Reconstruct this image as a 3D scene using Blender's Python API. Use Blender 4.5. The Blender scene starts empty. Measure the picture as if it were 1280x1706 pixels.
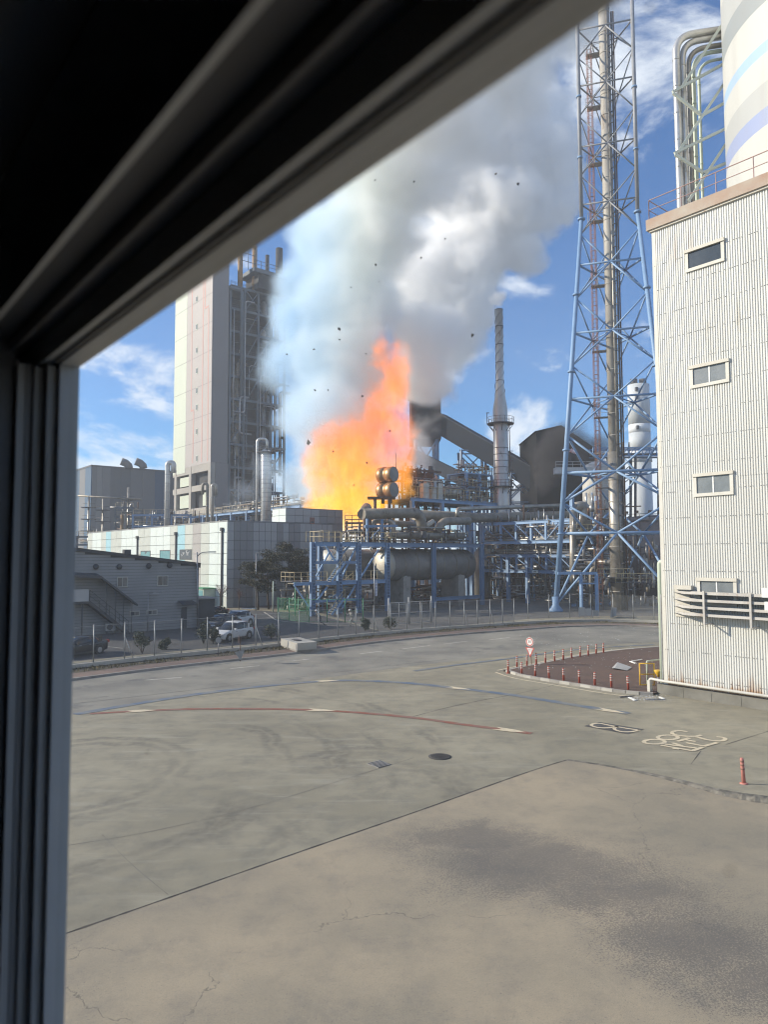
import bpy, bmesh, math, random
from mathutils import Vector, Matrix, noise as mnoise
R = math.radians
random.seed(7)
SC = bpy.context.scene
COL = SC.collection
# ---------------------------------------------------------------- camera
CAM_H, FPX, CX, CY = 7.5, 1180.0, 640.0, 853.0
PITCH, ROLL = math.atan(74.0/1180.0), R(0.2)
cam_data = bpy.data.cameras.new('camera')
cam = bpy.data.objects.new('camera', cam_data)
COL.objects.link(cam)
cam_data.sensor_fit = 'HORIZONTAL'
cam_data.sensor_width = 36.0
cam_data.lens = 36.0*FPX/1280.0
cam_data.clip_start = 0.02
cam_data.clip_end = 6000.0
cam_data.dof.use_dof = True
cam_data.dof.focus_distance = 60.0
cam_data.dof.aperture_fstop = 5.8
cam.matrix_world = Matrix.Translation((0, 0, CAM_H)) @ Matrix.Rotation(R(90)+PITCH, 4, 'X') @ Matrix.Rotation(-ROLL, 4, 'Z')
SC.camera = cam
CM = cam.matrix_world.to_3x3()
def ray(x, y):
    return CM @ Vector(((x-CX)/FPX, -(y-CY)/FPX, -1.0))
def px(x, y, Y):
    d = ray(x, y); t = Y/d.y
    return Vector((d.x*t, Y, CAM_H+d.z*t))
def gp(x, y, z=0.0):
    d = ray(x, y); t = (z-CAM_H)/d.z
    return Vector((d.x*t, d.y*t, z))
# site grid: V runs away to the right, U away to the left
V = Vector((0.771, 0.637, 0)).normalized()
U = Vector((-V.y, V.x, 0))
def S(a, b, z=0.0):
    return V*a+U*b+Vector((0, 0, z))
def ab(p):
    return p.dot(V), p.dot(U)
ANGV = math.atan2(V.y, V.x)
# ---------------------------------------------------------------- sky, sun, exposure
SUN_DIR = Vector((-0.995, 0.06, 0)).normalized()*math.cos(R(24)) + Vector((0, 0, math.sin(R(24))))
world = bpy.data.worlds.new('World'); SC.world = world
world.use_nodes = True
wt = world.node_tree; wt.nodes.clear()
def wn(t, **k):
    n = wt.nodes.new(t)
    for a, v in k.items(): setattr(n, a, v)
    return n
wl = wt.links.new
w_out = wn('ShaderNodeOutputWorld'); w_bg = wn('ShaderNodeBackground')
w_bg.inputs['Strength'].default_value = 0.08
sky = wn('ShaderNodeTexSky', sky_type='NISHITA', sun_disc=False)
sky.sun_elevation = R(24)
sky.sun_rotation = math.atan2(SUN_DIR.x, SUN_DIR.y)
sky.altitude = 0.0; sky.air_density = 1.0; sky.dust_density = 0.35; sky.ozone_density = 3.0
tc = wn('ShaderNodeTexCoord')
# thin broken cumulus: noise on the direction, more cover low down
mp = wn('ShaderNodeMapping'); mp.inputs['Scale'].default_value = (5.0, 5.0, 9.0); mp.inputs['Location'].default_value = (-0.85, -2.12, 3.45)
wl(tc.outputs['Generated'], mp.inputs['Vector'])
n1 = wn('ShaderNodeTexNoise'); n1.inputs['Scale'].default_value = 1.0; n1.inputs['Detail'].default_value = 9.0; n1.inputs['Roughness'].default_value = 0.58; n1.inputs['Distortion'].default_value = 0.25
wl(mp.outputs[0], n1.inputs['Vector'])
sep = wn('ShaderNodeSeparateXYZ'); wl(tc.outputs['Generated'], sep.inputs[0])
band = wn('ShaderNodeMapRange', interpolation_type='SMOOTHSTEP')
band.inputs['From Min'].default_value = 0.30; band.inputs['From Max'].default_value = 0.04
band.inputs['To Min'].default_value = -0.03; band.inputs['To Max'].default_value = 0.13
wl(sep.outputs['Z'], band.inputs['Value'])
addn = wn('ShaderNodeMath', operation='ADD'); wl(n1.outputs['Fac'], addn.inputs[0]); wl(band.outputs[0], addn.inputs[1])
cl = wn('ShaderNodeMapRange', interpolation_type='SMOOTHSTEP')
cl.inputs['From Min'].default_value = 0.49; cl.inputs['From Max'].default_value = 0.62; cl.inputs['To Max'].default_value = 0.85
wl(addn.outputs[0], cl.inputs['Value'])
tint = wn('ShaderNodeMix', data_type='RGBA', blend_type='MULTIPLY'); tint.inputs['Factor'].default_value = 1.0
tint.inputs['B'].default_value = (0.50, 0.84, 1.18, 1)
wl(sky.outputs[0], tint.inputs['A'])
mixc = wn('ShaderNodeMix', data_type='RGBA')
mixc.inputs['B'].default_value = (6.6, 7.0, 7.6, 1)
wl(tint.outputs['Result'], mixc.inputs['A']); wl(cl.outputs[0], mixc.inputs['Factor'])
wl(mixc.outputs['Result'], w_bg.inputs['Color']); wl(w_bg.outputs[0], w_out.inputs['Surface'])
sun_d = bpy.data.lights.new('sun', 'SUN'); sun_d.energy = 3.6; sun_d.angle = R(0.5); sun_d.color = (1.0, 0.89, 0.73)
sun = bpy.data.objects.new('sun', sun_d); COL.objects.link(sun)
sun.rotation_euler = SUN_DIR.to_track_quat('Z', 'Y').to_euler()
SC.view_settings.view_transform = 'Standard'; SC.view_settings.look = 'None'
SC.view_settings.exposure = 1.0; SC.view_settings.gamma = 1.0
SC.view_settings.use_curve_mapping = False
cy = SC.cycles
cy.max_bounces = 12; cy.diffuse_bounces = 3; cy.glossy_bounces = 2; cy.transmission_bounces = 2; cy.transparent_max_bounces = 12
cy.volume_bounces = 11; cy.volume_step_rate = 1.0; cy.volume_max_steps = 256
cy.filter_width = 1.15
cy.use_adaptive_sampling = True; cy.adaptive_threshold = 0.02; cy.use_denoising = True
cy.sample_clamp_indirect = 4.0
cy.caustics_reflective = False; cy.caustics_refractive = False
# ---------------------------------------------------------------- materials
def new_mat(name):
    m = bpy.data.materials.new(name); m.use_nodes = True
    nt = m.node_tree; nt.nodes.clear()
    return m, nt
def mat(name, c1, c2=None, scale=2.0, rough=0.6, metal=0.0, bump=0.0, detail=5.0, stretch=(1, 1, 1), contrast=(0.35, 0.65), spots=None, spec=0.5, bscale=None):
    """principled surface whose colour wanders between two tones; spots=(colour, scale, amount) adds dirt"""
    m, nt = new_mat(name); N = nt.nodes; L = nt.links.new
    o = N.new('ShaderNodeOutputMaterial'); b = N.new('ShaderNodeBsdfPrincipled')
    L(b.outputs[0], o.inputs['Surface'])
    b.inputs['Roughness'].default_value = rough; b.inputs['Metallic'].default_value = metal
    b.inputs['Specular IOR Level'].default_value = spec
    if c2 is None: c2 = tuple(x*0.8 for x in c1)
    t = N.new('ShaderNodeTexCoord'); mpg = N.new('ShaderNodeMapping'); mpg.inputs['Scale'].default_value = stretch
    L(t.outputs['Object'], mpg.inputs['Vector'])
    n = N.new('ShaderNodeTexNoise'); n.inputs['Scale'].default_value = scale; n.inputs['Detail'].default_value = detail; n.inputs['Roughness'].default_value = 0.6
    L(mpg.outputs[0], n.inputs['Vector'])
    mr = N.new('ShaderNodeMapRange'); mr.inputs['From Min'].default_value = contrast[0]; mr.inputs['From Max'].default_value = contrast[1]
    L(n.outputs['Fac'], mr.inputs['Value'])
    mx = N.new('ShaderNodeMix'); mx.data_type = 'RGBA'
    mx.inputs['A'].default_value = (*c1, 1); mx.inputs['B'].default_value = (*c2, 1)
    L(mr.outputs[0], mx.inputs['Factor']); col = mx.outputs['Result']
    if spots:
        sc, ss, amt = spots
        n2 = N.new('ShaderNodeTexNoise'); n2.inputs['Scale'].default_value = ss; n2.inputs['Detail'].default_value = 8; n2.inputs['Roughness'].default_value = 0.7
        L(mpg.outputs[0], n2.inputs['Vector'])
        r2 = N.new('ShaderNodeMapRange'); r2.inputs['From Min'].default_value = 0.62-amt*0.2; r2.inputs['From Max'].default_value = 0.72-amt*0.1
        r2.inputs['To Max'].default_value = 0.85
        L(n2.outputs['Fac'], r2.inputs['Value'])
        m2 = N.new('ShaderNodeMix'); m2.data_type = 'RGBA'; m2.inputs['B'].default_value = (*sc, 1)
        L(r2.outputs[0], m2.inputs['Factor']); L(col, m2.inputs['A']); col = m2.outputs['Result']
    L(col, b.inputs['Base Color'])
    if bump:
        n3 = N.new('ShaderNodeTexNoise'); n3.inputs['Scale'].default_value = bscale or scale*6; n3.inputs['Detail'].default_value = 4
        L(mpg.outputs[0], n3.inputs['Vector'])
        bp = N.new('ShaderNodeBump'); bp.inputs['Strength'].default_value = bump; bp.inputs['Distance'].default_value = 0.02
        L(n3.outputs['Fac'], bp.inputs['Height']); L(bp.outputs[0], b.inputs['Normal'])
    return m
M = {}
M['blue'] = mat('blue_steel_paint', (0.13, 0.22, 0.36), (0.17, 0.26, 0.40), 0.8, 0.5, spots=((0.12, 0.09, 0.07), 1.6, 0.1))
M['blue_pale'] = mat('pale_blue_paint', (0.175, 0.30, 0.48), (0.22, 0.345, 0.53), 0.7, 0.5, spots=((0.12, 0.09, 0.07), 1.5, 0.0))
M['steel'] = mat('galvanised_steel', (0.36, 0.36, 0.36), (0.25, 0.25, 0.26), 1.2, 0.45, 0.6)
M['steel_dark'] = mat('dark_steel', (0.10, 0.10, 0.105), (0.06, 0.06, 0.065), 1.0, 0.6)
M['stack_grey'] = mat('weathered_grey_stack_paint', (0.42, 0.40, 0.36), (0.30, 0.28, 0.25), 0.5, 0.6, spots=((0.15, 0.09, 0.05), 0.9, 0.2), stretch=(1, 1, 0.25))
M['clad'] = mat('aluminium_cladding', (0.42, 0.39, 0.34), (0.27, 0.25, 0.22), 0.7, 0.42, 0.6, spots=((0.16, 0.13, 0.10), 0.8, 0.2))
M['clad_dull'] = mat('dull_pipe_cladding', (0.30, 0.27, 0.22), (0.19, 0.17, 0.14), 0.6, 0.55, 0.35, spots=((0.10, 0.08, 0.06), 0.7, 0.3))
M['clad_bright'] = mat('bright_pipe_cladding', (0.62, 0.61, 0.58), (0.45, 0.44, 0.42), 0.7, 0.35, 0.6)
M['tank'] = mat('tank_insulation_cladding', (0.24, 0.23, 0.215), (0.17, 0.165, 0.155), 0.4, 0.55, 0.3, spots=((0.10, 0.09, 0.08), 0.5, 0.2))
M['tank_pale'] = mat('tank_end_cladding', (0.55, 0.51, 0.43), (0.42, 0.39, 0.33), 0.5, 0.5, 0.2)
M['rail'] = mat('cream_handrail_paint', (0.60, 0.50, 0.30), (0.48, 0.38, 0.22), 1.0, 0.6)
M['yellow'] = mat('yellow_paint', (0.75, 0.46, 0.04), (0.65, 0.38, 0.04), 1.0, 0.5)
M['concrete'] = mat('cast_concrete', (0.34, 0.32, 0.29), (0.25, 0.235, 0.21), 0.8, 0.85, bump=0.2, spots=((0.14, 0.13, 0.12), 0.7, 0.2))
M['concrete_lt'] = mat('pale_cast_concrete', (0.45, 0.43, 0.38), (0.36, 0.34, 0.30), 0.6, 0.85, bump=0.15)
M['rust'] = mat('rusty_steel', (0.16, 0.09, 0.06), (0.09, 0.055, 0.04), 1.4, 0.8)
M['rust_red'] = mat('faded_red_oxide_paint', (0.33, 0.16, 0.12), (0.24, 0.13, 0.10), 1.2, 0.75)
M['white'] = mat('white_paint', (0.78, 0.78, 0.76), (0.66, 0.66, 0.64), 0.9, 0.5)
M['black'] = mat('black_rubber', (0.02, 0.02, 0.02), (0.03, 0.03, 0.03), 2, 0.7)
M['glass'] = mat('dark_window_glass', (0.05, 0.06, 0.07), (0.08, 0.09, 0.10), 0.6, 0.12)
M['mint'] = mat('pale_green_pipe_paint', (0.54, 0.61, 0.50), (0.46, 0.52, 0.42), 0.8, 0.5, spots=((0.3, 0.2, 0.1), 1.1, 0.0))
M['fence_green'] = mat('green_fence_paint', (0.07, 0.30, 0.15), (0.05, 0.22, 0.11), 1.0, 0.5)
# ---------------------------------------------------------------- mesh helpers
OFF = {}
def link(o):
    COL.objects.link(o); return o
def tag(o, label=None, cat=None, group=None, kind=None):
    if label: o['label'] = label
    if cat: o['category'] = cat
    if group: o['group'] = group
    if kind: o['kind'] = kind
    return o
def thing(name, label, cat, loc, group=None):
    o = bpy.data.objects.new(name, None); o.empty_display_size = 0.2
    link(o); o.location = loc; OFF[o.name] = Vector(loc)
    return tag(o, label, cat, group)
class MB:
    """collects boxes, bars, tubes and lathes in world coordinates; build() links them as one mesh object"""
    def __init__(s): s.v, s.f, s.mi, s.sm, s.cur, s.smooth = [], [], [], [], 0, False
    def m(s, i): s.cur = i; return s
    def face(s, idx, sm=False): s.f.append(idx); s.mi.append(s.cur); s.sm.append(sm)
    def quad(s, a, b, c, d):
        n = len(s.v); s.v += [Vector(a), Vector(b), Vector(c), Vector(d)]; s.face((n, n+1, n+2, n+3)); return s
    def poly(s, pts):
        n = len(s.v); s.v += [Vector(p) for p in pts]; s.face(tuple(range(n, n+len(pts)))); return s
    def frame_box(s, c, ex, ey, ez):
        """box round c with half-extent vectors"""
        c, ex, ey, ez = Vector(c), Vector(ex), Vector(ey), Vector(ez); n = len(s.v)
        for k in (-1, 1):
            for j in (-1, 1):
                for i in (-1, 1): s.v.append(c+ex*i+ey*j+ez*k)
        for q in ((0, 2, 3, 1), (4, 5, 7, 6), (0, 1, 5, 4), (2, 6, 7, 3), (0, 4, 6, 2), (1, 3, 7, 5)): s.face(tuple(n+i for i in q))
        return s
    def sbox(s, a0, a1, b0, b1, z0, z1):
        """box on the site grid"""
        c = S((a0+a1)/2, (b0+b1)/2, (z0+z1)/2)
        return s.frame_box(c, V*abs(a1-a0)/2, U*abs(b1-b0)/2, Vector((0, 0, abs(z1-z0)/2)))
    def box(s, x0, x1, y0, y1, z0, z1):
        return s.frame_box(((x0+x1)/2, (y0+y1)/2, (z0+z1)/2), ((x1-x0)/2, 0, 0), (0, (y1-y0)/2, 0), (0, 0, (z1-z0)/2))
    def bar(s, p, q, w, h=None, up=(0, 0, 1)):
        p, q = Vector(p), Vector(q); d = q-p
        if d.length < 1e-6: return s
        x = d.normalized(); up = Vector(up)
        if abs(x.dot(up)) > 0.98: up = U
        y = up.cross(x).normalized(); z = x.cross(y)
        return s.frame_box((p+q)/2, d/2, y*w/2, z*(h or w)/2)
    def ibeam(s, p, q, w, h, t=0.03, up=(0, 0, 1)):
        p, q = Vector(p), Vector(q); x = (q-p).normalized(); up = Vector(up)
        if abs(x.dot(up)) > 0.98: up = U
        y = up.cross(x).normalized(); z = x.cross(y)
        for sg in (-1, 1): s.frame_box((p+q)/2+z*sg*(h-t)/2, (q-p)/2, y*w/2, z*t/2)
        s.frame_box((p+q)/2, (q-p)/2, y*t/2, z*(h/2-t)); return s
    def tube(s, p, q, r, n=8, r2=None, caps=True):
        return s.pipe([p, q], r, n, r_end=r2, caps=caps)
    def pipe(s, pts, r, n=8, r_end=None, caps=True):
        pts = [Vector(p) for p in pts]; base = len(s.v); k = len(pts); prev = None
        for i, p in enumerate(pts):
            if i == 0: t = pts[1]-pts[0]
            elif i == k-1: t = pts[-1]-pts[-2]
            else: t = (pts[i+1]-pts[i]).normalized()+(pts[i]-pts[i-1]).normalized()
            t = t.normalized()
            if prev is None:
                a = Vector((0, 0, 1)) if abs(t.z) < 0.9 else Vector((1, 0, 0))
                x = a.cross(t).normalized()
            else:
                x = (prev-t*prev.dot(t)).normalized()
            prev = x; y = t.cross(x)
            rr = r if not r_end else r+(r_end-r)*i/(k-1)
            for j in range(n):
                an = 2*math.pi*j/n; s.v.append(p+(x*math.cos(an)+y*math.sin(an))*rr)
        for i in range(k-1):
            for j in range(n):
                a = base+i*n+j; b = base+i*n+(j+1) % n
                s.face((a, b, b+n, a+n), True)
        if caps:
            s.face(tuple(base+j for j in reversed(range(n)))); s.face(tuple(base+(k-1)*n+j for j in range(n)))
        return s
    def lathe(s, c, prof, n=24, axis=(0, 0, 1), sm=True):
        """prof = [(radius, along)]"""
        c = Vector(c); z = Vector(axis).normalized(); a = Vector((1, 0, 0)) if abs(z.x) < 0.9 else Vector((0, 0, 1))
        x = (a-z*a.dot(z)).normalized(); y = z.cross(x); base = len(s.v)
        for r, h in prof:
            for j in range(n):
                an = 2*math.pi*j/n; s.v.append(c+z*h+(x*math.cos(an)+y*math.sin(an))*r)
        for i in range(len(prof)-1):
            for j in range(n):
                a = base+i*n+j; b = base+i*n+(j+1) % n; s.face((a, b, b+n, a+n), sm)
        s.face(tuple(base+j for j in reversed(range(n)))); s.face(tuple(base+(len(prof)-1)*n+j for j in range(n)))
        return s
    def blob(s, c, r, sx=1, sy=1, sz=1, n=8):
        c = Vector(c); base = len(s.v); m = max(4, n//2)
        for i in range(1, m):
            th = math.pi*i/m
            for j in range(n):
                an = 2*math.pi*j/n; s.v.append(c+Vector((r*sx*math.sin(th)*math.cos(an), r*sy*math.sin(th)*math.sin(an), r*sz*math.cos(th))))
        t = len(s.v); s.v += [c+Vector((0, 0, r*sz)), c-Vector((0, 0, r*sz))]
        for j in range(n):
            k = (j+1) % n; s.face((t, base+j, base+k), True); s.face((t+1, base+(m-2)*n+k, base+(m-2)*n+j), True)
            for i in range(m-2): s.face((base+i*n+j, base+(i+1)*n+j, base+(i+1)*n+k, base+i*n+k), True)
        return s
    def rail(s, pts, h=1.1, r=0.03, step=1.6, mid=True, n=5):
        """handrail along a polyline at deck level"""
        pts = [Vector(p) for p in pts]; up = Vector((0, 0, h))
        for p, q in zip(pts, pts[1:]):
            s.tube(p+up, q+up, r, n, caps=False)
            if mid: s.tube(p+up*0.5, q+up*0.5, r*0.8, n, caps=False)
            k = max(1, int(round((q-p).length/step)))
            for i in range(k+1): w = p.lerp(q, i/k); s.tube(w, w+up, r, n, caps=False)
        return s
    def build(s, name, mats, parent=None, kind=None, label=None):
        me = bpy.data.meshes.new(name)
        root = parent
        while root is not None and root.parent is not None: root = root.parent
        off = OFF[root.name] if root is not None and root.name in OFF else Vector((0, 0, 0))
        me.from_pydata([p-off for p in s.v], [], s.f)
        if not isinstance(mats, (list, tuple)): mats = [mats]
        for mm in mats: me.materials.append(M[mm] if isinstance(mm, str) else mm)
        me.polygons.foreach_set('material_index', s.mi); me.polygons.foreach_set('use_smooth', s.sm)
        me.update()
        o = bpy.data.objects.new(name, me); link(o)
        if parent is not None: o.parent = parent
        return tag(o, label, None, None, kind)
def single(mb, name, mats, label, cat, group=None):
    """a thing that is one mesh; origin at its base"""
    c = sum(mb.v, Vector())/len(mb.v); c.z = min(p.z for p in mb.v)
    mb.v = [p-c for p in mb.v]; o = mb.build(name, mats); o.location = c; OFF[o.name] = c
    return tag(o, label, cat, group)
def copy_tree(o, parent=None):
    c = o.copy(); link(c)
    if parent is not None: c.parent = parent
    for ch in list(o.children): copy_tree(ch, c)
    return c
def bend(pts, r, k=5):
    """round the corners of a polyline"""
    pts = [Vector(p) for p in pts]; out = [pts[0]]
    for a, b, c in zip(pts, pts[1:], pts[2:]):
        d1 = (a-b); d2 = (c-b); rr = min(r, d1.length*0.49, d2.length*0.49)
        p = b+d1.normalized()*rr; q = b+d2.normalized()*rr
        for i in range(k+1):
            t = i/k; out.append(p*(1-t)**2+b*2*t*(1-t)+q*t*t)
    out.append(pts[-1]); return out
def text_mesh(body, size, mtx, name, material, parent, extrude=0.004):
    cu = bpy.data.curves.new(name, 'FONT'); cu.body = body; cu.size = size; cu.align_x = 'CENTER'; cu.align_y = 'CENTER'; cu.extrude = extrude; cu.resolution_u = 3
    to = bpy.data.objects.new(name+'_tmp', cu); link(to)
    dg = bpy.context.evaluated_depsgraph_get(); me = bpy.data.meshes.new_from_object(to.evaluated_get(dg))
    bpy.data.objects.remove(to); me.name = name
    root = parent
    while root is not None and root.parent is not None: root = root.parent
    off = OFF[root.name] if root is not None else Vector()
    me.transform(Matrix.Translation(-off) @ mtx)
    me.materials.clear(); me.materials.append(M[material] if isinstance(material, str) else material)
    o = bpy.data.objects.new(name, me); link(o)
    if parent is not None: o.parent = parent
    return o
# ================================================================ SETTING: ground, road, island, verge
def ground_mat():
    m, nt = new_mat('worn_concrete_yard'); N = nt.nodes; L = nt.links.new
    o = N.new('ShaderNodeOutputMaterial'); b = N.new('ShaderNodeBsdfPrincipled'); L(b.outputs[0], o.inputs['Surface'])
    b.inputs['Roughness'].default_value = 0.88; b.inputs['Specular IOR Level'].default_value = 0.3
    t = N.new('ShaderNodeTexCoord'); P = t.outputs['Object']
    def noise(scale, detail=6, rough=0.6, vec=P, dist=0.0):
        n = N.new('ShaderNodeTexNoise'); n.inputs['Scale'].default_value = scale; n.inputs['Detail'].default_value = detail
        n.inputs['Roughness'].default_value = rough; n.inputs['Distortion'].default_value = dist; L(vec, n.inputs['Vector']); return n
    def ramp(v, a, b_, lo=0.0, hi=1.0):
        r = N.new('ShaderNodeMapRange'); r.interpolation_type = 'SMOOTHSTEP'
        for k, x in (('From Min', a), ('From Max', b_), ('To Min', lo), ('To Max', hi)): r.inputs[k].default_value = x
        L(v, r.inputs['Value']); return r.outputs[0]
    def mix(f, a, b_):
        x = N.new('ShaderNodeMix'); x.data_type = 'RGBA'
        for s_, v in (('A', a), ('B', b_)):
            if isinstance(v, tuple): x.inputs[s_].default_value = (*v, 1)
            else: L(v, x.inputs[s_])
        if isinstance(f, float): x.inputs['Factor'].default_value = f
        else: L(f, x.inputs['Factor'])
        return x.outputs['Result']
    def math_(op, a, b_=0.0, c=None):
        x = N.new('ShaderNodeMath'); x.operation = op
        for i, v in enumerate((a, b_) if c is None else (a, b_, c)):
            if isinstance(v, (int, float)): x.inputs[i].default_value = v
            else: L(v, x.inputs[i])
        return x.outputs[0]
    def vm(op, a, b_):
        x = N.new('ShaderNodeVectorMath'); x.operation = op
        for i, v in enumerate((a, b_)):
            if isinstance(v, (tuple, Vector)): x.inputs[i].default_value = v
            else: L(v, x.inputs[i])
        return x
    return m, N, L, b, P, noise, ramp, mix, math_, vm
STAIN_C, STAIN_C2 = gp(895, 1440), gp(1150, 1560)
def build_yard_mats():
    # grey yard beyond the joint: cloudy cement, tyre scrubs on arcs, white scuffs
    m, N, L, b, P, noise, ramp, mix, math_, vm = ground_mat()
    col = mix(ramp(noise(0.10, 7).outputs['Fac'], 0.35, 0.68), (0.255, 0.232, 0.17), (0.37, 0.335, 0.245))
    col = mix(ramp(noise(40.0, 3, 0.7).outputs['Fac'], 0.35, 0.65, 0, 0.25), col, (0.12, 0.115, 0.10))
    col = mix(ramp(noise(0.9, 8, 0.7).outputs['Fac'], 0.4, 0.7, 0, 0.5), col, (0.15, 0.145, 0.125))
    mp_ = N.new('ShaderNodeMapping'); mp_.inputs['Scale'].default_value = (0.25, 1.3, 1); mp_.inputs['Rotation'].default_value = (0, 0, R(-20)); L(P, mp_.inputs['Vector'])
    col = mix(ramp(noise(1.0, 8, 0.65, mp_.outputs[0], 0.6).outputs['Fac'], 0.52, 0.75, 0, 0.5), col, (0.39, 0.37, 0.295))
    tot = None
    for (cx_, cy_, rads) in ((gp(120, 1290), None, (3.3, 3.9, 7.0, 7.5, 9.0, 9.5, 11.0, 13.2, 13.7)), (gp(620, 1330), None, (2.7, 3.2, 4.6))):
        wob = noise(0.35, 3, 0.5)
        sp = vm('SUBTRACT', P, cx_); ln = N.new('ShaderNodeVectorMath'); ln.operation = 'LENGTH'
        sc_ = vm('MULTIPLY', sp.outputs[0], (1.0, 0.8, 0.0)); L(sc_.outputs[0], ln.inputs[0])
        d = math_('ADD', ln.outputs['Value'], math_('MULTIPLY', wob.outputs['Fac'], 1.6))
        for r_ in rads:
            e = math_('ABSOLUTE', math_('SUBTRACT', d, r_+0.8))
            k = ramp(e, 0.32, 0.05)
            tot = k if tot is None else math_('MAXIMUM', tot, k)
    gate = ramp(noise(0.13, 2).outputs['Fac'], 0.42, 0.60)
    col = mix(math_('MULTIPLY', math_('MULTIPLY', tot, gate), ramp(noise(3.0, 6).outputs['Fac'], 0.3, 0.7, 0.15, 0.6)), col, (0.10, 0.095, 0.085))
    L(col, b.inputs['Base Color'])
    bp = N.new('ShaderNodeBump'); bp.inputs['Strength'].default_value = 0.25; bp.inputs['Distance'].default_value = 0.01; L(noise(12, 6, 0.7).outputs['Fac'], bp.inputs['Height']); L(bp.outputs[0], b.inputs['Normal'])
    M['yard'] = m
    # beige slab in front with the gritty dark stain
    m, N, L, b, P, noise, ramp, mix, math_, vm = ground_mat(); m.name = 'beige_concrete_slab'
    col = mix(ramp(noise(0.16, 7).outputs['Fac'], 0.36, 0.66), (0.42, 0.35, 0.245), (0.29, 0.255, 0.19))
    col = mix(ramp(noise(1.1, 9, 0.72).outputs['Fac'], 0.42, 0.75, 0, 0.5), col, (0.20, 0.185, 0.16))
    col = mix(ramp(noise(0.45, 8, 0.7, dist=1.0).outputs['Fac'], 0.60, 0.78, 0, 0.5), col, (0.42, 0.37, 0.28))
    col = mix(ramp(noise(70.0, 3, 0.7).outputs['Fac'], 0.35, 0.65, 0, 0.30), col, (0.13, 0.12, 0.10))
    col = mix(ramp(noise(9.0, 5, 0.7).outputs['Fac'], 0.55, 0.75, 0, 0.30), col, (0.44, 0.39, 0.30))
    grit = noise(26.0, 3, 0.8).outputs['Fac']
    warp = vm('SCALE', noise(0.5, 5).outputs['Color'], (0, 0, 0)); warp.inputs['Scale'].default_value = 3.4
    pw = vm('ADD', P, warp.outputs[0])
    mask = None
    for c_, sx, sy in ((STAIN_C+Vector((1.7, 1.7, 0)), 3.0, 1.75), (STAIN_C2+Vector((1.9, 1.7, 0)), 2.1, 1.5), (gp(1040, 1490)+Vector((1.7, 1.7, 0)), 2.3, 1.2), (gp(800, 1400)+Vector((1.7, 1.7, 0)), 2.2, 1.0), (gp(1265, 1640)+Vector((2.1, 1.7, 0)), 1.6, 1.0)):
        q = vm('MULTIPLY', vm('SUBTRACT', pw.outputs[0], c_).outputs[0], (1/sx, 1/sy, 0)); ln = N.new('ShaderNodeVectorMath'); ln.operation = 'LENGTH'; L(q.outputs[0], ln.inputs[0])
        k = ramp(ln.outputs['Value'], 1.6, 0.2)
        mask = k if mask is None else math_('MAXIMUM', mask, k)
    f = ramp(math_('ADD', math_('MULTIPLY', mask, 0.62), math_('MULTIPLY', math_('SUBTRACT', grit, 0.5), 2.6)), 0.2, 0.58, 0, 0.68)
    col = mix(f, col, (0.105, 0.10, 0.10))
    sp = noise(5.0, 3, 0.6).outputs['Fac']
    col = mix(math_('MULTIPLY', ramp(sp, 0.70, 0.76, 0, 0.6), ramp(noise(0.25, 2).outputs['Fac'], 0.5, 0.62)), col, (0.08, 0.075, 0.07))
    # hairline cracks
    vo = N.new('ShaderNodeTexVoronoi'); vo.feature = 'DISTANCE_TO_EDGE'; vo.inputs['Scale'].default_value = 0.11
    wv = vm('SCALE', noise(0.8, 6).outputs['Color'], (0, 0, 0)); wv.inputs['Scale'].default_value = 1.3
    L(vm('ADD', P, wv.outputs[0]).outputs[0], vo.inputs['Vector'])
    col = mix(math_('MULTIPLY', ramp(vo.outputs['Distance'], 0.0016, 0.0003), ramp(noise(0.3, 2).outputs['Fac'], 0.42, 0.55, 0, 0.6)), col, (0.10, 0.095, 0.085))
    L(col, b.inputs['Base Color'])
    bp = N.new('ShaderNodeBump'); bp.inputs['Strength'].default_value = 0.35; bp.inputs['Distance'].default_value = 0.01; L(noise(22, 6, 0.75).outputs['Fac'], bp.inputs['Height']); L(bp.outputs[0], b.inputs['Normal'])
    M['slab'] = m
build_yard_mats()
M['asphalt'] = mat('worn_grey_asphalt', (0.165, 0.158, 0.138), (0.275, 0.26, 0.215), 0.22, 0.9, detail=9, bump=0.3, bscale=14, spots=((0.09, 0.09, 0.09), 0.35, 0.3), stretch=(1, 1, 1))
M['asphalt_new'] = mat('dark_car_park_asphalt', (0.055, 0.058, 0.062), (0.08, 0.08, 0.08), 0.4, 0.9, bump=0.3, bscale=12)
M['red_paver'] = mat('red_block_paving', (0.21, 0.145, 0.115), (0.155, 0.12, 0.10), 1.5, 0.9, bump=0.3, spots=((0.14, 0.11, 0.09), 0.8, 0.4))
M['island'] = mat('maroon_rubber_paving', (0.125, 0.078, 0.06), (0.095, 0.064, 0.052), 0.9, 0.9, bump=0.25, detail=9, spots=((0.20, 0.17, 0.14), 2.2, 0.0))
M['soil'] = mat('bare_soil', (0.10, 0.085, 0.062), (0.065, 0.06, 0.045), 0.9, 0.95, bump=0.5)
M['plant_floor'] = mat('plant_gravel_floor', (0.15, 0.145, 0.135), (0.10, 0.098, 0.09), 0.5, 0.95, bump=0.3)
M['line_white'] = mat('worn_white_road_paint', (0.62, 0.60, 0.53), (0.40, 0.38, 0.33), 3.0, 0.8, detail=8)
M['line_cream'] = mat('worn_cream_road_paint', (0.68, 0.58, 0.40), (0.52, 0.45, 0.33), 2.2, 0.8, detail=8)
M['line_red'] = mat('faded_red_road_paint', (0.25, 0.095, 0.065), (0.22, 0.16, 0.13), 1.6, 0.85, detail=9, contrast=(0.4, 0.7))
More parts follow.
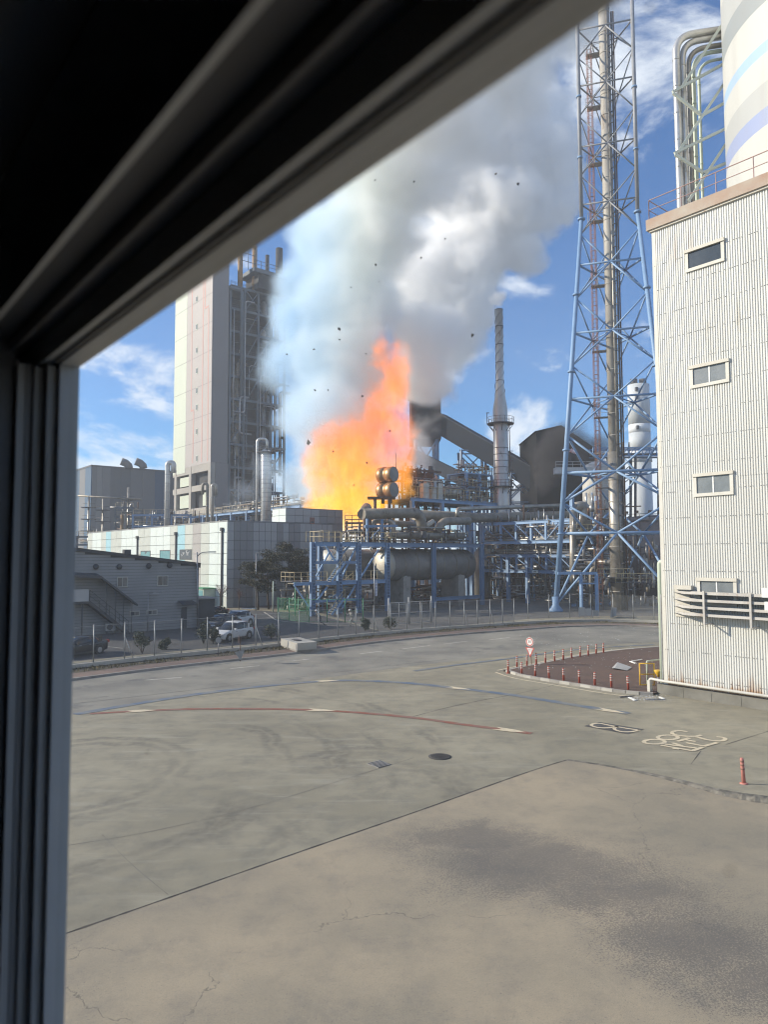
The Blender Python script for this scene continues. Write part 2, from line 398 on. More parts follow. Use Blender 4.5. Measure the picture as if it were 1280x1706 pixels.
M['line_blue'] = mat('faded_blue_road_paint', (0.10, 0.14, 0.20), (0.20, 0.205, 0.195), 1.0, 0.85, detail=9, contrast=(0.38, 0.62))
M['paint_black'] = mat('worn_black_road_paint', (0.055, 0.055, 0.058), (0.11, 0.105, 0.10), 2.0, 0.85, detail=8)
M['joint_mid'] = mat('mid_joint', (0.12, 0.11, 0.095), (0.17, 0.16, 0.135), 1.5, 0.95)
M['joint'] = mat('dirty_joint', (0.05, 0.046, 0.04), (0.09, 0.08, 0.07), 1.5, 0.95)
def flat(name, pts, z, material, kind='structure'):
    mb = MB(); mb.poly([Vector((p[0], p[1], z)) for p in pts]); return mb.build(name, material, None, kind)
def strip(name, pts, w, z, material, kind='structure', parent=None, jag=0.0):
    """flat ribbon of real width along ground points"""
    pts = [Vector((p[0], p[1], 0)) for p in pts]; mb = MB(); L_, R_ = [], []
    for i, p in enumerate(pts):
        t = (pts[min(i+1, len(pts)-1)]-pts[max(i-1, 0)]).normalized(); n = Vector((-t.y, t.x, 0))
        k = w*0.5*(1+random.uniform(-jag, jag)); L_.append(p+n*k); R_.append(p-n*k)
    for i in range(len(pts)-1):
        mb.quad(*(Vector((q.x, q.y, z)) for q in (R_[i], R_[i+1], L_[i+1], L_[i])))
    return mb.build(name, material, parent, kind)
def smooth(pts, k=8):
    """Catmull-Rom through ground points"""
    P_ = [pts[0]*2-pts[1]]+list(pts)+[pts[-1]*2-pts[-2]]; out = []
    for i in range(1, len(P_)-2):
        for j in range(k):
            t = j/k; a, b, c, d = P_[i-1], P_[i], P_[i+1], P_[i+2]
            out.append(0.5*((2*b)+(c-a)*t+(2*a-5*b+4*c-d)*t*t+(3*b-a-3*c+d)*t**3))
    out.append(pts[-1]); return out
mb = MB(); mb.poly([(-2600, -200, 0), (2600, -200, 0), (2600, 4200, 0), (-2600, 4200, 0)]); mb.build('ground', 'yard', None, 'structure')
# beige slab: its far edge is the long joint and then the broken step on the right
J = [gp(60, 1572), gp(110, 1555), gp(300, 1489), gp(520, 1412), gp(700, 1350), gp(840, 1300), gp(905, 1278), gp(945, 1266)]
E = [gp(945, 1266), gp(1010, 1276), gp(1080, 1290), gp(1150, 1308), gp(1210, 1325), gp(1285, 1338), gp(1400, 1352)]
flat('concrete_slab', [(-30, -40), (30, -40), (30, E[-1].y)]+[(p.x, p.y) for p in reversed(E)]+[(p.x, p.y) for p in reversed(J[:-1])]+[(-30, J[0].y+4)], 0.006, 'slab')
strip('slab_joint', smooth(J, 14), 0.055, 0.010, 'joint', jag=0.45)
strip('slab_joint', [gp(1120, 1706), gp(1200, 1740), gp(1280, 1640), gp(1340, 1590)][2:]+[], 0.03, 0.010, 'joint')
strip('yard_joint', smooth([gp(680, 1196), gp(740, 1180), gp(800, 1167), gp(860, 1156), gp(930, 1140)], 8), 0.05, 0.004, 'joint', jag=0.6)
strip('yard_joint', smooth([gp(100, 1410), gp(250, 1385), gp(420, 1345), gp(600, 1290), gp(690, 1262)], 8), 0.02, 0.004, 'joint_mid', jag=0.8)
M['joint_faint'] = mat('faint_joint', (0.14, 0.13, 0.11), (0.20, 0.19, 0.16), 1.5, 0.95)
strip('yard_joint', smooth([gp(280, 1490), gp(220, 1440), gp(170, 1390)], 8), 0.015, 0.004, 'joint_faint', jag=0.8)
strip('yard_joint', smooth([gp(1168, 1251), gp(1150, 1275), gp(1130, 1300)], 8), 0.025, 0.004, 'joint', jag=0.7)
strip('yard_joint', smooth([gp(1210, 1240), gp(1300, 1212)], 8), 0.03, 0.004, 'joint', jag=0.7)
# raised broken edge of the yard at the right (a real step)
mb = MB(); Es = smooth(E, 10); rows = []
for i, p in enumerate(Es):
    k = i/(len(Es)-1); h = 0.02+0.17*min(1, max(0, (k-0.25)*1.6)); t = (Es[min(i+1, len(Es)-1)]-Es[max(i-1, 0)]).normalized(); n = Vector((-t.y, t.x, 0))
    j1, j2 = random.uniform(-1, 1)*0.05*k, random.uniform(-1, 1)*0.02
    rows.append([p-n*(0.05+0.10*k+j1), p-n*(0.02+j1)+Vector((0, 0, h*0.75+j2*k)), p+n*(0.10+abs(j1))+Vector((0, 0, h)), p+n*1.1+Vector((0, 0, h*0.6)), p+n*2.4+Vector((0, 0, 0.004))])
    for q in rows[-1]: q.z = max(q.z, 0.009)
    rows[-1][-1].z = 0.002
for a, b in zip(rows, rows[1:]):
    for j in range(4): mb.m(1 if j < 2 else 0).quad(a[j], b[j], b[j+1], a[j+1])
M['slab_edge'] = mat('crumbled_dark_concrete', (0.085, 0.08, 0.07), (0.24, 0.22, 0.18), 3.0, 0.95, bump=0.6, detail=8)
mb.build('broken_slab_edge', ['yard', 'slab_edge'], None, 'structure')
# road: near edge fades into the yard, far edge is the kerb
KERB = [gp(-160, 1172), gp(0, 1150), gp(127, 1133), gp(300, 1111), gp(480, 1091), gp(620, 1072), gp(760, 1058), gp(880, 1049), gp(940, 1045), gp(1000, 1043.5), gp(1060, 1044), gp(1130, 1047), gp(1300, 1056)]
KS = smooth(KERB, 6)
NEAR = [gp(-160, 1230), gp(127, 1190), gp(300, 1160), gp(520, 1132), gp(700, 1108), gp(850, 1092), gp(960, 1079), gp(1090, 1070), gp(1300, 1068)]
NS = smooth(NEAR, 6)
mb = MB()
def resample(pts, n):
    ds = [0]
    for a, b in zip(pts, pts[1:]): ds.append(ds[-1]+(b-a).length)
    out = []; j = 0
    for i in range(n):
        d = ds[-1]*i/(n-1)
        while j < len(ds)-2 and ds[j+1] < d: j += 1
        out.append(pts[j].lerp(pts[j+1], (d-ds[j])/max(1e-9, ds[j+1]-ds[j])))
    return out
ra, rb = resample(KS, 60), resample(NS, 60)
for i in range(59):
    mb.quad(rb[i]+Vector((0, 0, .005)), rb[i+1]+Vector((0, 0, .005)), ra[i+1]+Vector((0, 0, .005)), ra[i]+Vector((0, 0, .005)))
mb.build('road', 'asphalt', None, 'structure')
def offset(pts, d):
    out = []
    for i, p in enumerate(pts):
        t = (pts[min(i+1, len(pts)-1)]-pts[max(i-1, 0)]); t.z = 0; t.normalize(); out.append(p+Vector((-t.y, t.x, 0))*d)
    return out
def ribbon(mb, A, B, za, zb):
    for i in range(len(A)-1):
        mb.quad((A[i].x, A[i].y, za), (A[i+1].x, A[i+1].y, za), (B[i+1].x, B[i+1].y, zb), (B[i].x, B[i].y, zb))
K0, K1, K2, K3 = KS, offset(KS, 0.18), offset(KS, 1.9), offset(KS, 3.6)
mb = MB(); ribbon(mb, K0, K0, 0.0, 0.14); ribbon(mb, K0, K1, 0.14, 0.14); mb.build('kerb', 'concrete', None, 'structure')
mb = MB(); ribbon(mb, K1, K2, 0.136, 0.13); mb.build('pavement', 'red_paver', None, 'structure')
mb = MB(); ribbon(mb, K2, K3, 0.126, 0.16); mb.build('verge', 'soil', None, 'structure')
FENCE_LINE = K3
K4 = offset(KS, 3.85)
mb = MB(); ribbon(mb, K3, K3, 0.10, 0.42); ribbon(mb, K3, K4, 0.42, 0.42); ribbon(mb, K4, K4, 0.42, 0.0); mb.build('fence_plinth', 'concrete_lt', None, 'structure')
# lane dashes
for (a, b) in (((243, 1133), (303, 1128.5)), ((383, 1114), (433, 1109)), ((599, 1089.5), (638, 1084.5)), ((671, 1081), (717, 1075.5)), ((740, 1073), (780, 1068)), ((815, 1066), (850, 1062)), ((486, 1101.5), (515, 1098))):
    p, q = gp(*a), gp(*b); strip('lane_dash', [p.lerp(q, i/6) for i in range(7)], 0.13, 0.011, 'line_white', jag=0.3)
strip('lane_line', smooth([gp(125, 1172), gp(300, 1152), gp(500, 1128), gp(640, 1110), gp(760, 1097)], 10), 0.06, 0.011, mat('road_seam', (0.10, 0.10, 0.095), (0.15, 0.145, 0.13), 1.0, 0.9), jag=0.8)
# guide curves in the yard with cream arrow heads
def guide(name, pixels, w, material, z=0.013):
    return strip(name, smooth([gp(*p) for p in pixels], 10), w, z, material, jag=0.12)
guide('red_guide_line', [(150, 1189), (235, 1184.5), (330, 1181), (440, 1181), (535, 1183.5), (620, 1189), (700, 1197), (780, 1208), (850, 1217), (886, 1222)], 0.36, 'line_red')
guide('blue_guide_line', [(125, 1190), (230, 1172), (340, 1155), (450, 1142), (545, 1134.5), (600, 1134), (680, 1138), (765, 1147), (840, 1156), (900, 1165), (960, 1175), (1018, 1184), (1048, 1189)], 0.55, 'line_blue')
guide('blue_guide_line', [(690, 1118), (760, 1108), (850, 1097), (930, 1086), (1000, 1079), (1090, 1074)], 0.4, 'line_blue', 0.017)
def arrow(at, frm, to, L_=1.5, w=0.55):
    c = gp(*at); t = (gp(*to)-gp(*frm)); t.z = 0; t.normalize(); n = Vector((-t.y, t.x, 0)); z = Vector((0, 0, 0.021))
    mb = MB(); mb.poly([c-t*L_*0.5+n*w*0.5+z, c-t*L_*0.25+z, c-t*L_*0.5-n*w*0.5+z, c+t*L_*0.1-n*w*0.42+z, c+t*L_*0.5+z, c+t*L_*0.1+n*w*0.42+z])
    mb.build('arrow_marking', 'line_cream', None, 'structure')
for at, frm, to in (((235, 1184.5), (150, 1189), (330, 1181)), ((535, 1183.5), (440, 1181), (620, 1189)), ((850, 1217), (780, 1208), (886, 1222)), ((545, 1134.5), (450, 1142), (600, 1134)), ((765, 1147), (680, 1138), (840, 1156)), ((1018, 1184.5), (960, 1175), (1048, 1189))):
    arrow(at, frm, to)
# black box with the cream letter B, and the lettering beside it
def zoomed(ox, oy, s): return lambda x, y: gp(ox+x/s, oy+y/s)
zb = zoomed(970, 1190, 11.636)
flat('black_marking_box', [zb(40, 228), zb(890, 385), zb(1200, 292), zb(330, 150)], 0.012, 'paint_black')
for pts in ([(1120, 312), (900, 280), (650, 238), (480, 205), (340, 178), (230, 185), (180, 212), (230, 240), (340, 262), (470, 266), (600, 252), (690, 238)],
            [(690, 238), (640, 262), (630, 290), (690, 320), (800, 340), (920, 342), (1020, 330), (1125, 308)]):
    strip('letter_marking', smooth([zb(*p) for p in pts], 5), 0.14, 0.017, 'line_cream')
zt = zoomed(1050, 1195, 7.111)
def ell(cx_, cy_, rx, ry): return [(cx_+rx*math.cos(a*math.pi/8), cy_+ry*math.sin(a*math.pi/8)) for a in range(17)]
for i, pts in enumerate((ell(290, 290, 125, 27), ell(450, 239, 120, 27), [(680, 172), (600, 160), (525, 166), (498, 186), (530, 206), (610, 220), (700, 226), (790, 224), (848, 210)],
            [(785, 232), (900, 263), (1000, 279), (1085, 280), (1130, 262), (1110, 242), (1025, 231)], [(560, 287), (705, 247)], [(640, 264), (780, 290)], [(665, 303), (880, 343)], [(872, 345), (1036, 302)],
            [(415, 320), (790, 368)], [(365, 333), (752, 401)], [(745, 398), (862, 358)], [(500, 305), (620, 342)], [(505, 370), (585, 380)])):
    q = [zt(*p) for p in pts]
    strip('letter_marking', smooth(q, 4) if len(q) > 2 else [q[0].lerp(q[1], k/3) for k in range(4)], 0.17, 0.0122+i*0.0008, 'line_cream', jag=0.1)
# planted island at the right: maroon paving, segmented kerb, bollard line
IS_N = [gp(845, 1119), gp(870, 1113.5), gp(905, 1107), gp(950, 1097.5), gp(1000, 1089), gp(1050, 1083), gp(1100, 1079)]
IS_S = [gp(845, 1119), gp(870, 1127), gp(915, 1135), gp(965, 1143), gp(1020, 1152), gp(1060, 1156.5), gp(1089, 1158)]
isl = smooth(IS_N, 5)+[gp(1190, 1076)]+[gp(1180, 1125)]+list(reversed(smooth(IS_S, 5)))[:-1]
flat('traffic_island', isl, 0.09, 'island')
mb = MB(); a_ = smooth(IS_N, 5); ribbon(mb, offset(a_, 0.25), offset(a_, 0.25), 0.0, 0.1); ribbon(mb, offset(a_, 0.25), a_, 0.1, 0.1); mb.build('island_kerb', 'concrete_lt', None, 'structure')
strip('edge_line', offset(a_, 0.75), 0.14, 0.013, 'line_cream', jag=0.15)
a_ = resample(smooth(IS_S, 5), 16)
ik = tag(bpy.data.objects.new('island_kerb_row', None), kind='structure'); link(ik); OFF[ik.name] = Vector()
for i in range(15):
    mb = MB(); p, q = a_[i].lerp(a_[i+1], 0.01), a_[i].lerp(a_[i+1], 0.98)
    mb.bar(p+Vector((0, 0, 0.075)), q+Vector((0, 0, 0.075)), 0.2, 0.15); mb.build('kerb_stone', 'concrete_lt' if i % 2 else 'concrete', ik)
strip('edge_line', offset(a_, -0.8), 0.14, 0.013, 'line_cream', jag=0.15)
# ground inside the works, car park
flat('car_park', [gp(100, 1104), gp(292, 1085), gp(480, 1067), gp(640, 1053), gp(520, 1022), gp(430, 1017), gp(300, 1013), gp(60, 1040)], 0.006, 'asphalt_new')
flat('plant_floor', [gp(640, 1052), gp(760, 1042), gp(880, 1031), gp(1000, 1026), gp(1200, 1026), (300, 260), (-160, 260), gp(60, 1016), gp(430, 1012), gp(530, 1020)], 0.003, 'plant_floor')
for (a, b) in (((140, 1073), (205, 1080)), ((410, 1032), (560, 1020)), ((400, 1047), (470, 1041)), ((545, 1042), (640, 1043))):
    strip('bay_line', [gp(*a), gp(*b)], 0.12, 0.011, 'line_white')
# manhole cover and drain grate in the yard
mc = thing('manhole_cover', 'round dark cast iron manhole cover set in the grey concrete yard', 'manhole cover', gp(733, 1260.5))
mb = MB(); c = gp(733, 1260.5); mb.lathe(c, [(0.43, 0.0), (0.43, 0.018), (0.36, 0.02)], 24); M['iron'] = mat('cast_iron', (0.075, 0.072, 0.066), (0.05, 0.048, 0.045), 2.0, 0.8)
mb.build('frame', 'iron', mc)
mb = MB(); mb.lathe(c+Vector((0, 0, 0.012)), [(0.355, 0.0), (0.355, 0.014)], 24)
for i in range(-4, 5):
    for j in range(-4, 5):
        if i*i+j*j < 18: mb.frame_box(c+Vector((i*0.072, j*0.072, 0.03)), (0.02, 0, 0), (0, 0.02, 0), (0, 0, 0.006))
mb.build('lid', 'iron', mc)
dg_ = thing('drain_grate', 'small square steel drain grate near the end of a yard joint', 'drain grate', gp(632, 1273))
mb = MB(); c = gp(632, 1273)
for i in range(6): mb.bar(c+U*(-0.3+0.12*i)-V*0.3+Vector((0, 0, .015)), c+U*(-0.3+0.12*i)+V*0.3+Vector((0, 0, .015)), 0.04, 0.03)
mb.build('bars', 'concrete', dg_)
mb = MB(); mb.frame_box(c+Vector((0, 0, .004)), V*0.32, U*0.32, (0, 0, 0.004)); mb.build('frame', 'concrete', dg_)
# ================================================================ THE ROOM BEHIND THE CAMERA AND ITS WINDOW
M['window_vinyl'] = mat('grey_window_vinyl', (0.66, 0.66, 0.64), (0.60, 0.60, 0.58), 6.0, 0.55)
M['window_dark'] = mat('dark_window_gasket', (0.12, 0.12, 0.12), (0.10, 0.10, 0.10), 5.0, 0.6)
M['room_dark'] = mat('dark_room_lining', (0.03, 0.03, 0.032), (0.02, 0.02, 0.022), 3.0, 0.9)
M['facade'] = mat('office_facade_render', (0.45, 0.43, 0.40), (0.38, 0.36, 0.34), 0.6, 0.9)
K_ = 1.5                                                       # size of the window profile
A0, H0, B0 = 0.187*K_, 0.169*K_, 0.651*K_
room = thing('office_building', 'dark office room with the window through which the works are seen', 'building', S(-2.0, -1.0, 0))
def room_box(name, a0, a1, b0, b1, z0, z1, m_): mb = MB(); mb.sbox(a0, a1, b0, b1, z0, z1); return mb.build(name, m_, room)
ZT, ZB = CAM_H+H0, 6.72
room_box('outer_wall', 0.10, 0.27, B0+0.16, 2.2, 0.0, 9.6, 'facade'); room_box('outer_wall', 0.10, 0.42, -3.6, -0.75, 0.0, 9.6, 'facade')
room_box('outer_wall', 0.10, 0.42, -0.75, B0+0.16, 0.0, ZB-0.05, 'facade'); room_box('outer_wall', 0.10, 0.42, -0.75, B0+0.16, ZT+0.20, 9.6, 'facade')
room_box('ceiling', -4.5, 0.10, -3.6, 2.2, 8.6, 8.8, 'room_dark'); room_box('floor', -4.5, 0.10, -3.6, 2.2, 5.9, 6.1, 'room_dark')
room_box('side_wall', -4.5, 0.10, 2.2, 2.4, 0, 9.6, 'room_dark'); room_box('side_wall', -4.5, 0.10, -3.8, -3.6, 0, 9.6, 'room_dark'); room_box('back_wall', -4.7, -4.5, -3.8, 2.4, 0, 9.6, 'room_dark')
room_box('wall_lining', 0.05, 0.098, -3.6, -0.76, 6.1, 8.6, 'room_dark'); room_box('wall_lining', 0.05, 0.098, B0+0.17, 2.2, 6.1, 8.6, 'room_dark'); room_box('wall_lining', 0.05, 0.098, -0.76, B0+0.17, ZT+0.21, 8.6, 'room_dark')
win = thing('sliding_window', 'blurred grey vinyl window frame filling the upper left of the view', 'window', S(0.2, 0.0, ZB))
def wbox(name, a0, a1, b0, b1, z0, z1, m_, parent=None):
    mb = MB(); mb.sbox(a0, a1, b0, b1, z0, z1); return mb.build(name, m_, parent or win)
hz = lambda k: CAM_H+k*K_
# head: outer frame, groove, inner frame, track ribs, curtain box
M['groove_dark'] = mat('shadowed_track', (0.13, 0.13, 0.135), (0.11, 0.11, 0.115), 5.0, 0.6)
head = wbox('head', A0-0.0242, A0, -0.75, B0+0.15, ZT, ZT+0.19, 'window_vinyl')
wbox('gasket', A0-0.032, A0-0.0245, -0.75, B0+0.15, ZT+0.001, ZT+0.19, 'window_dark', head)
wbox('bead', A0-0.042, A0-0.0325, -0.75, B0+0.15, ZT+0.004, ZT+0.19, 'window_vinyl', head)
wbox('groove', A0-0.105, A0-0.0425, -0.75, B0+0.15, ZT+0.035, ZT+0.19, 'groove_dark', head)
wbox('track_rib', A0-0.075, A0-0.070, -0.75, B0+0.15, ZT+0.018, ZT+0.034, 'groove_dark', head)
wbox('inner_bead', A0-0.1125, A0-0.106, -0.75, B0+0.15, ZT+0.028, ZT+0.19, 'window_vinyl', head)
# jamb: stepped vertical profile
M['jamb_gasket'] = mat('grey_jamb_gasket', (0.34, 0.34, 0.34), (0.30, 0.30, 0.30), 6.0, 0.8)
M['jamb_vinyl'] = mat('shaded_grey_jamb', (0.50, 0.50, 0.49), (0.45, 0.45, 0.44), 6.0, 0.7)  # darker copy of the head vinyl, the jamb's dimmer light put into it
jamb = wbox('jamb', A0-0.0242, A0, B0, B0+0.15, ZB, ZT-0.0005, 'jamb_vinyl')
wbox('sash_stile', A0-0.036, A0-0.0245, B0+0.012, B0+0.15, ZB, ZT-0.0005, 'jamb_vinyl', jamb)
wbox('sash_edge', A0-0.048, A0-0.0365, B0+0.03, B0+0.15, ZB, ZT-0.0005, 'jamb_vinyl', jamb)
wbox('gasket', A0-0.056, A0-0.0485, B0+0.038, B0+0.15, ZB, ZT+0.003, 'jamb_gasket', jamb)
wbox('brush_strip', A0-0.066, A0-0.0565, B0+0.040, B0+0.15, ZB, ZT+0.003, 'jamb_vinyl', jamb)
wbox('inner_jamb', A0-0.19, A0-0.0665, B0+0.052, B0+0.15, ZB, ZT+0.034, 'groove_dark', jamb)
wbox('sill', A0-0.12, A0+0.06, -0.75, B0+0.15, ZB-0.05, ZB, 'window_vinyl'); wbox('jamb', A0-0.05, A0, -0.75, -0.66, ZB, ZT-0.0005, 'window_vinyl')
m_, nt_ = new_mat('clear_glass_pane'); o_ = nt_.nodes.new('ShaderNodeOutputMaterial'); t_ = nt_.nodes.new('ShaderNodeBsdfTransparent'); nt_.links.new(t_.outputs[0], o_.inputs['Surface']); t_.inputs['Color'].default_value = (0.96, 0.965, 0.96, 1)
M['pane'] = m_
wbox('pane', A0-0.012, A0-0.008, -0.658, B0-0.001, ZB, ZT-0.001, 'pane')
def on_pane(x, y): d = ray(x, y); t = (A0-0.0125)/d.dot(V); return d*t+Vector((0, 0, CAM_H))
M['grime'] = mat('grime', (0.05, 0.05, 0.05), (0.08, 0.08, 0.08), 50, 0.9)
for x, y, r_ in ((246, 1253, 0.0014), (1084, 14, 0.0011), (1218, 1450, 0.0009)):
    mb = MB(); c = on_pane(x, y); mb.lathe(c-V*0.0004, [(r_, 0), (r_*0.8, 0.0004)], 9, V); mb.build('dirt_speck', 'grime', win)

# ================================================================ RIGHT: CORRUGATED BUILDING
def corr_mat():
    m = mat('white_corrugated_sheet', (0.68, 0.68, 0.645), (0.60, 0.595, 0.555), 0.35, 0.5, detail=6, stretch=(1, 1, 0.15), spots=((0.42, 0.38, 0.30), 0.8, 0.0))
    nt = m.node_tree; N = nt.nodes; L = nt.links.new; b = next(n for n in N if n.type == 'BSDF_PRINCIPLED')
    src = b.inputs['Base Color'].links[0].from_socket
    t = N.new('ShaderNodeTexCoord'); sx = N.new('ShaderNodeSeparateXYZ'); L(t.outputs['Object'], sx.inputs[0])
    mp_ = N.new('ShaderNodeMapping'); mp_.inputs['Scale'].default_value = (2.2, 2.2, 0.12); L(t.outputs['Object'], mp_.inputs['Vector'])
    n = N.new('ShaderNodeTexNoise'); n.inputs['Scale'].default_value = 1.6; n.inputs['Detail'].default_value = 6; L(mp_.outputs[0], n.inputs['Vector'])
    def mr(v, a, b_, lo, hi):
        r_ = N.new('ShaderNodeMapRange'); r_.interpolation_type = 'SMOOTHSTEP'
        for k, x in (('From Min', a), ('From Max', b_), ('To Min', lo), ('To Max', hi)): r_.inputs[k].default_value = x
        L(v, r_.inputs['Value']); return r_.outputs[0]
    low = mr(sx.outputs['Z'], 2.6, 0.5, 0, 0.36); edge = mr(sx.outputs['Z'], 0.95, 0.5, 0, 0.25); top = mr(sx.outputs['Z'], 21.0, 24.4, 0, 0.2)
    a1 = N.new('ShaderNodeMath'); L(low, a1.inputs[0]); L(edge, a1.inputs[1]); a2 = N.new('ShaderNodeMath'); L(a1.outputs[0], a2.inputs[0]); L(top, a2.inputs[1])
    a3 = N.new('ShaderNodeMath'); L(a2.outputs[0], a3.inputs[0]); L(n.outputs['Fac'], a3.inputs[1])
    f = mr(a3.outputs[0], 0.76, 1.08, 0, 0.9)
    mx = N.new('ShaderNodeMix'); mx.data_type = 'RGBA'; mx.inputs['B'].default_value = (0.36, 0.19, 0.075, 1); L(f, mx.inputs['Factor']); L(src, mx.inputs['A']); L(mx.outputs['Result'], b.inputs['Base Color'])
    return m
M['corr'] = corr_mat()
M['trim'] = mat('cream_trim', (0.60, 0.575, 0.50), (0.52, 0.49, 0.42), 0.7, 0.6, spots=((0.36, 0.22, 0.12), 0.9, 0.2))
M['trim_white'] = mat('white_window_trim', (0.62, 0.60, 0.54), (0.55, 0.53, 0.46), 1.0, 0.55)
M['fascia'] = mat('rust_stained_concrete_fascia', (0.46, 0.42, 0.35), (0.38, 0.24, 0.17), 0.30, 0.85, detail=7, bump=0.15)
M['plinth'] = mat('stained_concrete_plinth', (0.23, 0.22, 0.19), (0.15, 0.145, 0.125), 0.8, 0.9, bump=0.25, spots=((0.12, 0.115, 0.10), 0.5, 0.3))
pc = gp(1095, 1155); pa, pb_ = ab(pc)
WA, WB = pa+0.22, pb_-0.40                                     # wall corner on the site grid
def wallpt(x, y, a=None):
    d = ray(x, y); t = (a if a is not None else WA)/d.dot(V); p = d*t+Vector((0, 0, CAM_H)); return p.dot(U), p.z
ZTOP = wallpt(1085, 386)[1]
WL = 17.0
bld = thing('corrugated_building', 'tall white corrugated metal building with rust streaks and four small windows', 'building', S(WA, WB, 0))
mb = MB(); mb.sbox(WA+0.10, WA+12, WB-WL, WB-0.10, 0.0, ZTOP-0.05); mb.build('core_wall', 'trim', bld)
mb = MB(); mb.sbox(pa, WA+12.2, WB-WL, pb_, 0.0, 0.52); mb.build('plinth', 'plinth', bld)
for i in range(10):
    mb = MB(); mb.sbox(pa-0.016, pa-0.002, pb_-0.02-1.5*(i+1)+0.02, pb_-0.02-1.5*i, 0.0, 0.50); mb.build('plinth_panel', 'plinth', bld)
pitch = 0.128
def corrugated(z0, z1, proud, face='left'):
    mb = MB(); n = int((WL if face == 'left' else 12)/pitch)
    for i in range(n):
        xs = [i*pitch+pitch*k for k in (0.0, 0.30, 0.42, 0.88, 1.0)]; ds = [0, 0, 0.042, 0.042, 0.0]
        for k in range(4):
            if face == 'left':
                p = [S(WA-proud-ds[k+j], WB-xs[k+j], 0) for j in (0, 1)]
            else:
                p = [S(WA+xs[k+j], WB+proud+ds[k+j], 0) for j in (0, 1)]
            a, b = p
            mb.quad((a.x, a.y, z0), (b.x, b.y, z0), (b.x, b.y, z1), (a.x, a.y, z1))
    return mb.build('corrugated_sheet', 'corr', bld)
zs = [0.54, wallpt(1110, 800)[1], wallpt(1100, 595)[1], ZTOP]
for i in range(3):
    corrugated(zs[i]+(0 if i == 0 else -0.12), zs[i+1], 0.0+0.012*(i % 2)); corrugated(zs[i], zs[i+1], 0.004, 'back')
mb = MB()
for j in range(17):
    zf = 1.0+j*1.42
    for i in range(int(WL/pitch)-2):
        if random.random() < 0.55: q = WB-(i+0.65)*pitch; mb.sbox(WA-0.068, WA-0.04, q-0.014, q+0.014, zf-0.014, zf+0.014)
mb.build('fastener', 'steel_dark', bld, 'stuff')
mb = MB(); mb.sbox(WA-0.055, WA+0.12, WB-0.16, WB+0.06, 0.54, ZTOP); mb.build('corner_trim', 'trim_white', bld)
mb = MB(); mb.sbox(WA-0.26, WA+12.3, WB-WL, WB+0.28, ZTOP, ZTOP+0.62); mb.build('roof_fascia', 'fascia', bld)
mb = MB(); mb.sbox(WA-0.16, WA+12.1, WB-WL, WB+0.16, ZTOP-0.10, ZTOP-0.002); mb.build('eaves_flashing', 'trim', bld)
# windows
M['pane_grey'] = mat('grey_frosted_pane', (0.20, 0.22, 0.23), (0.15, 0.17, 0.18), 1.5, 0.25)
def bwindow(x0, y0, x1, y1, panes, dark):
    b0, zt = wallpt(x0, y0, WA-0.05); b1, _ = wallpt(x1, y1, WA-0.05); zb = wallpt(x0, y1+ (y0-y0), WA-0.05)[1]
    _, zt2 = wallpt(x1, y0, WA-0.05)
    return b0, b1, zt, zb
WINS = [((1142, 419), (1207, 397), (1144, 445)), ((1150, 611), (1215, 597), (1152, 641)), ((1156, 790), (1222, 783), (1157, 816)), ((1162, 962), (1228, 961), (1163, 987))]
for i, (pl, pr, pbm) in enumerate(WINS):
    b0, zt = wallpt(*pl, WA-0.06); b1, _ = wallpt(*pr, WA-0.06); _, zb = wallpt(*pbm, WA-0.06)
    zb = min(zb, zt-1.05) if i < 3 else zt-1.25
    w = MB(); t = 0.17; a0, a1 = WA-0.125, WA-0.04
    w.sbox(a0, a1, b1, b1+t, zb, zt-t); w.sbox(a0, a1, b0-t, b0, zb, zt-t); w.sbox(a0-0.01, a1, b1, b0, zb-t, zb-0.002)
    wo = w.build('window', 'trim_white', bld)
    hd = MB(); hd.sbox(a0-0.07, a1, b1-0.03, b0+0.03, zt-t+0.002, zt); hd.build('drip_cap', 'trim', wo)
    if i == 0:
        g = MB(); g.sbox(WA-0.068, WA-0.06, b1+t+.002, b0-t-.002, zb+.002, zt-t-.002); g.build('pane', 'glass', wo)
    else:
        mid = (b0+b1)/2
        for (q0, q1) in ((b1+t+.002, mid-0.035), (mid+0.035, b0-t-.002)):
            g = MB(); g.sbox(WA-0.068, WA-0.06, q0, q1, zb+.002, zt-t-.002); g.build('pane', 'pane_grey', wo)
        g = MB(); g.sbox(WA-0.09, WA-0.06, mid-0.034, mid+0.034, zb+.002, zt-t-.002); g.build('mullion', 'white', wo)
# roof rail
M['rail_pink'] = mat('faded_pink_handrail', (0.45, 0.30, 0.27), (0.36, 0.22, 0.19), 1.2, 0.7)
rr = thing('roof_railing', 'faded pink handrail running along the edge of the corrugated building roof', 'railing', S(WA, WB, ZTOP+0.62))
mb = MB(); z = ZTOP+0.622; mb.rail([S(WA+6, WB+0.15, z), S(WA-0.12, WB+0.15, z), S(WA-0.12, WB-WL, z)], 1.15, 0.028, 1.9); mb.build('rails', 'rail_pink', rr)
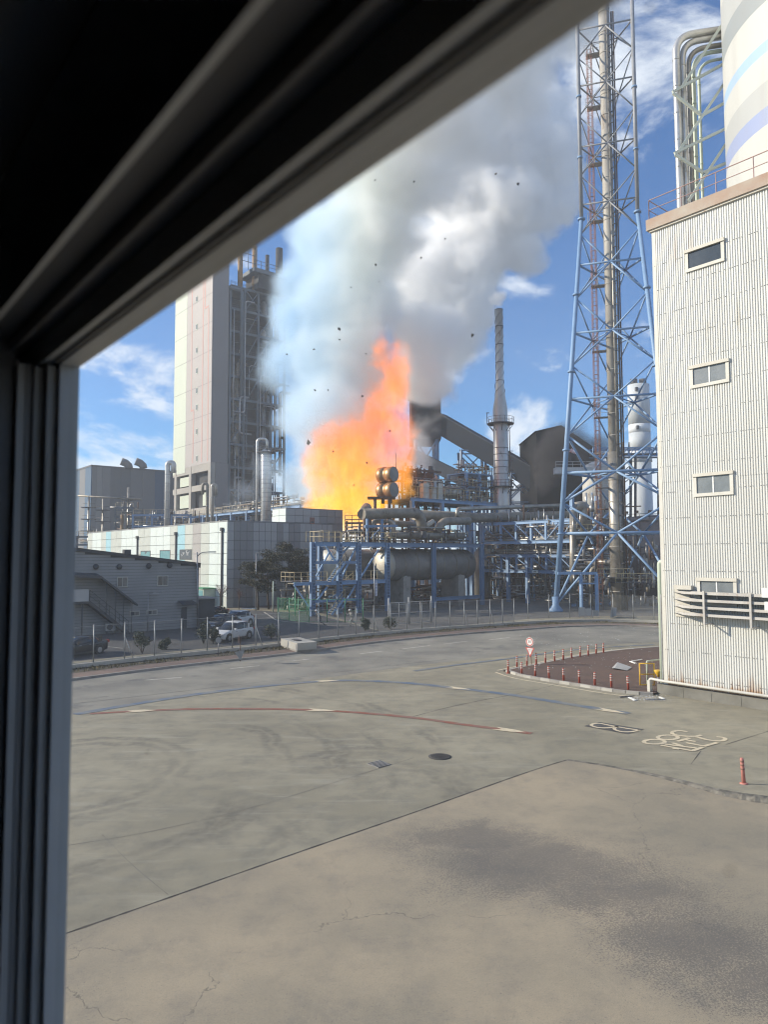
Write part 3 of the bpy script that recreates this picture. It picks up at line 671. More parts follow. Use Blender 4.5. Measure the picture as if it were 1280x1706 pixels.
# cable tray on the wall
ct = thing('cable_tray', 'weathered grey cable tray ladder bracketed to the corrugated wall below the lowest window', 'cable tray', S(WA-0.5, WB-3, 5))
bL, zTt = wallpt(1128, 985, WA-0.05); bR = WB-WL+1; _, zBt = wallpt(1128, 1023, WA-0.05)
M['tray'] = mat('weathered_tray_steel', (0.52, 0.50, 0.46), (0.40, 0.38, 0.35), 1.2, 0.6, spots=((0.28, 0.17, 0.10), 1.5, 0.2))
for i in range(4):
    zz = zTt-(zTt-zBt)*(0.02+0.30*i); mb = MB()
    pts = bend([S(WA-0.07, bL+0.02, zz), S(WA-0.75, bL-0.75, zz), S(WA-0.85, bL-2.0, zz), S(WA-0.85, bR, zz)], 0.8, 5)
    for p, q in zip(pts, pts[1:]): mb.bar(p, q, 0.05, 0.13)
    pts2 = bend([S(WA-0.07, bL-0.55, zz), S(WA-0.32, bL-1.3, zz), S(WA-0.38, bL-2.4, zz), S(WA-0.38, bR, zz)], 0.8, 5)
    for p, q in zip(pts2, pts2[1:]): mb.bar(p, q, 0.05, 0.13)
    mb.build('tray_rail', 'tray', ct)
    mb = MB()
    for p, q in zip(pts, pts[1:]): mb.bar(p+V*0.40-Vector((0, 0, .045)), q+V*0.40-Vector((0, 0, .045)), 0.74, 0.02)
    mb.build('cable_bed', 'steel_dark', ct)
mb = MB(); mb.sbox(WA-0.10, WA-0.06, bL-0.75, bL+0.1, zBt-0.12, zTt+0.1); mb.build('end_plate', 'trim', ct)
mb = MB(); mb.sbox(WA-0.35, WA-0.06, bL-0.95, bL+0.0, zTt+0.12, zTt+0.34); mb.build('cable_hood', 'trim', ct)
for bb in (bL-1.9, bL-4.2, bL-7.0):
    mb = MB(); mb.sbox(WA-0.98, WA-0.90, bb-0.05, bb+0.05, zBt-0.35, zTt+0.12); mb.sbox(WA-0.98, WA-0.02, bb-0.05, bb+0.05, zBt-0.38, zBt-0.352); mb.build('bracket', 'tray', ct)
fl = thing('flood_light', 'small white flood light box on the wall at the end of the cable tray', 'light', S(WA-0.9, bL-4.7, zTt))
_b, _z = wallpt(1277, 990, WA-1.1)
mb = MB(); mb.sbox(WA-1.25, WA-1.0, _b-0.2, _b+0.15, _z-0.15, _z+0.3); mb.build('housing', 'white', fl); mb = MB(); mb.sbox(WA-1.2, WA-0.95, _b-0.12, _b+0.06, _z-0.75, _z-0.35); mb.build('lamp', 'white', fl); mb = MB(); mb.sbox(WA-1.0, WA-0.05, _b-0.03, _b+0.03, _z-0.05, _z+0.02); mb.build('arm', 'tray', fl)
# pipes at the foot of the wall
wp = thing('white_wall_pipe', 'pale pipe running low along the plinth of the corrugated building', 'pipe', S(pa-0.1, pb_, 0))
mb = MB(); mb.pipe(bend([S(pa-0.15, pb_+0.32, 0.0), S(pa-0.15, pb_+0.32, 0.78), S(pa-0.15, pb_-0.4, 0.74), S(pa-0.15, WB-WL, 0.70)], 0.12, 3), 0.075, 10); mb.build('run', 'trim_white', wp)
mb = MB(); mb.sbox(pa-0.30, pa-0.02, pb_+0.24, pb_+0.40, 0.0, 0.7); mb.build('stand', 'trim', wp)
gpz = wallpt(1096, 936, WA)[1]
gpt = thing('mint_green_riser_pipe', 'mint green riser pipe hugging the left corner of the corrugated building', 'pipe', S(WA+0.5, WB+0.5, 0))
mb = MB(); q = S(WA+0.35, WB+0.36, 0); mb.pipe(bend([q, q+Vector((0, 0, gpz)), S(WA+0.35, WB+0.02, gpz)], 0.33, 6), 0.135, 14); mb.build('riser', 'mint', gpt)
lad = thing('cable_ladder_riser', 'grey cable ladder running up beside the mint green riser pipe', 'cable ladder', S(WA+0.1, WB+0.3, 0))
mb = MB()
for dd in (0.10, 0.34): mb.sbox(WA-0.02+dd-0.02, WA-0.02+dd+0.02, WB+0.16, WB+0.22, 0.1, gpz-1.8)
mb.build('side_rails', 'steel', lad); mb = MB()
for k in range(12): mb.sbox(WA+0.05, WA+0.34, WB+0.165, WB+0.215, 0.4+0.36*k, 0.45+0.36*k)
mb.build('rungs', 'steel', lad, 'stuff')
yg = thing('yellow_gate_frame', 'yellow tubular guard frame standing at the foot of the mint green pipe', 'guard frame', gp(1078, 1146))
q = gp(1067, 1144); mb = MB(); e1 = Vector((0.80, -0.05, 0))
for z in (0.12, 0.72, 1.32): mb.tube(q+Vector((0, 0, z)), q+e1+Vector((0, 0, z)), 0.035, 6)
for k in (0, 1): mb.tube(q+e1*k, q+e1*k+Vector((0, 0, 1.34)), 0.04, 6)
mb.build('tubes', 'yellow', yg)
yf = thing('yellow_funnel', 'small yellow funnel fixed to the pipe foot behind the guard frame', 'funnel', gp(1096, 1130))
mb = MB(); q = px(1097, 1121, gp(1096, 1150).y); mb.lathe(q-Vector((0, 0, 0.22)), [(0.05, 0), (0.22, 0.32), (0.22, 0.38)], 12); mb.build('bowl', 'yellow', yf); mb = MB(); mb.tube((q.x, q.y, 0.0), q-Vector((0, 0, 0.23)), 0.045, 8); mb.build('stem', 'steel', yf)
gh = thing('mint_handrail', 'mint green handrail above the yellow guard frame', 'railing', gp(1085, 1148))
q = gp(1079, 1143); mb = MB(); mb.pipe(bend([q, q+Vector((0, 0, 1.42)), q+Vector((0, 0, 1.42))+S(1.3, -0.15, 0)], 0.1, 3), 0.05, 8); mb.build('tube', 'mint', gh)

# ================================================================ SILO WITH RINGS, ITS DUCTS
SX, SY, SR = 34.0, 47.8, 9.0
def silo_mat():
    m, nt = new_mat('banded_silo_paint'); N = nt.nodes; L = nt.links.new
    o = N.new('ShaderNodeOutputMaterial'); b = N.new('ShaderNodeBsdfPrincipled'); L(b.outputs[0], o.inputs['Surface']); b.inputs['Roughness'].default_value = 0.6
    t = N.new('ShaderNodeTexCoord'); sx = N.new('ShaderNodeSeparateXYZ'); L(t.outputs['Object'], sx.inputs[0])
    mr = N.new('ShaderNodeMapRange'); mr.inputs['From Min'].default_value = 30.0; mr.inputs['From Max'].default_value = 56.0; L(sx.outputs['Z'], mr.inputs['Value'])
    cr = N.new('ShaderNodeValToRGB'); cr.color_ramp.interpolation = 'CONSTANT'; L(mr.outputs[0], cr.inputs['Fac'])
    Wc, G1, G2, B1, LV = (0.50, 0.50, 0.47, 1), (0.40, 0.41, 0.40, 1), (0.27, 0.295, 0.30, 1), (0.32, 0.45, 0.65, 1), (0.27, 0.32, 0.49, 1)
    zz = lambda y: (px(1208, y, 51.6).z-30)/26
    st = [(0.0, Wc), (zz(297), LV), (zz(270), G1), (zz(232), Wc), (zz(192), B1), (zz(174), Wc), (zz(119), G2), (zz(82), G1), (zz(27), Wc)]
    e = cr.color_ramp.elements; e[0].position = 0; e[0].color = Wc; e[1].position = st[1][0]; e[1].color = LV
    for p_, c_ in st[2:]:
        q_ = e.new(min(1, p_)); q_.color = c_
    n = N.new('ShaderNodeTexNoise'); n.inputs['Scale'].default_value = 0.7; n.inputs['Detail'].default_value = 8
    mp_ = N.new('ShaderNodeMapping'); mp_.inputs['Scale'].default_value = (1, 1, 0.15); L(t.outputs['Object'], mp_.inputs['Vector']); L(mp_.outputs[0], n.inputs['Vector'])
    r2 = N.new('ShaderNodeMapRange'); r2.inputs['From Min'].default_value = 0.45; r2.inputs['From Max'].default_value = 0.8; r2.inputs['To Max'].default_value = 0.35; L(n.outputs['Fac'], r2.inputs['Value'])
    mx = N.new('ShaderNodeMix'); mx.data_type = 'RGBA'; mx.inputs['B'].default_value = (0.30, 0.28, 0.25, 1); L(cr.outputs['Color'], mx.inputs['A']); L(r2.outputs[0], mx.inputs['Factor']); L(mx.outputs['Result'], b.inputs['Base Color'])
    return m
M['silo'] = silo_mat()
silo = thing('banded_silo', 'huge white silo with grey and pale blue rings rising behind the corrugated building', 'silo', (SX, SY, 0))
mb = MB(); mb.lathe((SX, SY, 0), [(SR, 0)]+[(SR, 3.0*i) for i in range(1, 25)]+[(SR*0.5, 78)], 72); mb.build('shell', 'silo', silo)
dk = thing('duct_bundle', 'bundle of bright steel and mint ducts climbing beside the silo and bending into it', 'ducts', (px(1140, 330, 54).x, 54, 0))
for i, (x, r_, m__, top) in enumerate(((1127, 0.24, 'clad_bright', 62), (1137, 0.22, 'clad_bright', 72), (1147, 0.17, 'clad', 84), (1155, 0.14, 'mint', 92), (1164, 0.10, 'mint', 104))):
    r_ *= 1.17; t0 = px(x, top, 54+i*0.3); x_, y_ = px(x+3, 200, 54+i*0.3).x, 54+i*0.3
    e_ = px(1215, top-22+i*2, 53.6)
    mb = MB(); mb.pipe(bend([(x_, y_, 0), (x_, y_, t0.z), e_+Vector((1.0, 0.8, 0.3))], 1.5, 7), r_, 14); d_ = mb.build('duct', m__, dk)
    mb = MB()
    for k in range(9): mb.lathe((x_, y_, t0.z-2-k*2.2), [(r_+0.025, 0), (r_+0.025, 0.09)], 14)
    mb.build('flange', m__, d_, 'stuff')
M['trim_pale'] = mat('pale_bracket_paint', (0.58, 0.62, 0.55), (0.50, 0.54, 0.47), 0.8, 0.55)
br = thing('duct_bracket', 'pale triangular steel brackets tying the ducts to the silo', 'bracket', (px(1160, 200, 54).x, 54, 30))
for (p, q) in (((1121, 154), (1208, 106)), ((1124, 256), (1211, 214)), ((1207, 36), (1135, 148)), ((1208, 138), (1130, 255)), ((1210, 240), (1148, 335)), ((1122, 156), (1168, 192)), ((1125, 258), (1172, 288)), ((1172, 192), (1208, 172)), ((1172, 288), (1211, 272))):
    Y = lambda x: 53.4+(x-1121)/90*0.3
    mb = MB(); mb.bar(px(*p, Y(p[0])), px(*q, Y(q[0])), 0.16, 0.2); mb.build('strut', 'trim_pale', br)
# ================================================================ FLARE TOWER (triangular lattice) AND STACK
D1 = Vector((0.962, -0.275, 0)).normalized(); D2 = Vector((-D1.y, D1.x, 0))
FC = Vector((32.3, 98.5, 0)); S0, S1, ZBR, ZTP = 16.4, 7.5, 55.0, 86.0
def leg_pt(k, z):
    s = S0+(S1-S0)*min(z, ZBR)/ZBR
    o = {0: -D1*s/2-D2*s*0.289, 1: D1*s/2-D2*s*0.289, 2: D2*s*0.577}[k]
    return FC+o+Vector((0, 0, z))
ft = thing('flare_tower', 'tall pale blue three legged lattice tower carrying the flare stack', 'tower', FC)
M['tower_grey'] = mat('grey_tower_paint', (0.22, 0.23, 0.25), (0.28, 0.29, 0.31), 0.8, 0.55)
for k in range(3):
    mb = MB(); mb.tube(leg_pt(k, 0.9), leg_pt(k, ZBR), 0.38, 12, 0.28); l_ = mb.build('leg', 'blue_pale', ft)
    mb = MB(); mb.tube(leg_pt(k, ZBR+0.002), leg_pt(k, ZTP), 0.27, 12); mb.build('upper_leg', 'tower_grey', l_)
    mb = MB()
    for z in (10.5, 22, 33, 44, 55, 64, 73):
        p = leg_pt(k, z); mb.lathe(p-Vector((0, 0, 0.12)), [(0.52 if z < 56 else 0.38, 0), (0.52 if z < 56 else 0.38, 0.24)], 12)
    mb.build('leg_flange', 'blue_pale', l_)
    mb = MB(); p = leg_pt(k, 0); mb.lathe(p, [(1.0, 0), (1.0, 0.25), (0.46, 0.9), (0.46, 2.0)], 12); mb.build('leg_foot', 'blue_pale', l_)
zy = [px(1020, y, 95.5).z for y in (888, 786, 661, 549, 433, 330, 232, 129, 34)]
for i, z in enumerate(zy):
    for a, b in ((0, 1), (1, 2), (2, 0)):
        m__ = 'blue_pale' if z < 56 else 'tower_grey'; r_ = 0.19 if z < 20 else (0.15 if z < 56 else 0.115)
        mb = MB(); mb.tube(leg_pt(a, z), leg_pt(b, z), r_, 8); mb.build('horizontal_beam', m__, ft)
        mid = (leg_pt(a, z)+leg_pt(b, z))/2
        zl = 0.9 if i == 0 else (zy[i-1]+z)/2
        for k in (a, b):
            mb = MB(); mb.tube(leg_pt(k, zl), mid, r_*0.85, 8); mb.build('brace', m__, ft)
        if i < len(zy)-1:
            zu = (z+zy[i+1])/2
            for k in (a, b):
                mb = MB(); mb.tube(leg_pt(k, zu), mid, r_*0.8, 8); mb.build('brace', m__, ft)
        mb = MB(); mids = [(leg_pt(c, z)+leg_pt(d, z))/2 for c, d in ((0, 1), (1, 2), (2, 0))]
    mb = MB()
    for q in range(3): mb.tube(mids[q], mids[(q+1) % 3], r_*0.6, 6)
    mb.build('plan_brace', m__, ft)
fs = thing('flare_stack', 'slender grey flare stack standing inside the pale blue lattice tower', 'stack', FC)
mb = MB(); mb.tube(FC, FC+Vector((0, 0, 22)), 0.92, 20); mb.build('lower_shell', 'clad', fs)
mb = MB(); mb.tube(FC+Vector((0, 0, 22.002)), FC+Vector((0, 0, 88)), 0.76, 20); mb.build('upper_shell', 'stack_grey', fs)
mb = MB()
for k in range(28): mb.lathe(FC+Vector((0, 0, 2.5+k*3.1)), [(0.96 if k < 6 else 0.80, 0), (0.96 if k < 6 else 0.80, 0.14)], 20)
mb.build('stiffener', 'stack_grey', fs, 'stuff')
for dx, r_, m__ in ((0.98, 0.14, 'steel_dark'), (1.25, 0.10, 'rust'), (0.35, 0.12, 'clad')):
    mb = MB(); q = FC+D1*dx-D2*(0.55 if dx < 0.5 else 0.45)*(1.5 if dx < .5 else 1); mb.tube(q, q+Vector((0, 0, 86)), r_, 8); mb.build('riser_pipe', m__, fs)
mb = MB()
for k in range(50): mb.bar(FC-D2*0.7+D1*0.2+Vector((0, 0, 3+k*1.65)), FC-D2*0.95+D1*0.9+Vector((0, 0, 3.2+k*1.65)), 0.1, 0.12)
mb.build('pipe_clip', 'steel_dark', fs, 'stuff')
for z in (17.0, 27.0, 36.5, 46, 55.5, 64, 72.5, 80.5):
    mb = MB(); c = FC-D1*1.7+D2*0.4+Vector((0, 0, z)); mb.frame_box(c, D1*0.95, D2*0.6, (0, 0, 0.04)); mb.rail([c-D1*1.15-D2*0.85, c+D1*1.15-D2*0.85], 1.1, 0.03, 1.1); mb.rail([c-D1*1.15-D2*0.85, c-D1*1.15+D2*0.85], 1.1, 0.03, 1.1); mb.build('landing', 'stack_grey', fs)
ld = thing('ladder', 'rusty caged ladder climbing beside the flare stack', 'ladder', FC-D1*2.4)
mb = MB(); q = FC-D1*2.2+D2*0.3
for dd in (-0.25, 0.25): mb.tube(q+D1*dd, q+D1*dd+Vector((0, 0, 82)), 0.05, 5)
mb.build('stiles', 'rust_red', ld); mb = MB()
for k in range(130): mb.tube(q-D1*0.25+Vector((0, 0, 1+k*0.62)), q+D1*0.25+Vector((0, 0, 1+k*0.62)), 0.03, 4)
mb.build('rungs', 'rust_red', ld, 'stuff'); mb = MB()
for k in range(40):
    z = 3+k*2.0; pts = [q+D1*0.42*math.cos(t*math.pi/5)-D2*0.75*math.sin(t*math.pi/5)+Vector((0, 0, z)) for t in range(6)]
    mb.pipe(pts, 0.03, 4)
for t in range(6): mb.tube(q+D1*0.42*math.cos(t*math.pi/5)-D2*0.75*math.sin(t*math.pi/5)+Vector((0, 0, 3)), q+D1*0.42*math.cos(t*math.pi/5)-D2*0.75*math.sin(t*math.pi/5)+Vector((0, 0, 81)), 0.025, 4)
mb.build('safety_cage', 'rust_red', ld)
# ================================================================ STEEL CHIMNEY WITH STRAKES
CYY = 136.0; cb = px(834, 700, CYY); CB = Vector((cb.x, CYY, 0)); zc = lambda y: px(834, y, CYY).z
M['chimney'] = mat('brushed_chimney_steel', (0.56, 0.54, 0.50), (0.42, 0.39, 0.35), 0.4, 0.4, 0.6, spots=((0.20, 0.13, 0.09), 0.6, 0.3), stretch=(1, 1, 0.4))
ch = thing('steel_chimney', 'slim shiny steel chimney with spiral strakes and steam at its tip', 'chimney', CB)
rt, rl = 0.78, 1.42
mb = MB(); mb.lathe(CB, [(rl*1.08, 0), (rl*1.08, zc(800)), (rl, zc(800)+0.2), (rl, zc(682)), (rt*1.3, zc(662)), (rt*1.25, zc(655)), (rt, zc(640)), (rt, zc(516))], 28); shell = mb.build('shell', 'chimney', ch)
for s in range(3):
    mb = MB(); pts = []; z0, z1 = zc(665), zc(519)
    for i in range(61):
        t = i/60; an = 2*math.pi*(t*3.2+s/3); z = z0+(z1-z0)*t
        r_ = rt+0.03 if z > zc(640) else rt*1.27; pts.append(CB+Vector((math.cos(an)*r_, math.sin(an)*r_, z)))
    for p, q in zip(pts, pts[1:]): mb.bar(p, q, 0.03, 0.09, (p-CB-Vector((0, 0, p.z))).normalized())
    mb.build('strake', 'steel_dark', ch)
mb = MB()
for z in [zc(516)-0.1, zc(545), zc(575), zc(605), zc(635)]+[2+1.25*k for k in range(22) if 2+1.25*k < zc(690)]:
    r_ = rt if z > zc(640) else rl; mb.lathe(CB+Vector((0, 0, z)), [(r_+0.05, 0), (r_+0.05, 0.09)], 28)
mb.build('ring', 'steel_dark', ch, 'stuff')
for y, rw in ((707, 2.6), (812, 2.4)):
    z = zc(y); mb = MB(); mb.lathe(CB+Vector((0, 0, z)), [(rw, 0), (rw, 0.14)], 24); p_ = mb.build('platform', 'steel_dark', ch)
    mb = MB(); pts = [CB+Vector((math.cos(k*math.pi/9)*rw, math.sin(k*math.pi/9)*rw, z+0.14)) for k in range(19)]; mb.rail(pts, 1.15, 0.035, 0.9); mb.build('railing', 'rust', p_)
    mb = MB()
    for k in range(8): an = k*math.pi/4; d = Vector((math.cos(an), math.sin(an), 0)); mb.bar(CB+d*rl+Vector((0, 0, z-1.4)), CB+d*rw*0.95+Vector((0, 0, z-0.02)), 0.1)
    mb.build('bracket', 'steel_dark', p_)
mb = MB(); q = CB+Vector((rl+0.25, -0.3, 0))
for dy in (-0.22, 0.22): mb.tube(q+Vector((0, dy, 0)), q+Vector((0, dy, zc(700))), 0.045, 5)
for k in range(70): mb.tube(q+Vector((0, -.22, 0.5+k*0.4)), q+Vector((0, .22, 0.5+k*0.4)), 0.03, 4)
for k in range(14):
    z = 3+k*1.9; mb.pipe([q+Vector((0.7*math.sin(t*math.pi/5), -0.38*math.cos(t*math.pi/5), z)) for t in range(6)], 0.035, 4)
mb.build('ladder', 'rust', ch)
mb = MB(); mb.tube(CB+Vector((-2.6, 0, zc(707))), CB+Vector((-2.6, 0, zc(688))), 0.06, 5); mb.frame_box(CB+Vector((-2.45, 0, zc(688))), (0.3, 0, 0), (0, 0.1, 0), (0, 0, 0.06)); mb.build('beacon_post', 'steel_dark', ch)
# ================================================================ BACKGROUND: CONVEYOR, TRANSFER HOUSES, FAR STACK, TANKS
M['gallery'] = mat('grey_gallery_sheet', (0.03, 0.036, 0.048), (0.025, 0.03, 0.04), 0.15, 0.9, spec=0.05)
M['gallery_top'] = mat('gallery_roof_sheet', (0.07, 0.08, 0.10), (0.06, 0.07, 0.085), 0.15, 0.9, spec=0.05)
GY = 185.0
cvg = thing('conveyor_gallery', 'long enclosed grey conveyor gallery sloping down from the transfer house beside the smoke', 'conveyor', px(830, 927, GY))
p, q = px(728, 703, GY), px(925, 818, GY-18)
ax = (q-p).normalized(); up_ = Vector((0, 0, 1)); sd = up_.cross(ax).normalized(); ux = ax.cross(sd)
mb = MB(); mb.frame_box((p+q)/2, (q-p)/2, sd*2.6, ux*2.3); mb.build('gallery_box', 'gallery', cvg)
mb = MB()
L_ = (q-p).length
for k in range(int(L_/2.4)):
    c = p+ax*(1.2+2.4*k); mb.frame_box(c+(-sd if sd.y > 0 else sd)*2.60, ax*0.06, sd*0.012, ux*2.25)
mb.build('wall_rib', 'gallery', cvg, 'stuff')
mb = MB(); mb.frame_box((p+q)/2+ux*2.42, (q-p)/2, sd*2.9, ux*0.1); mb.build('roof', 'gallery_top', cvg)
def trestle(name, label, x, y0, Y, w=5.0, d=3.0):
    t = px(x, y0, Y); th = thing(name, label, 'trestle', (t.x, Y, 0), 'blue lattice trestles under the conveyor')
    n = max(3, int(t.z/6))
    for sx_ in (-1, 1):
        for sy_ in (-1, 1): mb = MB(); mb.bar((t.x+sx_*w/2*1.3, Y+sy_*d, 0), (t.x+sx_*w/2, Y+sy_*d, t.z), 0.5); mb.build('leg', 'blue', th)
    for i in range(n):
        z0, z1 = t.z*i/n, t.z*(i+1)/n
        for sy_ in (-1, 1):
            for p_, q_, w_ in (((t.x-w/2*1.2, Y+sy_*d, z0), (t.x+w/2*1.1, Y+sy_*d, z1), 0.28), ((t.x+w/2*1.2, Y+sy_*d, z0), (t.x-w/2*1.1, Y+sy_*d, z1), 0.28), ((t.x-w/2*1.15, Y+sy_*d, z1-0.2), (t.x+w/2*1.15, Y+sy_*d, z1-0.2), 0.3)):
                mb = MB(); mb.bar(p_, q_, w_); mb.build('brace', 'blue', th)
trestle('conveyor_trestle', 'blue lattice trestle under the conveyor left of the steel chimney', 786, 752, GY-5, 6)
trestle('conveyor_trestle', 'blue lattice trestle under the conveyor right of the steel chimney', 868, 790, GY-12, 6)
th_ = thing('transfer_house', 'grey transfer house at the top of the conveyor, half hidden by smoke', 'building', px(708, 927, GY+4))
a = px(684, 700, GY+4); b = px(731, 700, GY+4); zt, zb = px(731, 654, GY).z, px(731, 735, GY).z
mb = MB(); mb.box(a.x, b.x, GY-4, GY+10, zb, zt); mb.build('wall', 'gallery', th_)
mb = MB(); mb.box(a.x-.4, b.x+.4, GY-4.4, GY+10.4, zt+.002, zt+0.8); mb.build('roof', 'gallery_top', th_)
mb = MB()
for k in range(9): xx = a.x+(b.x-a.x)*(k+0.5)/9; mb.box(xx-0.1, xx+0.1, GY-4.12, GY-4.002, zb, zt)
mb.build('wall_rib', 'gallery', th_, 'stuff')
mb = MB()
for sx_ in (a.x+1, b.x-1):
    for sy_ in (GY-3, GY+9): mb.bar((sx_, sy_, 0), (sx_, sy_, zb-.002), 0.7)
for k in range(4):
    z0, z1 = zb*k/4, zb*(k+1)/4
    mb.bar((a.x+1, GY-3, z0), (b.x-1, GY-3, z1), 0.35); mb.bar((b.x-1, GY-3, z0), (a.x+1, GY-3, z1), 0.35)
mb.build('support_frame', 'blue', th_)
lc = thing('lower_conveyor', 'smaller grey conveyor sloping down below the main gallery', 'conveyor', px(735, 927, 175))
p, q = px(686, 757, 175), px(786, 806, 168); ax = (q-p).normalized(); sd = up_.cross(ax).normalized(); ux = ax.cross(sd)
mb = MB(); mb.frame_box((p+q)/2, (q-p)/2, sd*1.6, ux*1.5); mb.build('gallery_box', 'gallery_top', lc); mb = MB()
for k in range(4): c = p.lerp(q, 0.1+k*0.27); mb.bar((c.x, c.y, 0), c-ux*1.5, 0.5)
mb.build('leg', 'blue', lc)
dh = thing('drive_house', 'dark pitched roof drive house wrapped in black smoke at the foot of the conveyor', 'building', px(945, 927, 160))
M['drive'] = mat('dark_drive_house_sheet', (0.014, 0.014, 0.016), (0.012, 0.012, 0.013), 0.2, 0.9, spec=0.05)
Yd = 160
f = [px(896, 835, Yd), px(937, 835, Yd), px(896, 719, Yd), px(937, 709, Yd)]; g = [px(992, 835, Yd+14), px(992, 752, Yd+14)]
mb = MB(); x0, x1, x2 = f[0].x, f[1].x, g[0].x
pts = [(x0, Yd, 0), (x1, Yd, 0), (x2, Yd+12, 0)]
zt0, zt1, zt2 = f[2].z, f[3].z, g[1].z
mb.poly([(x0, Yd, 0), (x1, Yd, 0), (x1, Yd, zt1), (x0, Yd, zt0)]); mb.poly([(x1, Yd, 0), (x2, Yd+12, 0), (x2, Yd+12, zt2), (x1, Yd, zt1)])
mb.poly([(x0, Yd, 0), (x0, Yd, zt0), (x0, Yd+20, zt0), (x0, Yd+20, 0)]); mb.poly([(x0, Yd+20, 0), (x0, Yd+20, zt0), (x2, Yd+20, zt2), (x2, Yd+20, 0)]); mb.poly([(x2, Yd+12, 0), (x2, Yd+20, 0), (x2, Yd+20, zt2), (x2, Yd+12, zt2)])
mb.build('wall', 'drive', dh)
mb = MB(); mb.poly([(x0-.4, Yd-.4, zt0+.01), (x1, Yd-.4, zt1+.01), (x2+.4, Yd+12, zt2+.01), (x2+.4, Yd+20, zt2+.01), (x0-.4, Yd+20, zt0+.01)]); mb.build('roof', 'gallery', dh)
# far stack
M['far_stack'] = mat('far_stack_paint', (0.55, 0.58, 0.60), (0.46, 0.50, 0.53), 0.05, 0.7)
M['far_stack_band'] = mat('far_stack_pale_band', (0.70, 0.73, 0.75), (0.62, 0.65, 0.68), 0.05, 0.7)
FY = 235.0; c0 = px(1067, 760, FY); c0.z = 0
fk = thing('far_white_stack', 'broad pale far stack with twin flues beside the lattice tower', 'stack', c0)
zf = lambda y: px(1067, y, FY).z; r_ = 3.5
for (ya, yb, m__) in ((927, 770, 'far_stack'), (770, 752, 'far_stack_band'), (752, 722, 'far_stack'), (722, 708, 'far_stack_band'), (708, 642, 'far_stack')):
    mb = MB(); mb.lathe(c0+Vector((0, 0, 0 if ya == 927 else zf(ya)+.002)), [(r_+(0.3 if ya > 760 else 0), 0), (r_, (zf(yb)-(0 if ya == 927 else zf(ya))))], 32); mb.build('shell_section', m__, fk)
for dx in (-1.5, 1.5):
    mb = MB(); mb.lathe(c0+Vector((dx, 0, zf(642)+.003)), [(1.2, 0), (1.2, zf(635)-zf(642)+0.6)], 16); mb.build('flue', 'steel_dark', fk)
mb = MB()
for y in (652, 665, 715): mb.box(c0.x-2.2, c0.x-1.5, FY-r_-0.25, FY-r_+0.8, zf(y)-0.6, zf(y)+0.6)
mb.build('inspection_hatch', 'steel_dark', fk)
mb = MB()
for dd in (-6.0,): 
    for sx_ in (-1.2, 1.2): mb.bar((c0.x+dd+sx_, FY-4, 0), (c0.x+dd+sx_*0.8, FY-4, zf(740)), 0.35)
    for k in range(9): mb.bar((c0.x+dd-1.2, FY-4, 3+k*4), (c0.x+dd+1.2, FY-4, 5+k*4), 0.25)
mb.build('stair_tower', 'steel_dark', fk)
# blue walkway bridge in front of it
wb = thing('pipe_bridge', 'pale blue pipe bridge crossing behind the flare tower at mid height', 'bridge', px(1045, 927, 150))
zb_, zt_ = px(1050, 761, 150).z, px(1050, 748, 150).z; xa, xb = px(985, 750, 150).x, px(1125, 750, 150).x
mb = MB()
for z in (zb_, zt_):
    for y in (148.6, 151.4): mb.bar((xa, y, z), (xb, y, z), 0.3)
for k in range(12):
    x = xa+(xb-xa)*k/12; x2 = xa+(xb-xa)*(k+1)/12; mb.bar((x, 148.6, zb_), (x2, 148.6, zt_), 0.14); mb.bar((x, 148.6, zb_), (x, 148.6, zt_), 0.16)
mb.build('truss', 'blue_pale', wb); mb = MB()
for k in range(4): mb.tube((xa, 149.2+k*0.6, zb_+0.5), (xb, 149.2+k*0.6, zb_+0.5), 0.22, 8)
mb.build('pipe', 'clad', wb); mb = MB()
for x in (xa+4, (xa+xb)/2, xb-3):
    for dy in (148.6, 151.4): mb.bar((x-0.8, dy, 0), (x, dy, zb_), 0.4)
mb.build('leg', 'steel_dark', wb)
# large brown tank at the right, white domed tank, far white sheds
M['brown_tank'] = mat('taupe_tank_paint', (0.24, 0.20, 0.18), (0.19, 0.16, 0.145), 0.2, 0.7, spots=((0.12, 0.10, 0.09), 0.3, 0.2))
TY = 130.0; tz = px(1070, 868, TY).z
tk = thing('taupe_storage_tank', 'big round taupe storage tank behind the right legs of the flare tower', 'tank', (px(1112, 900, TY).x, TY+6, 0))
tcx = px(1112, 900, TY).x; mb = MB(); mb.lathe((tcx, TY+6, 0), [(8.4, 0), (8.4, tz)], 48); mb.build('shell', 'brown_tank', tk)
mb = MB(); mb.lathe((tcx, TY+6, tz+.002), [(8.6, 0), (8.6, 0.2), (6, 0.9), (0.5, 1.5)], 48); mb.build('roof', 'brown_tank', tk)
mb = MB(); pts = [Vector((tcx+8.3*math.cos(t*math.pi/14), TY+6+8.3*math.sin(t*math.pi/14), tz+0.2)) for t in range(14, 29)]; mb.rail(pts, 1.1, 0.05, 1.5); mb.build('railing', 'steel_dark', tk)
mb = MB()
for k in range(7):
    t = math.pi*(1.1+0.12*k); q = Vector((tcx+6.5*math.cos(t), TY+6+6.5*math.sin(t), tz+0.5)); mb.tube(q, q+Vector((0, 0, 1.3)), 0.15, 7); mb.tube(q+Vector((0, 0, 1.3)), q+Vector((0.5, 0, 1.3)), 0.25, 7)
mb.build('vent', 'rust', tk)
mb = MB(); t = math.pi*1.28; q = Vector((tcx+8.7*math.cos(t), TY+6+8.7*math.sin(t), 0))
for dd in (-0.3, 0.3): mb.tube(q+Vector((dd, 0, 0)), q+Vector((dd, 0, tz+1)), 0.06, 5)
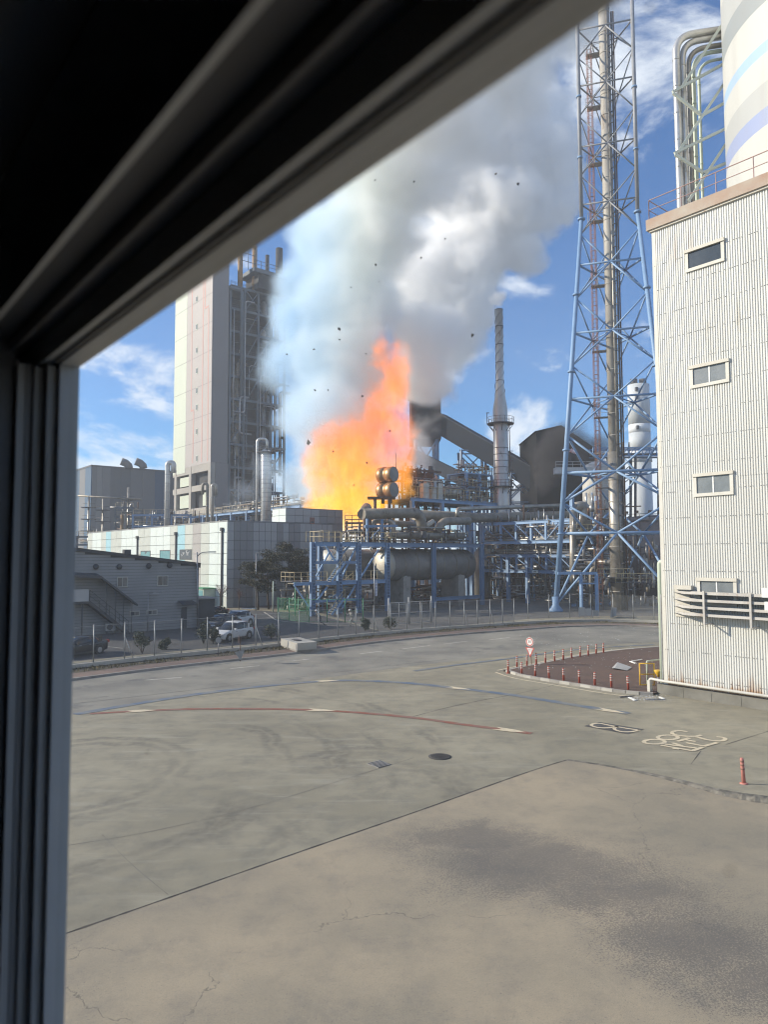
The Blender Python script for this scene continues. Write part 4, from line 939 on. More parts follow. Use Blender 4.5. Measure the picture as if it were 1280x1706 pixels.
for k in range(24): mb.tube(q+Vector((-.3, 0, .4+k*.5)), q+Vector((.3, 0, .4+k*.5)), 0.04, 4)
mb.build('ladder', 'rust', tk)
WY = 140.0; wc = px(1000, 800, WY); wc.z = 0
wt_ = thing('white_domed_tank', 'white domed process tank behind the flare tower below the drive house', 'tank', wc)
z0, z1, z2 = px(1000, 835, WY).z, px(1000, 782, WY).z, px(1000, 768, WY).z
M['white_tank'] = mat('white_tank_cladding', (0.55, 0.55, 0.53), (0.42, 0.42, 0.40), 0.4, 0.5, spots=((0.25, 0.2, 0.15), 0.5, 0.2))
mb = MB(); mb.lathe(wc+Vector((0, 0, z0)), [(0.8, -5), (3.4, 0), (3.4, z1-z0), (3.2, (z1-z0)+0.6), (1.4, z2-z0-0.1), (0.4, z2-z0)], 28); mb.build('shell', 'white_tank', wt_)
mb = MB()
for k in range(4): an = math.pi*(0.25+k*0.5); mb.bar(wc+Vector((3.2*math.cos(an), 3.2*math.sin(an), 0)), wc+Vector((3.2*math.cos(an), 3.2*math.sin(an), z0+1.5)), 0.4)
mb.build('leg', 'blue', wt_)
mb = MB(); mb.frame_box(wc+Vector((-3.5, -4.2, z1-0.8)), (6.5, 0, 0), (0, 0.9, 0), (0, 0, 0.6)); mb.rail([wc+Vector((-10, -5.0, z1-0.2)), wc+Vector((3, -5.0, z1-0.2))], 1.1, 0.05, 1.6); mb.build('walkway', 'white_tank', wt_)
ws = thing('windsock', 'small pink and white windsock on the walkway mast beside the domed tank', 'windsock', wc+Vector((-7, -4.6, z1)))
mb = MB(); q = wc+Vector((-7, -4.6, z1-0.2)); mb.tube(q, q+Vector((0, 0, 3.6)), 0.07, 6); mb.build('mast', 'steel_dark', ws); mb = MB(); mb.tube(q+Vector((0, 0, 3.4)), q+Vector((1.1, -0.1, 2.7)), 0.42, 8, 0.2); mb.build('sock', mat('windsock_cloth', (0.75, 0.30, 0.30), (0.8, 0.7, 0.7), 2, 0.8), ws)
M['far_white'] = mat('far_white_sheet', (0.62, 0.66, 0.70), (0.55, 0.59, 0.63), 0.06, 0.7)
for (x0, x1, y, Y, lb) in ((876, 904, 806, 300, 'low white shed far behind the steel chimney'), (846, 880, 818, 310, 'lower white shed left of the taller far white shed')):
    h = thing('far_shed', lb, 'building', px((x0+x1)/2, 927, Y)); xa, xb, zt = px(x0, y, Y).x, px(x1, y, Y).x, px(x0, y, Y).z
    mb = MB(); mb.box(xa, xb, Y, Y+20, 0, zt); mb.build('wall', 'far_white', h); mb = MB(); mb.box(xa-.5, xb+.5, Y-.5, Y+20.5, zt+.01, zt+1); mb.build('roof', 'gallery_top', h)
# ================================================================ LEFT: WAREHOUSE OF SQUARE PANELS
wc_ = gp(378, 1012.5); wa, wb_ = ab(wc_); WZ = px(378, 868, wc_.y).z
M['pan_white'] = mat('white_wall_panel', (0.60, 0.66, 0.63), (0.55, 0.60, 0.57), 0.4, 0.6)
M['pan_cream'] = mat('cream_wall_panel', (0.48, 0.50, 0.45), (0.42, 0.44, 0.40), 0.4, 0.6)
M['pan_tan'] = mat('grey_tan_wall_panel', (0.36, 0.34, 0.32), (0.32, 0.30, 0.285), 0.4, 0.6)
M['pan_cyan'] = mat('pale_cyan_wall_panel', (0.30, 0.52, 0.58), (0.27, 0.47, 0.53), 0.4, 0.6)
M['pan_grey'] = mat('grey_wall_panel', (0.27, 0.27, 0.265), (0.24, 0.24, 0.235), 0.4, 0.6)
M['pan_joint'] = mat('panel_joint', (0.09, 0.09, 0.09), (0.07, 0.07, 0.07), 1.0, 0.8)
M['pan_mid'] = mat('mid_grey_wall_panel', (0.40, 0.40, 0.39), (0.36, 0.36, 0.35), 0.4, 0.6)
wh = thing('panelled_warehouse', 'long warehouse of square white grey and cyan panels in front of the fire', 'building', S(wa, wb_, 0))
LW, DW = 66.0, 21.2                                   # length along U, width along V, where the taller annex starts
WZ2 = px(480, 846, wc_.y+6).z
mb = MB(); mb.sbox(wa+0.06, wa+DW, wb_+0.06, wb_+LW, 0, WZ-0.03); mb.build('wall', 'pan_joint', wh)
mb = MB(); mb.sbox(wa-0.03, wa+DW+.03, wb_-0.03, wb_+LW+.03, WZ-0.028, WZ+0.12); mb.build('parapet_cap', 'pan_grey', wh)
def panel_mesh(w, h):
    me = bpy.data.meshes.new('panel'); t = 0.05
    v = [(0, 0, 0), (w, 0, 0), (w, 0, h), (0, 0, h), (0.015, -t, 0.015), (w-0.015, -t, 0.015), (w-0.015, -t, h-0.015), (0.015, -t, h-0.015)]
    me.from_pydata(v, [], [(4, 5, 6, 7), (0, 1, 5, 4), (1, 2, 6, 5), (2, 3, 7, 6), (3, 0, 4, 7)]); return me
PM = {}
def panels(a0, b0, dirv, nrm, n, m, w, h, z0, pick, far=None):
    ang = math.atan2(dirv.y, dirv.x)
    for i in range(n):
        for j in range(m):
            mm = pick(i, j)
            if mm is None: continue
            key = (round(w, 3), round(h, 3), mm)
            if key not in PM:
                me = panel_mesh(w-0.04, h-0.04); me.materials.append(M[mm]); PM[key] = me
            if far is not None and i < 10:
                p = S(a0, b0, z0)+dirv*(i*w+0.02); far.m(['pan_white', 'pan_cream', 'pan_tan', 'pan_cyan'].index(mm)).frame_box(p+dirv*(w/2-.02)+Vector((0, 0, j*h+h/2)), dirv*(w/2-.035), nrm*.05, (0, 0, h/2-.035)); continue
            o = bpy.data.objects.new('panel', PM[key]); link(o); o.parent = wh
            p = S(a0, b0, z0)+dirv*(i*w+0.02)+nrm*random.uniform(0.0, 0.012)+Vector((0, 0, j*h+0.02)); o.location = p-OFF[wh.name]; o.rotation_euler = (0, 0, ang)
# long sunlit face: read from its far end towards the corner, so that the mesh faces outward
NW, HW = 22, 8
pw, ph = LW/NW, (WZ-0.05)/HW
cols = 'ctwcywwwttwwtwwwcyttww'                                  # tone of each panel column from the far end
tone = {'w': 'pan_white', 'c': 'pan_cream', 't': 'pan_tan', 'y': 'pan_cyan', 'g': 'pan_grey'}
FARP = MB()
panels(wa, wb_+LW, -U, -V, NW, HW, pw, ph, 0.0, lambda i, j: tone['cwwcyccwwwccwwwcyctcww'[i]] if j > 0 or i < 19 else tone['c'], FARP)
FARP.build('far_panels', ['pan_white', 'pan_cream', 'pan_tan', 'pan_cyan'], wh, 'stuff')
rc = 'gtgttgtgtttttttg'
NR = 20; pr = DW/NR
panels(wa, wb_, V, -U, NR, 9, pr, (WZ-0.05)/9, 0.0, lambda i, j: {'g': 'pan_grey', 't': 'pan_mid', 'c': 'pan_cream'}['tgggttttgtggttttttgg'[i]])
ax0 = 10.15
mb = MB(); A1 = wa+ax0; mb.sbox(A1+0.06, wa+DW, wb_+0.06, wb_+4.2, WZ+0.125, WZ2-0.03); mb.build('annex_wall', 'pan_joint', wh)
mb = MB(); mb.sbox(A1-0.03, wa+DW+.04, wb_-0.04, wb_+4.26, WZ2-0.028, WZ2+0.1); mb.build('annex_cap', 'pan_grey', wh)
hz_ = (WZ2-0.03-WZ-0.125)/2; nx_ = 7; wx = (DW-ax0)/nx_
panels(A1, wb_, V, -U, nx_, 2, wx, hz_, WZ+0.125, lambda i, j: 'pan_mid' if i < 4 else 'pan_grey')
panels(A1, wb_+4.2, -U, -V, 2, 2, 2.1, hz_, WZ+0.125, lambda i, j: 'pan_white')
def wallL(x, y): d = ray(x, y); t = (wa-0.06)/d.dot(V); p = d*t+Vector((0, 0, CAM_H)); return p.dot(U), p.z
def wallR(x, y): d = ray(x, y); t = (wb_-0.06)/d.dot(U); p = d*t+Vector((0, 0, CAM_H)); return p.dot(V), p.z
M['pane_teal'] = mat('teal_window_pane', (0.10, 0.26, 0.27), (0.14, 0.30, 0.31), 1.2, 0.25)
for (x0, y0, x1, y1, broken) in ((235, 919, 250, 930, 1), (267, 918, 283, 932, 0), (300, 917, 319, 931, 2)):
    b0, zt = wallL(x0, y0); b1, zb = wallL(x1, y1)
    mb = MB(); mb.sbox(wa-0.10, wa-0.056, b1-.15, b0+.15, zb-.15, zb); mb.sbox(wa-0.10, wa-0.056, b1-.15, b0+.15, zt, zt+.15); mb.sbox(wa-0.10, wa-0.056, b1-.15, b1, zb+.001, zt-.001); mb.sbox(wa-0.10, wa-0.056, b0, b0+.15, zb+.001, zt-.001); w_ = mb.build('window', 'pan_joint', wh)
    mb = MB(); mb.sbox(wa-0.075, wa-0.065, b1, b0, zb, zt); mb.build('pane', 'pane_teal' if broken < 2 else 'glass', w_)
    if broken:
        mb = MB()
        for k in range(5 if broken > 1 else 3):
            c = b1+(b0-b1)*random.uniform(.1, .9); z = random.uniform(zb+.2, zt-.3); mb.poly([S(wa-0.078, c, z), S(wa-0.078, c-random.uniform(.3, .8), z+random.uniform(-.2, .7)), S(wa-0.078, c+random.uniform(.1, .4), z+random.uniform(.3, .9))])
        mb.build('shattered_glass', 'steel' if broken > 1 else 'glass', w_)
mb = MB(); a0, zt = wallR(516.5, 862); a1, zb = wallR(524, 873); mb.sbox(a0, a1, wb_-0.10, wb_-0.056, zb, zt); w_ = mb.build('window', 'rust_red', wh); mb = MB(); mb.sbox(a0+.15, a1-.15, wb_-0.115, wb_-0.102, zb+.15, (zb+zt)/2-.1); mb.build('pane', 'glass', w_)
for x, yt, yb in ((230, 897, 925), (294.5, 891, 936), (371.5, 884, 1012)):
    b0, zt = wallL(x, yt); mb = MB(); q = S(wa-0.22, b0, 0)
    mb.tube(q+Vector((0, 0, 0.2)), q+Vector((0, 0, zt)), 0.14, 8); mb.frame_box(q+Vector((0, 0, zt+.2)), V*0.25, U*0.25, (0, 0, .25)); mb.build('downpipe', 'steel_dark', wh)
sh = thing('green_glazed_porch', 'small pale green glazed porch at the foot of the warehouse corner', 'porch', gp(350, 1012))
b0, z0 = wallL(339, 1000); b1, z1 = wallL(359, 983)
mb = MB(); mb.sbox(wa-2.0, wa-0.1, b1, b0, 0.3, 2.7); mb.build('wall', 'mint', sh); mb = MB(); mb.sbox(wa-2.06, wa-2.005, b1+.2, b0-.2, 0.8, 2.5); mb.build('pane', 'pane_teal', sh); mb = MB(); mb.sbox(wa-2.2, wa-0.08, b1-.2, b0+.2, 2.705, 2.85); mb.build('roof', 'fence_green', sh)

# ================================================================ LEFT: GREY SIDED HOUSE
M['siding'] = mat('grey_lap_siding', (0.27, 0.275, 0.275), (0.235, 0.24, 0.24), 0.4, 0.75)
M['siding_dark'] = mat('dark_canopy_sheet', (0.075, 0.08, 0.085), (0.06, 0.062, 0.066), 0.8, 0.7)
hr = gp(328, 1045); hl = gp(118, 1061); ha = hr.dot(V); hb = hr.dot(U)
HD = V.copy()
hbz = px(328, 941, hr.y).z
def hwall(x, y, off=0.05): d = ray(x, y); t = (hb-off)/d.dot(U); p = d*t+Vector((0, 0, CAM_H)); return p.dot(V), p.z
al, zl = hwall(60, 908); HA0 = al; ar = ha
zr_ = hbz; zl_ = hwall(130, 917)[1]; al_ = hwall(130, 917)[0]
slope = (zr_-zl_)/(ar-al_); zt = lambda a: zr_+slope*(a-ar)
hs = thing('grey_sided_house', 'grey two storey sided building with sloping roofline behind the parked cars', 'building', S(ar, hb, 0))
mb = MB(); z0, z1 = zt(HA0), zt(ar)
P4 = lambda b: [S(HA0, b, 0), S(ar, b, 0), S(ar, b, z1), S(HA0, b, z0)]
F_, B_ = P4(hb+0.04), P4(hb+14)
mb.poly(F_); mb.poly(list(reversed(B_)))
for i in range(4): j = (i+1) % 4; mb.quad(F_[i], B_[i], B_[j], F_[j])
mb.build('wall', 'siding_dark', hs)
mb = MB(); n = int(z0/0.30)
for k in range(n):
    z = k*0.30
    if z+0.29 > z1: a0, a1 = HA0, ar+(z1-0-(z+0.29))/(-slope)*-1 if False else min(ar, ar+((z+0.30)-z1)/slope)
    else: a0, a1 = HA0, ar
    if a1-a0 < 0.5: continue
    mb.quad(S(a0, hb-0.012, z), S(a1, hb-0.012, z), S(a1, hb+0.03, z+0.275), S(a0, hb+0.03, z+0.275))
    mb.quad(S(a0, hb+0.03, z), S(a1, hb+0.03, z), S(a1, hb-0.012, z), S(a0, hb-0.012, z))
mb.build('siding_board', 'siding', hs, 'stuff')
mb = MB(); mb.bar(S(HA0, hb-0.05, z0+0.08), S(ar+0.25, hb-0.05, z1+0.08+slope*.25), 0.35, 0.3); mb.build('verge_trim', 'siding_dark', hs)
mb = MB(); e = V*0.3; mb.poly([S(HA0, hb-.3, z0+.24), S(ar+.4, hb-.3, z1+.24+slope*.4), S(ar+.4, hb+14.3, z1+.24+slope*.4), S(HA0, hb+14.3, z0+.24)]); mb.build('roof', 'siding_dark', hs)
mb = MB(); mb.tube(S(ar+0.02, hb-0.12, 0), S(ar+0.02, hb-0.12, z1-.2), 0.07, 8); mb.frame_box(S(ar+.02, hb-.12, z1-.1), V*.2, U*.15, (0, 0, .2)); mb.build('downpipe', 'siding_dark', hs)
M['house_trim'] = mat('pale_house_window_trim', (0.42, 0.42, 0.38), (0.36, 0.36, 0.33), 1, 0.6)
M['curtain'] = mat('window_pane_with_blind', (0.20, 0.20, 0.19), (0.12, 0.12, 0.12), 1, 0.4)
for (x0, y0, x1, y1) in ((195, 961, 213, 978), (262, 959, 280, 976), (216, 1018, 233, 1026), (244, 1016, 262, 1024)):
    a0, zt_ = hwall(x0, y0); a1, zb = hwall(x1, y1); t = 0.09
    mb = MB(); mb.sbox(a0, a1, hb-.08, hb-.02, zb, zb+t); mb.sbox(a0, a1, hb-.08, hb-.02, zt_-t, zt_); mb.sbox(a0, a0+t, hb-.08, hb-.02, zb+t, zt_-t); mb.sbox(a1-t, a1, hb-.08, hb-.02, zb+t, zt_-t); mb.sbox((a0+a1)/2-.03, (a0+a1)/2+.03, hb-.07, hb-.02, zb+t, zt_-t); w_ = mb.build('window', 'house_trim', hs)
    m_ = (a0+a1)/2; mb = MB(); mb.sbox(a0+t, m_-.03, hb-.05, hb-.04, zb+t, zt_-t); mb.build('pane', 'glass', w_); mb = MB(); mb.sbox(m_+.03, a1-t, hb-.05, hb-.04, zb+t, zt_-t); mb.build('pane', 'curtain', w_)
for x, y in ((160, 944), (199, 944), (248, 943), (283, 942)):
    a, z = hwall(x, y, 0.1); mb = MB(); mb.lathe(S(a, hb-.02, z), [(0.28, 0), (0.28, 0.12), (0.2, 0.3), (0.05, 0.34)], 12, -U); mb.build('vent_cowl', 'siding_dark', hs)
a, z = hwall(222, 922); 
a, z = hwall(219, 920); mb = MB(); mb.sbox(a-.35, a+.35, hb+1, hb+1.6, zt(a)+.1, zt(a)+.75); mb.build('roof_vent', 'siding_dark', hs)
# entrance with awning at the right
a0, z_ = hwall(298, 1020); a1, _ = hwall(316, 1020)
mb = MB(); mb.sbox(a0+.3, a1-.3, hb-.05, hb-.015, 0.05, 2.2); dr = mb.build('door', 'siding_dark', hs); mb = MB(); mb.sbox(a0+.4, a0+.5, hb-.12, hb-.052, 1.0, 1.1); mb.build('handle', 'steel', dr)
mb = MB(); zc_ = hwall(305, 1006)[1]; mb.poly([S(a0-.1, hb-.02, zc_+.35), S(a1+.3, hb-.02, zc_+.35), S(a1+.4, hb-1.2, zc_), S(a0-.2, hb-1.2, zc_)]); mb.poly([S(a0-.2, hb-1.2, zc_-.06), S(a1+.4, hb-1.2, zc_-.06), S(a1+.4, hb-1.2, zc_), S(a0-.2, hb-1.2, zc_)]); mb.build('door_canopy', 'siding_dark', hs)
# outside stair with its own canopy, sloping down to the right
st = thing('outside_stair', 'steel outside stair with dark sloping canopy on the front of the grey house', 'stairs', S(hwall(180, 1040)[0], hb-1, 0))
at_, zt1 = hwall(147, 1002, 1.0); ab_, _ = hwall(212, 1050, 1.0)
zt1 = hwall(147, 1003, 1.0)[1]
for off in (0.25, 1.35):
    mb = MB(); mb.bar(S(at_, hb-off, zt1), S(ab_, hb-off, 0.05), 0.08, 0.3); mb.build('stringer', 'siding_dark', st)
ns = 20
for k in range(ns):
    t = (k+.5)/ns; a = at_+(ab_-at_)*t; z = zt1*(1-t)+.05; mb = MB(); mb.sbox(a-.14, a+.14, hb-1.3, hb-.3, z, z+.04); mb.build('tread', 'siding_dark', st)
mb = MB(); mb.rail([S(at_, hb-1.38, zt1+.1), S(ab_, hb-1.38, .15)], 1.05, 0.03, 1.2); mb.build('handrail', 'siding_dark', st)
al2 = hwall(60, 1000, 1.0)[0]
mb = MB(); mb.sbox(al2, at_, hb-1.4, hb-.1, zt1-.12, zt1+.06); mb.build('landing', 'siding_dark', st)
mb = MB(); mb.sbox(al2, at_-.1, hb-1.46, hb-1.405, zt1+.1, zt1+1.25); mb.build('landing_screen', 'pan_mid', st)
ac0, zc0 = hwall(118, 955, 1.3); ac1, zc1 = hwall(168, 959, 1.3); ac2, zc2 = hwall(228, 1006, 1.3); zc0 = hwall(148, 953, 1.3)[1]; zc1 = hwall(170, 960, 1.3)[1]; zc2 = hwall(228, 1006, 1.3)[1]
mb = MB()
for (p, q, z, w) in ((al2, ac1, zc0, zc1), (ac1, ac2, zc1, zc2)):
    mb.poly([S(p, hb-.05, z+.25), S(q, hb-.05, w+.25), S(q, hb-1.6, w), S(p, hb-1.6, z)]); mb.poly([S(p, hb-1.6, z-.22), S(q, hb-1.6, w-.22), S(q, hb-1.6, w), S(p, hb-1.6, z)]); mb.poly([S(p, hb-.05, z-.02), S(q, hb-.05, w-.02), S(q, hb-1.6, w-.22), S(p, hb-1.6, z-.22)])
mb.build('canopy', 'siding_dark', st)
mb = MB()
for t in (0.15, 0.4, 0.62, 0.85):
    a = ac1+(ac2-ac1)*t; z = zc1+(zc2-zc1)*t; zs_ = max(0, zt1*(1-(a-at_)/(ab_-at_))) if a > at_ else zt1; mb.tube(S(a, hb-1.42, zs_), S(a, hb-1.42, z-.2), 0.035, 6)
mb.tube(S(at_-.6, hb-1.2, 0), S(at_-.6, hb-1.2, zt1-.1), 0.06, 6); mb.build('post', 'siding_dark', st)
ac = thing('air_conditioner', 'pale outdoor air conditioner unit at the foot of the house wall under the stair', 'air conditioner', S(hwall(180, 1050)[0], hb-.6, 0))
a = hwall(180, 1050)[0]; z0_ = 0.35
mb = MB(); mb.sbox(a-.45, a+.45, hb-.85, hb-.5, z0_, z0_+.7); mb.build('casing', 'pan_mid', ac); mb = MB(); mb.lathe(S(a-.1, hb-.852, z0_+.36), [(0.28, 0), (0.28, .02), (.05, .03)], 16, -U); mb.build('fan_grille', 'siding_dark', ac)
mb = MB(); mb.sbox(a-.4, a-.3, hb-.8, hb-.55, 0, z0_-.002); mb.sbox(a+.3, a+.4, hb-.8, hb-.55, 0, z0_-.002); mb.build('feet', 'siding_dark', ac)
gb = thing('dark_shed', 'narrow dark shed between the grey house and the warehouse', 'shed', gp(336, 1040))
q = gp(336, 1040); a, b = ab(q); mb = MB(); mb.sbox(ar+.3, ar+2.3, hb+.5, hb+5, 0, px(336, 996, q.y).z); mb.build('wall', 'siding_dark', gb); mb = MB(); z_ = px(336, 996, q.y).z; mb.sbox(ar+.25, ar+2.5, hb+.3, hb+5.2, z_+.002, z_+.15); mb.build('roof', 'siding', gb)

# ================================================================ BIG STRIPED HALL FAR LEFT
HY = 225.0; h0 = px(153, 777, HY); h0a, h0b = h0.dot(V), h0.dot(U); hz0 = h0.z
hl_ = thing('striped_hall', 'big far hall with vertical blue and grey stripes behind the left pipework', 'building', S(h0a, h0b, 0))
M['hall_grey'] = mat('hall_grey_sheet', (0.17, 0.175, 0.185), (0.15, 0.155, 0.165), 0.05, 0.8); M['hall_dark'] = mat('hall_dark_sheet', (0.115, 0.125, 0.14), (0.10, 0.11, 0.125), 0.05, 0.8); M['hall_blue'] = mat('hall_blue_sheet', (0.055, 0.115, 0.19), (0.05, 0.10, 0.17), 0.05, 0.8); M['hall_pale'] = mat('hall_pale_sheet', (0.21, 0.215, 0.22), (0.19, 0.195, 0.20), 0.05, 0.8)
mb = MB(); mb.sbox(h0a+.3, h0a+56, h0b+.3, h0b+60, 0, hz0-.2); mb.build('core_wall', 'hall_dark', hl_)
def hallx(x): d = ray(x, 800); t = h0b/d.dot(U); return (d*t).dot(V)
xs = [153, 161, 170, 184, 201, 217, 237, 258, 276, 296]
for i, (x0, x1) in enumerate(zip(xs, xs[1:])):
    mb = MB(); mb.sbox(hallx(x0)+.02, hallx(x1)-.02, h0b-.15, h0b+.29, 0, hz0); mb.build('wall_stripe', ('hall_grey', 'hall_pale', 'hall_grey', 'hall_dark', 'hall_dark', 'hall_grey', 'hall_grey', 'hall_blue', 'hall_dark')[i], hl_)
for i in range(4):
    mb = MB(); mb.sbox(h0a-.15, h0a+.29, h0b+.02+i*6, h0b+i*6+5.98, 0, hz0); mb.build('wall_stripe', 'hall_blue' if i % 2 == 0 else 'hall_grey', hl_)
mb = MB(); mb.sbox(h0a-.3, h0a+57, h0b-.3, h0b+60, hz0+.002, hz0+.5); mb.build('roof_edge', 'hall_dark', hl_)
for x in (200, 224):
    c = px(x, 786, HY+6); mb = MB(); q = Vector((c.x, c.y, hz0+.5)); mb.pipe([q+Vector((2.6, 1, -.3)), q+Vector((2.4, 1, .6)), q+Vector((1.6, .6, 1.4)), q+Vector((.3, 0, 1.9))], 1.25, 14); mb.build('exhaust_cowl', 'hall_grey', hl_)

# ================================================================ TALL TOWER BLOCK WITH OPEN STEEL FRAME
TBY = 200.0; t0 = px(352, 770, TBY); ta, tb = t0.dot(V), t0.dot(U)
def twL(x, y): d = ray(x, y); t = ta/d.dot(V); p = d*t+Vector((0, 0, CAM_H)); return p.dot(U), p.z
def twR(x, y): d = ray(x, y); t = tb/d.dot(U); p = d*t+Vector((0, 0, CAM_H)); return p.dot(V), p.z
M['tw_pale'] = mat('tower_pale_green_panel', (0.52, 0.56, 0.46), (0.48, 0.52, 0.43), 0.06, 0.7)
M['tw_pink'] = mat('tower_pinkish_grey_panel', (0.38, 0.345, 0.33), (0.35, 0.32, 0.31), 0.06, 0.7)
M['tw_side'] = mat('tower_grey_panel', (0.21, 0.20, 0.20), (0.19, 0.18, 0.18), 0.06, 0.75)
M['tw_line'] = mat('tower_coral_stripe', (0.48, 0.27, 0.23), (0.45, 0.25, 0.22), 0.1, 0.7)
M['tw_conc'] = mat('tower_base_concrete', (0.38, 0.355, 0.32), (0.31, 0.29, 0.265), 0.12, 0.85)
M['dark_in'] = mat('dark_process_interior', (0.05, 0.052, 0.056), (0.035, 0.036, 0.04), 0.3, 0.9)
tw = thing('tower_block', 'very tall pale tower block with coral zigzag stripes left of the smoke', 'tower', S(ta, tb, 0))
bL_, _ = twL(292, 600); ztw = px(352, 425, TBY).z; zbase = t0.z
aR, _ = twR(380, 600)
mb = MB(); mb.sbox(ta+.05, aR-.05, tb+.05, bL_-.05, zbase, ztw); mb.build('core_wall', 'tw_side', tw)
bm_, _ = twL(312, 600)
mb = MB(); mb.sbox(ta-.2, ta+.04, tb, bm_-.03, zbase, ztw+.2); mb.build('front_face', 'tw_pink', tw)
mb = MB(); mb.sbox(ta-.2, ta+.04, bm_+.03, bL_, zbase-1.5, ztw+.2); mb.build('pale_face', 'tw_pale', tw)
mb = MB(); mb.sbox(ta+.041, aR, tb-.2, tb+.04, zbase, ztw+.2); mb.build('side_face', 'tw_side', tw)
def stripe(pts, w=0.55):
    mb = MB()
    q = [twL(*p) for p in pts]
    for (b0, z0), (b1, z1) in zip(q, q[1:]): mb.bar(S(ta-.21, b0, z0), S(ta-.21, b1, z1), w, 0.04, V) if abs(z1-z0) > 1 else mb.sbox(ta-.235, ta-.2, min(b0, b1), max(b0, b1), z0-w/2, z0+w/2)
    for b, z in q[1:-1]: mb.sbox(ta-.24, ta-.2, b-w/2, b+w/2, z-w/2, z+w/2)
    mb.build('painted_stripe', 'tw_line', tw)
stripe([(322, 425), (320, 685), (324, 687), (322, 772)]); stripe([(341, 425), (337, 770)]); stripe([(344, 425), (343, 514), (349, 515), (347, 768)])
for y in (499, 545, 584, 618, 651, 679, 719, 764):
    b0, z0 = twL(329.5, y); mb = MB(); mb.sbox(ta-.3, ta-.205, b0-.5, b0+.5, z0-.9, z0+.9); w_ = mb.build('window', 'tw_pale', tw); mb = MB(); mb.sbox(ta-.33, ta-.302, b0-.3, b0+.35, z0-.7, z0+.7); mb.build('pane', 'glass', w_)
for y in (600, 555, 650, 700, 740, 510):
    _, z0 = twL(320, y); mb = MB(); mb.sbox(ta-.215, ta-.201, tb, bL_, z0-.06, z0+.06); mb.build('panel_joint', 'tw_side', tw)
# concrete base: posts and beams with deep openings
mb = MB(); mb.sbox(ta+1.6, aR, tb+1.6, bL_, 0, zbase-.1); mb.build('base_core', 'dark_in', tw)
for x in (293.5, 318, 350):
    b0, _ = twL(x, 800); mb = MB(); mb.sbox(ta-.25, ta+1.2, b0-.75, b0+.75, 0, zbase); mb.build('base_column', 'tw_conc', tw)
for y0, y1 in ((783, 770), (815, 805), (856, 844), (900, 880)):
    _, z0 = twL(350, y0); _, z1 = twL(350, y1); mb = MB(); mb.sbox(ta-.15, ta+1.25, tb, bL_, z0, z1); mb.build('base_beam', 'tw_conc', tw)
for (x0, x1, y0, y1) in ((297, 313, 804, 788), (297, 313, 842, 820), (335, 349, 842, 820)):
    b0, _ = twL(x0, 800); b1, _ = twL(x1, 800); _, z0 = twL(340, y0); _, z1 = twL(340, y1); mb = MB(); mb.sbox(ta+.6, ta+.8, b1, b0, z0, z1); mb.build('infill_panel', 'tw_pale', tw)
mb = MB(); mb.sbox(ta+1.3, aR+1, tb-.2, tb+1.2, 0, zbase-.05); mb.build('base_side', 'tw_side', tw)
# open steel frame
sf = thing('open_steel_frame', 'dark open steel frame full of pipes and vessels beside the tower block', 'process tower', S(aR, tb, 0))
FA0, FA1 = aR+.6, twR(474, 600)[0]; nb_ = 4; lv = [zbase*0.0+k*6.4 for k in range(14)]; zf_top = px(385, 468, TBY).z
lv = [k*zf_top/13 for k in range(14)]
M['frame'] = mat('dull_blue_grey_frame', (0.10, 0.125, 0.15), (0.075, 0.095, 0.115), 0.3, 0.7)
mb = MB(); mb.sbox(FA0+.5, FA1-.3, tb+9.3, tb+18, 0, zf_top-.3); mb.build('shade_backing', 'dark_in', sf)  # added dark block standing in for the unlit inside of the frame
for i in range(nb_+1):
    a = FA0+(FA1-FA0)*i/nb_
    for b in (tb, tb+9):
        mb = MB(); mb.sbox(a-.3, a+.3, b-.3, b+.3, 0, zf_top); mb.build('column', 'frame', sf)
for k, z in enumerate(lv[1:]):
    for b in (tb, tb+9):
        mb = MB(); mb.sbox(FA0, FA1, b-.2, b+.2, z-.35, z+.35); mb.build('floor_beam', 'frame', sf)
    mb = MB(); mb.sbox(FA0, FA1, tb+.3, tb+8.7, z-.15, z+.05); f_ = mb.build('floor', 'dark_in', sf)
    mb = MB(); mb.rail([S(FA0, tb-.1, z+.36), S(FA1, tb-.1, z+.36)], 1.1, 0.04, 2.4); mb.build('railing', 'frame', f_)
    i = random.randrange(nb_); a0, a1 = FA0+(FA1-FA0)*i/nb_, FA0+(FA1-FA0)*(i+1)/nb_
    mb = MB(); mb.bar(S(a0, tb-.05, lv[k]), S(a1, tb-.05, z), 0.3); mb.build('brace', 'frame', sf); mb = MB(); mb.bar(S((a0+a1)/2+4 if i < 2 else (a0+a1)/2-6, tb-.05, lv[k]), S(a0, tb-.05, z), 0.25); mb.build('brace', 'frame', sf)
random.seed(21)
for k in range(44):
    a = random.uniform(FA0+.5, FA1-.5); b = random.uniform(tb-1.0, tb+4); r_ = random.choice((.12, .16, .22, .3, .5)); z0 = random.uniform(0, zf_top*.7); z1 = min(zf_top-1, z0+random.uniform(8, 40))
    mb = MB(); pts = [S(a, b, z0), S(a, b, z1)]
    if random.random() < .7: pts.append(S(a+random.choice((-4, 4, 3)), b, z1))
    if random.random() < .4: pts.insert(0, S(a+random.choice((-4, 4)), b, z0))
    mb.pipe(bend(pts, 1.0, 4), r_, 8); mb.build('pipe', random.choice(('frame', 'clad_dull', 'steel', 'steel')), sf)
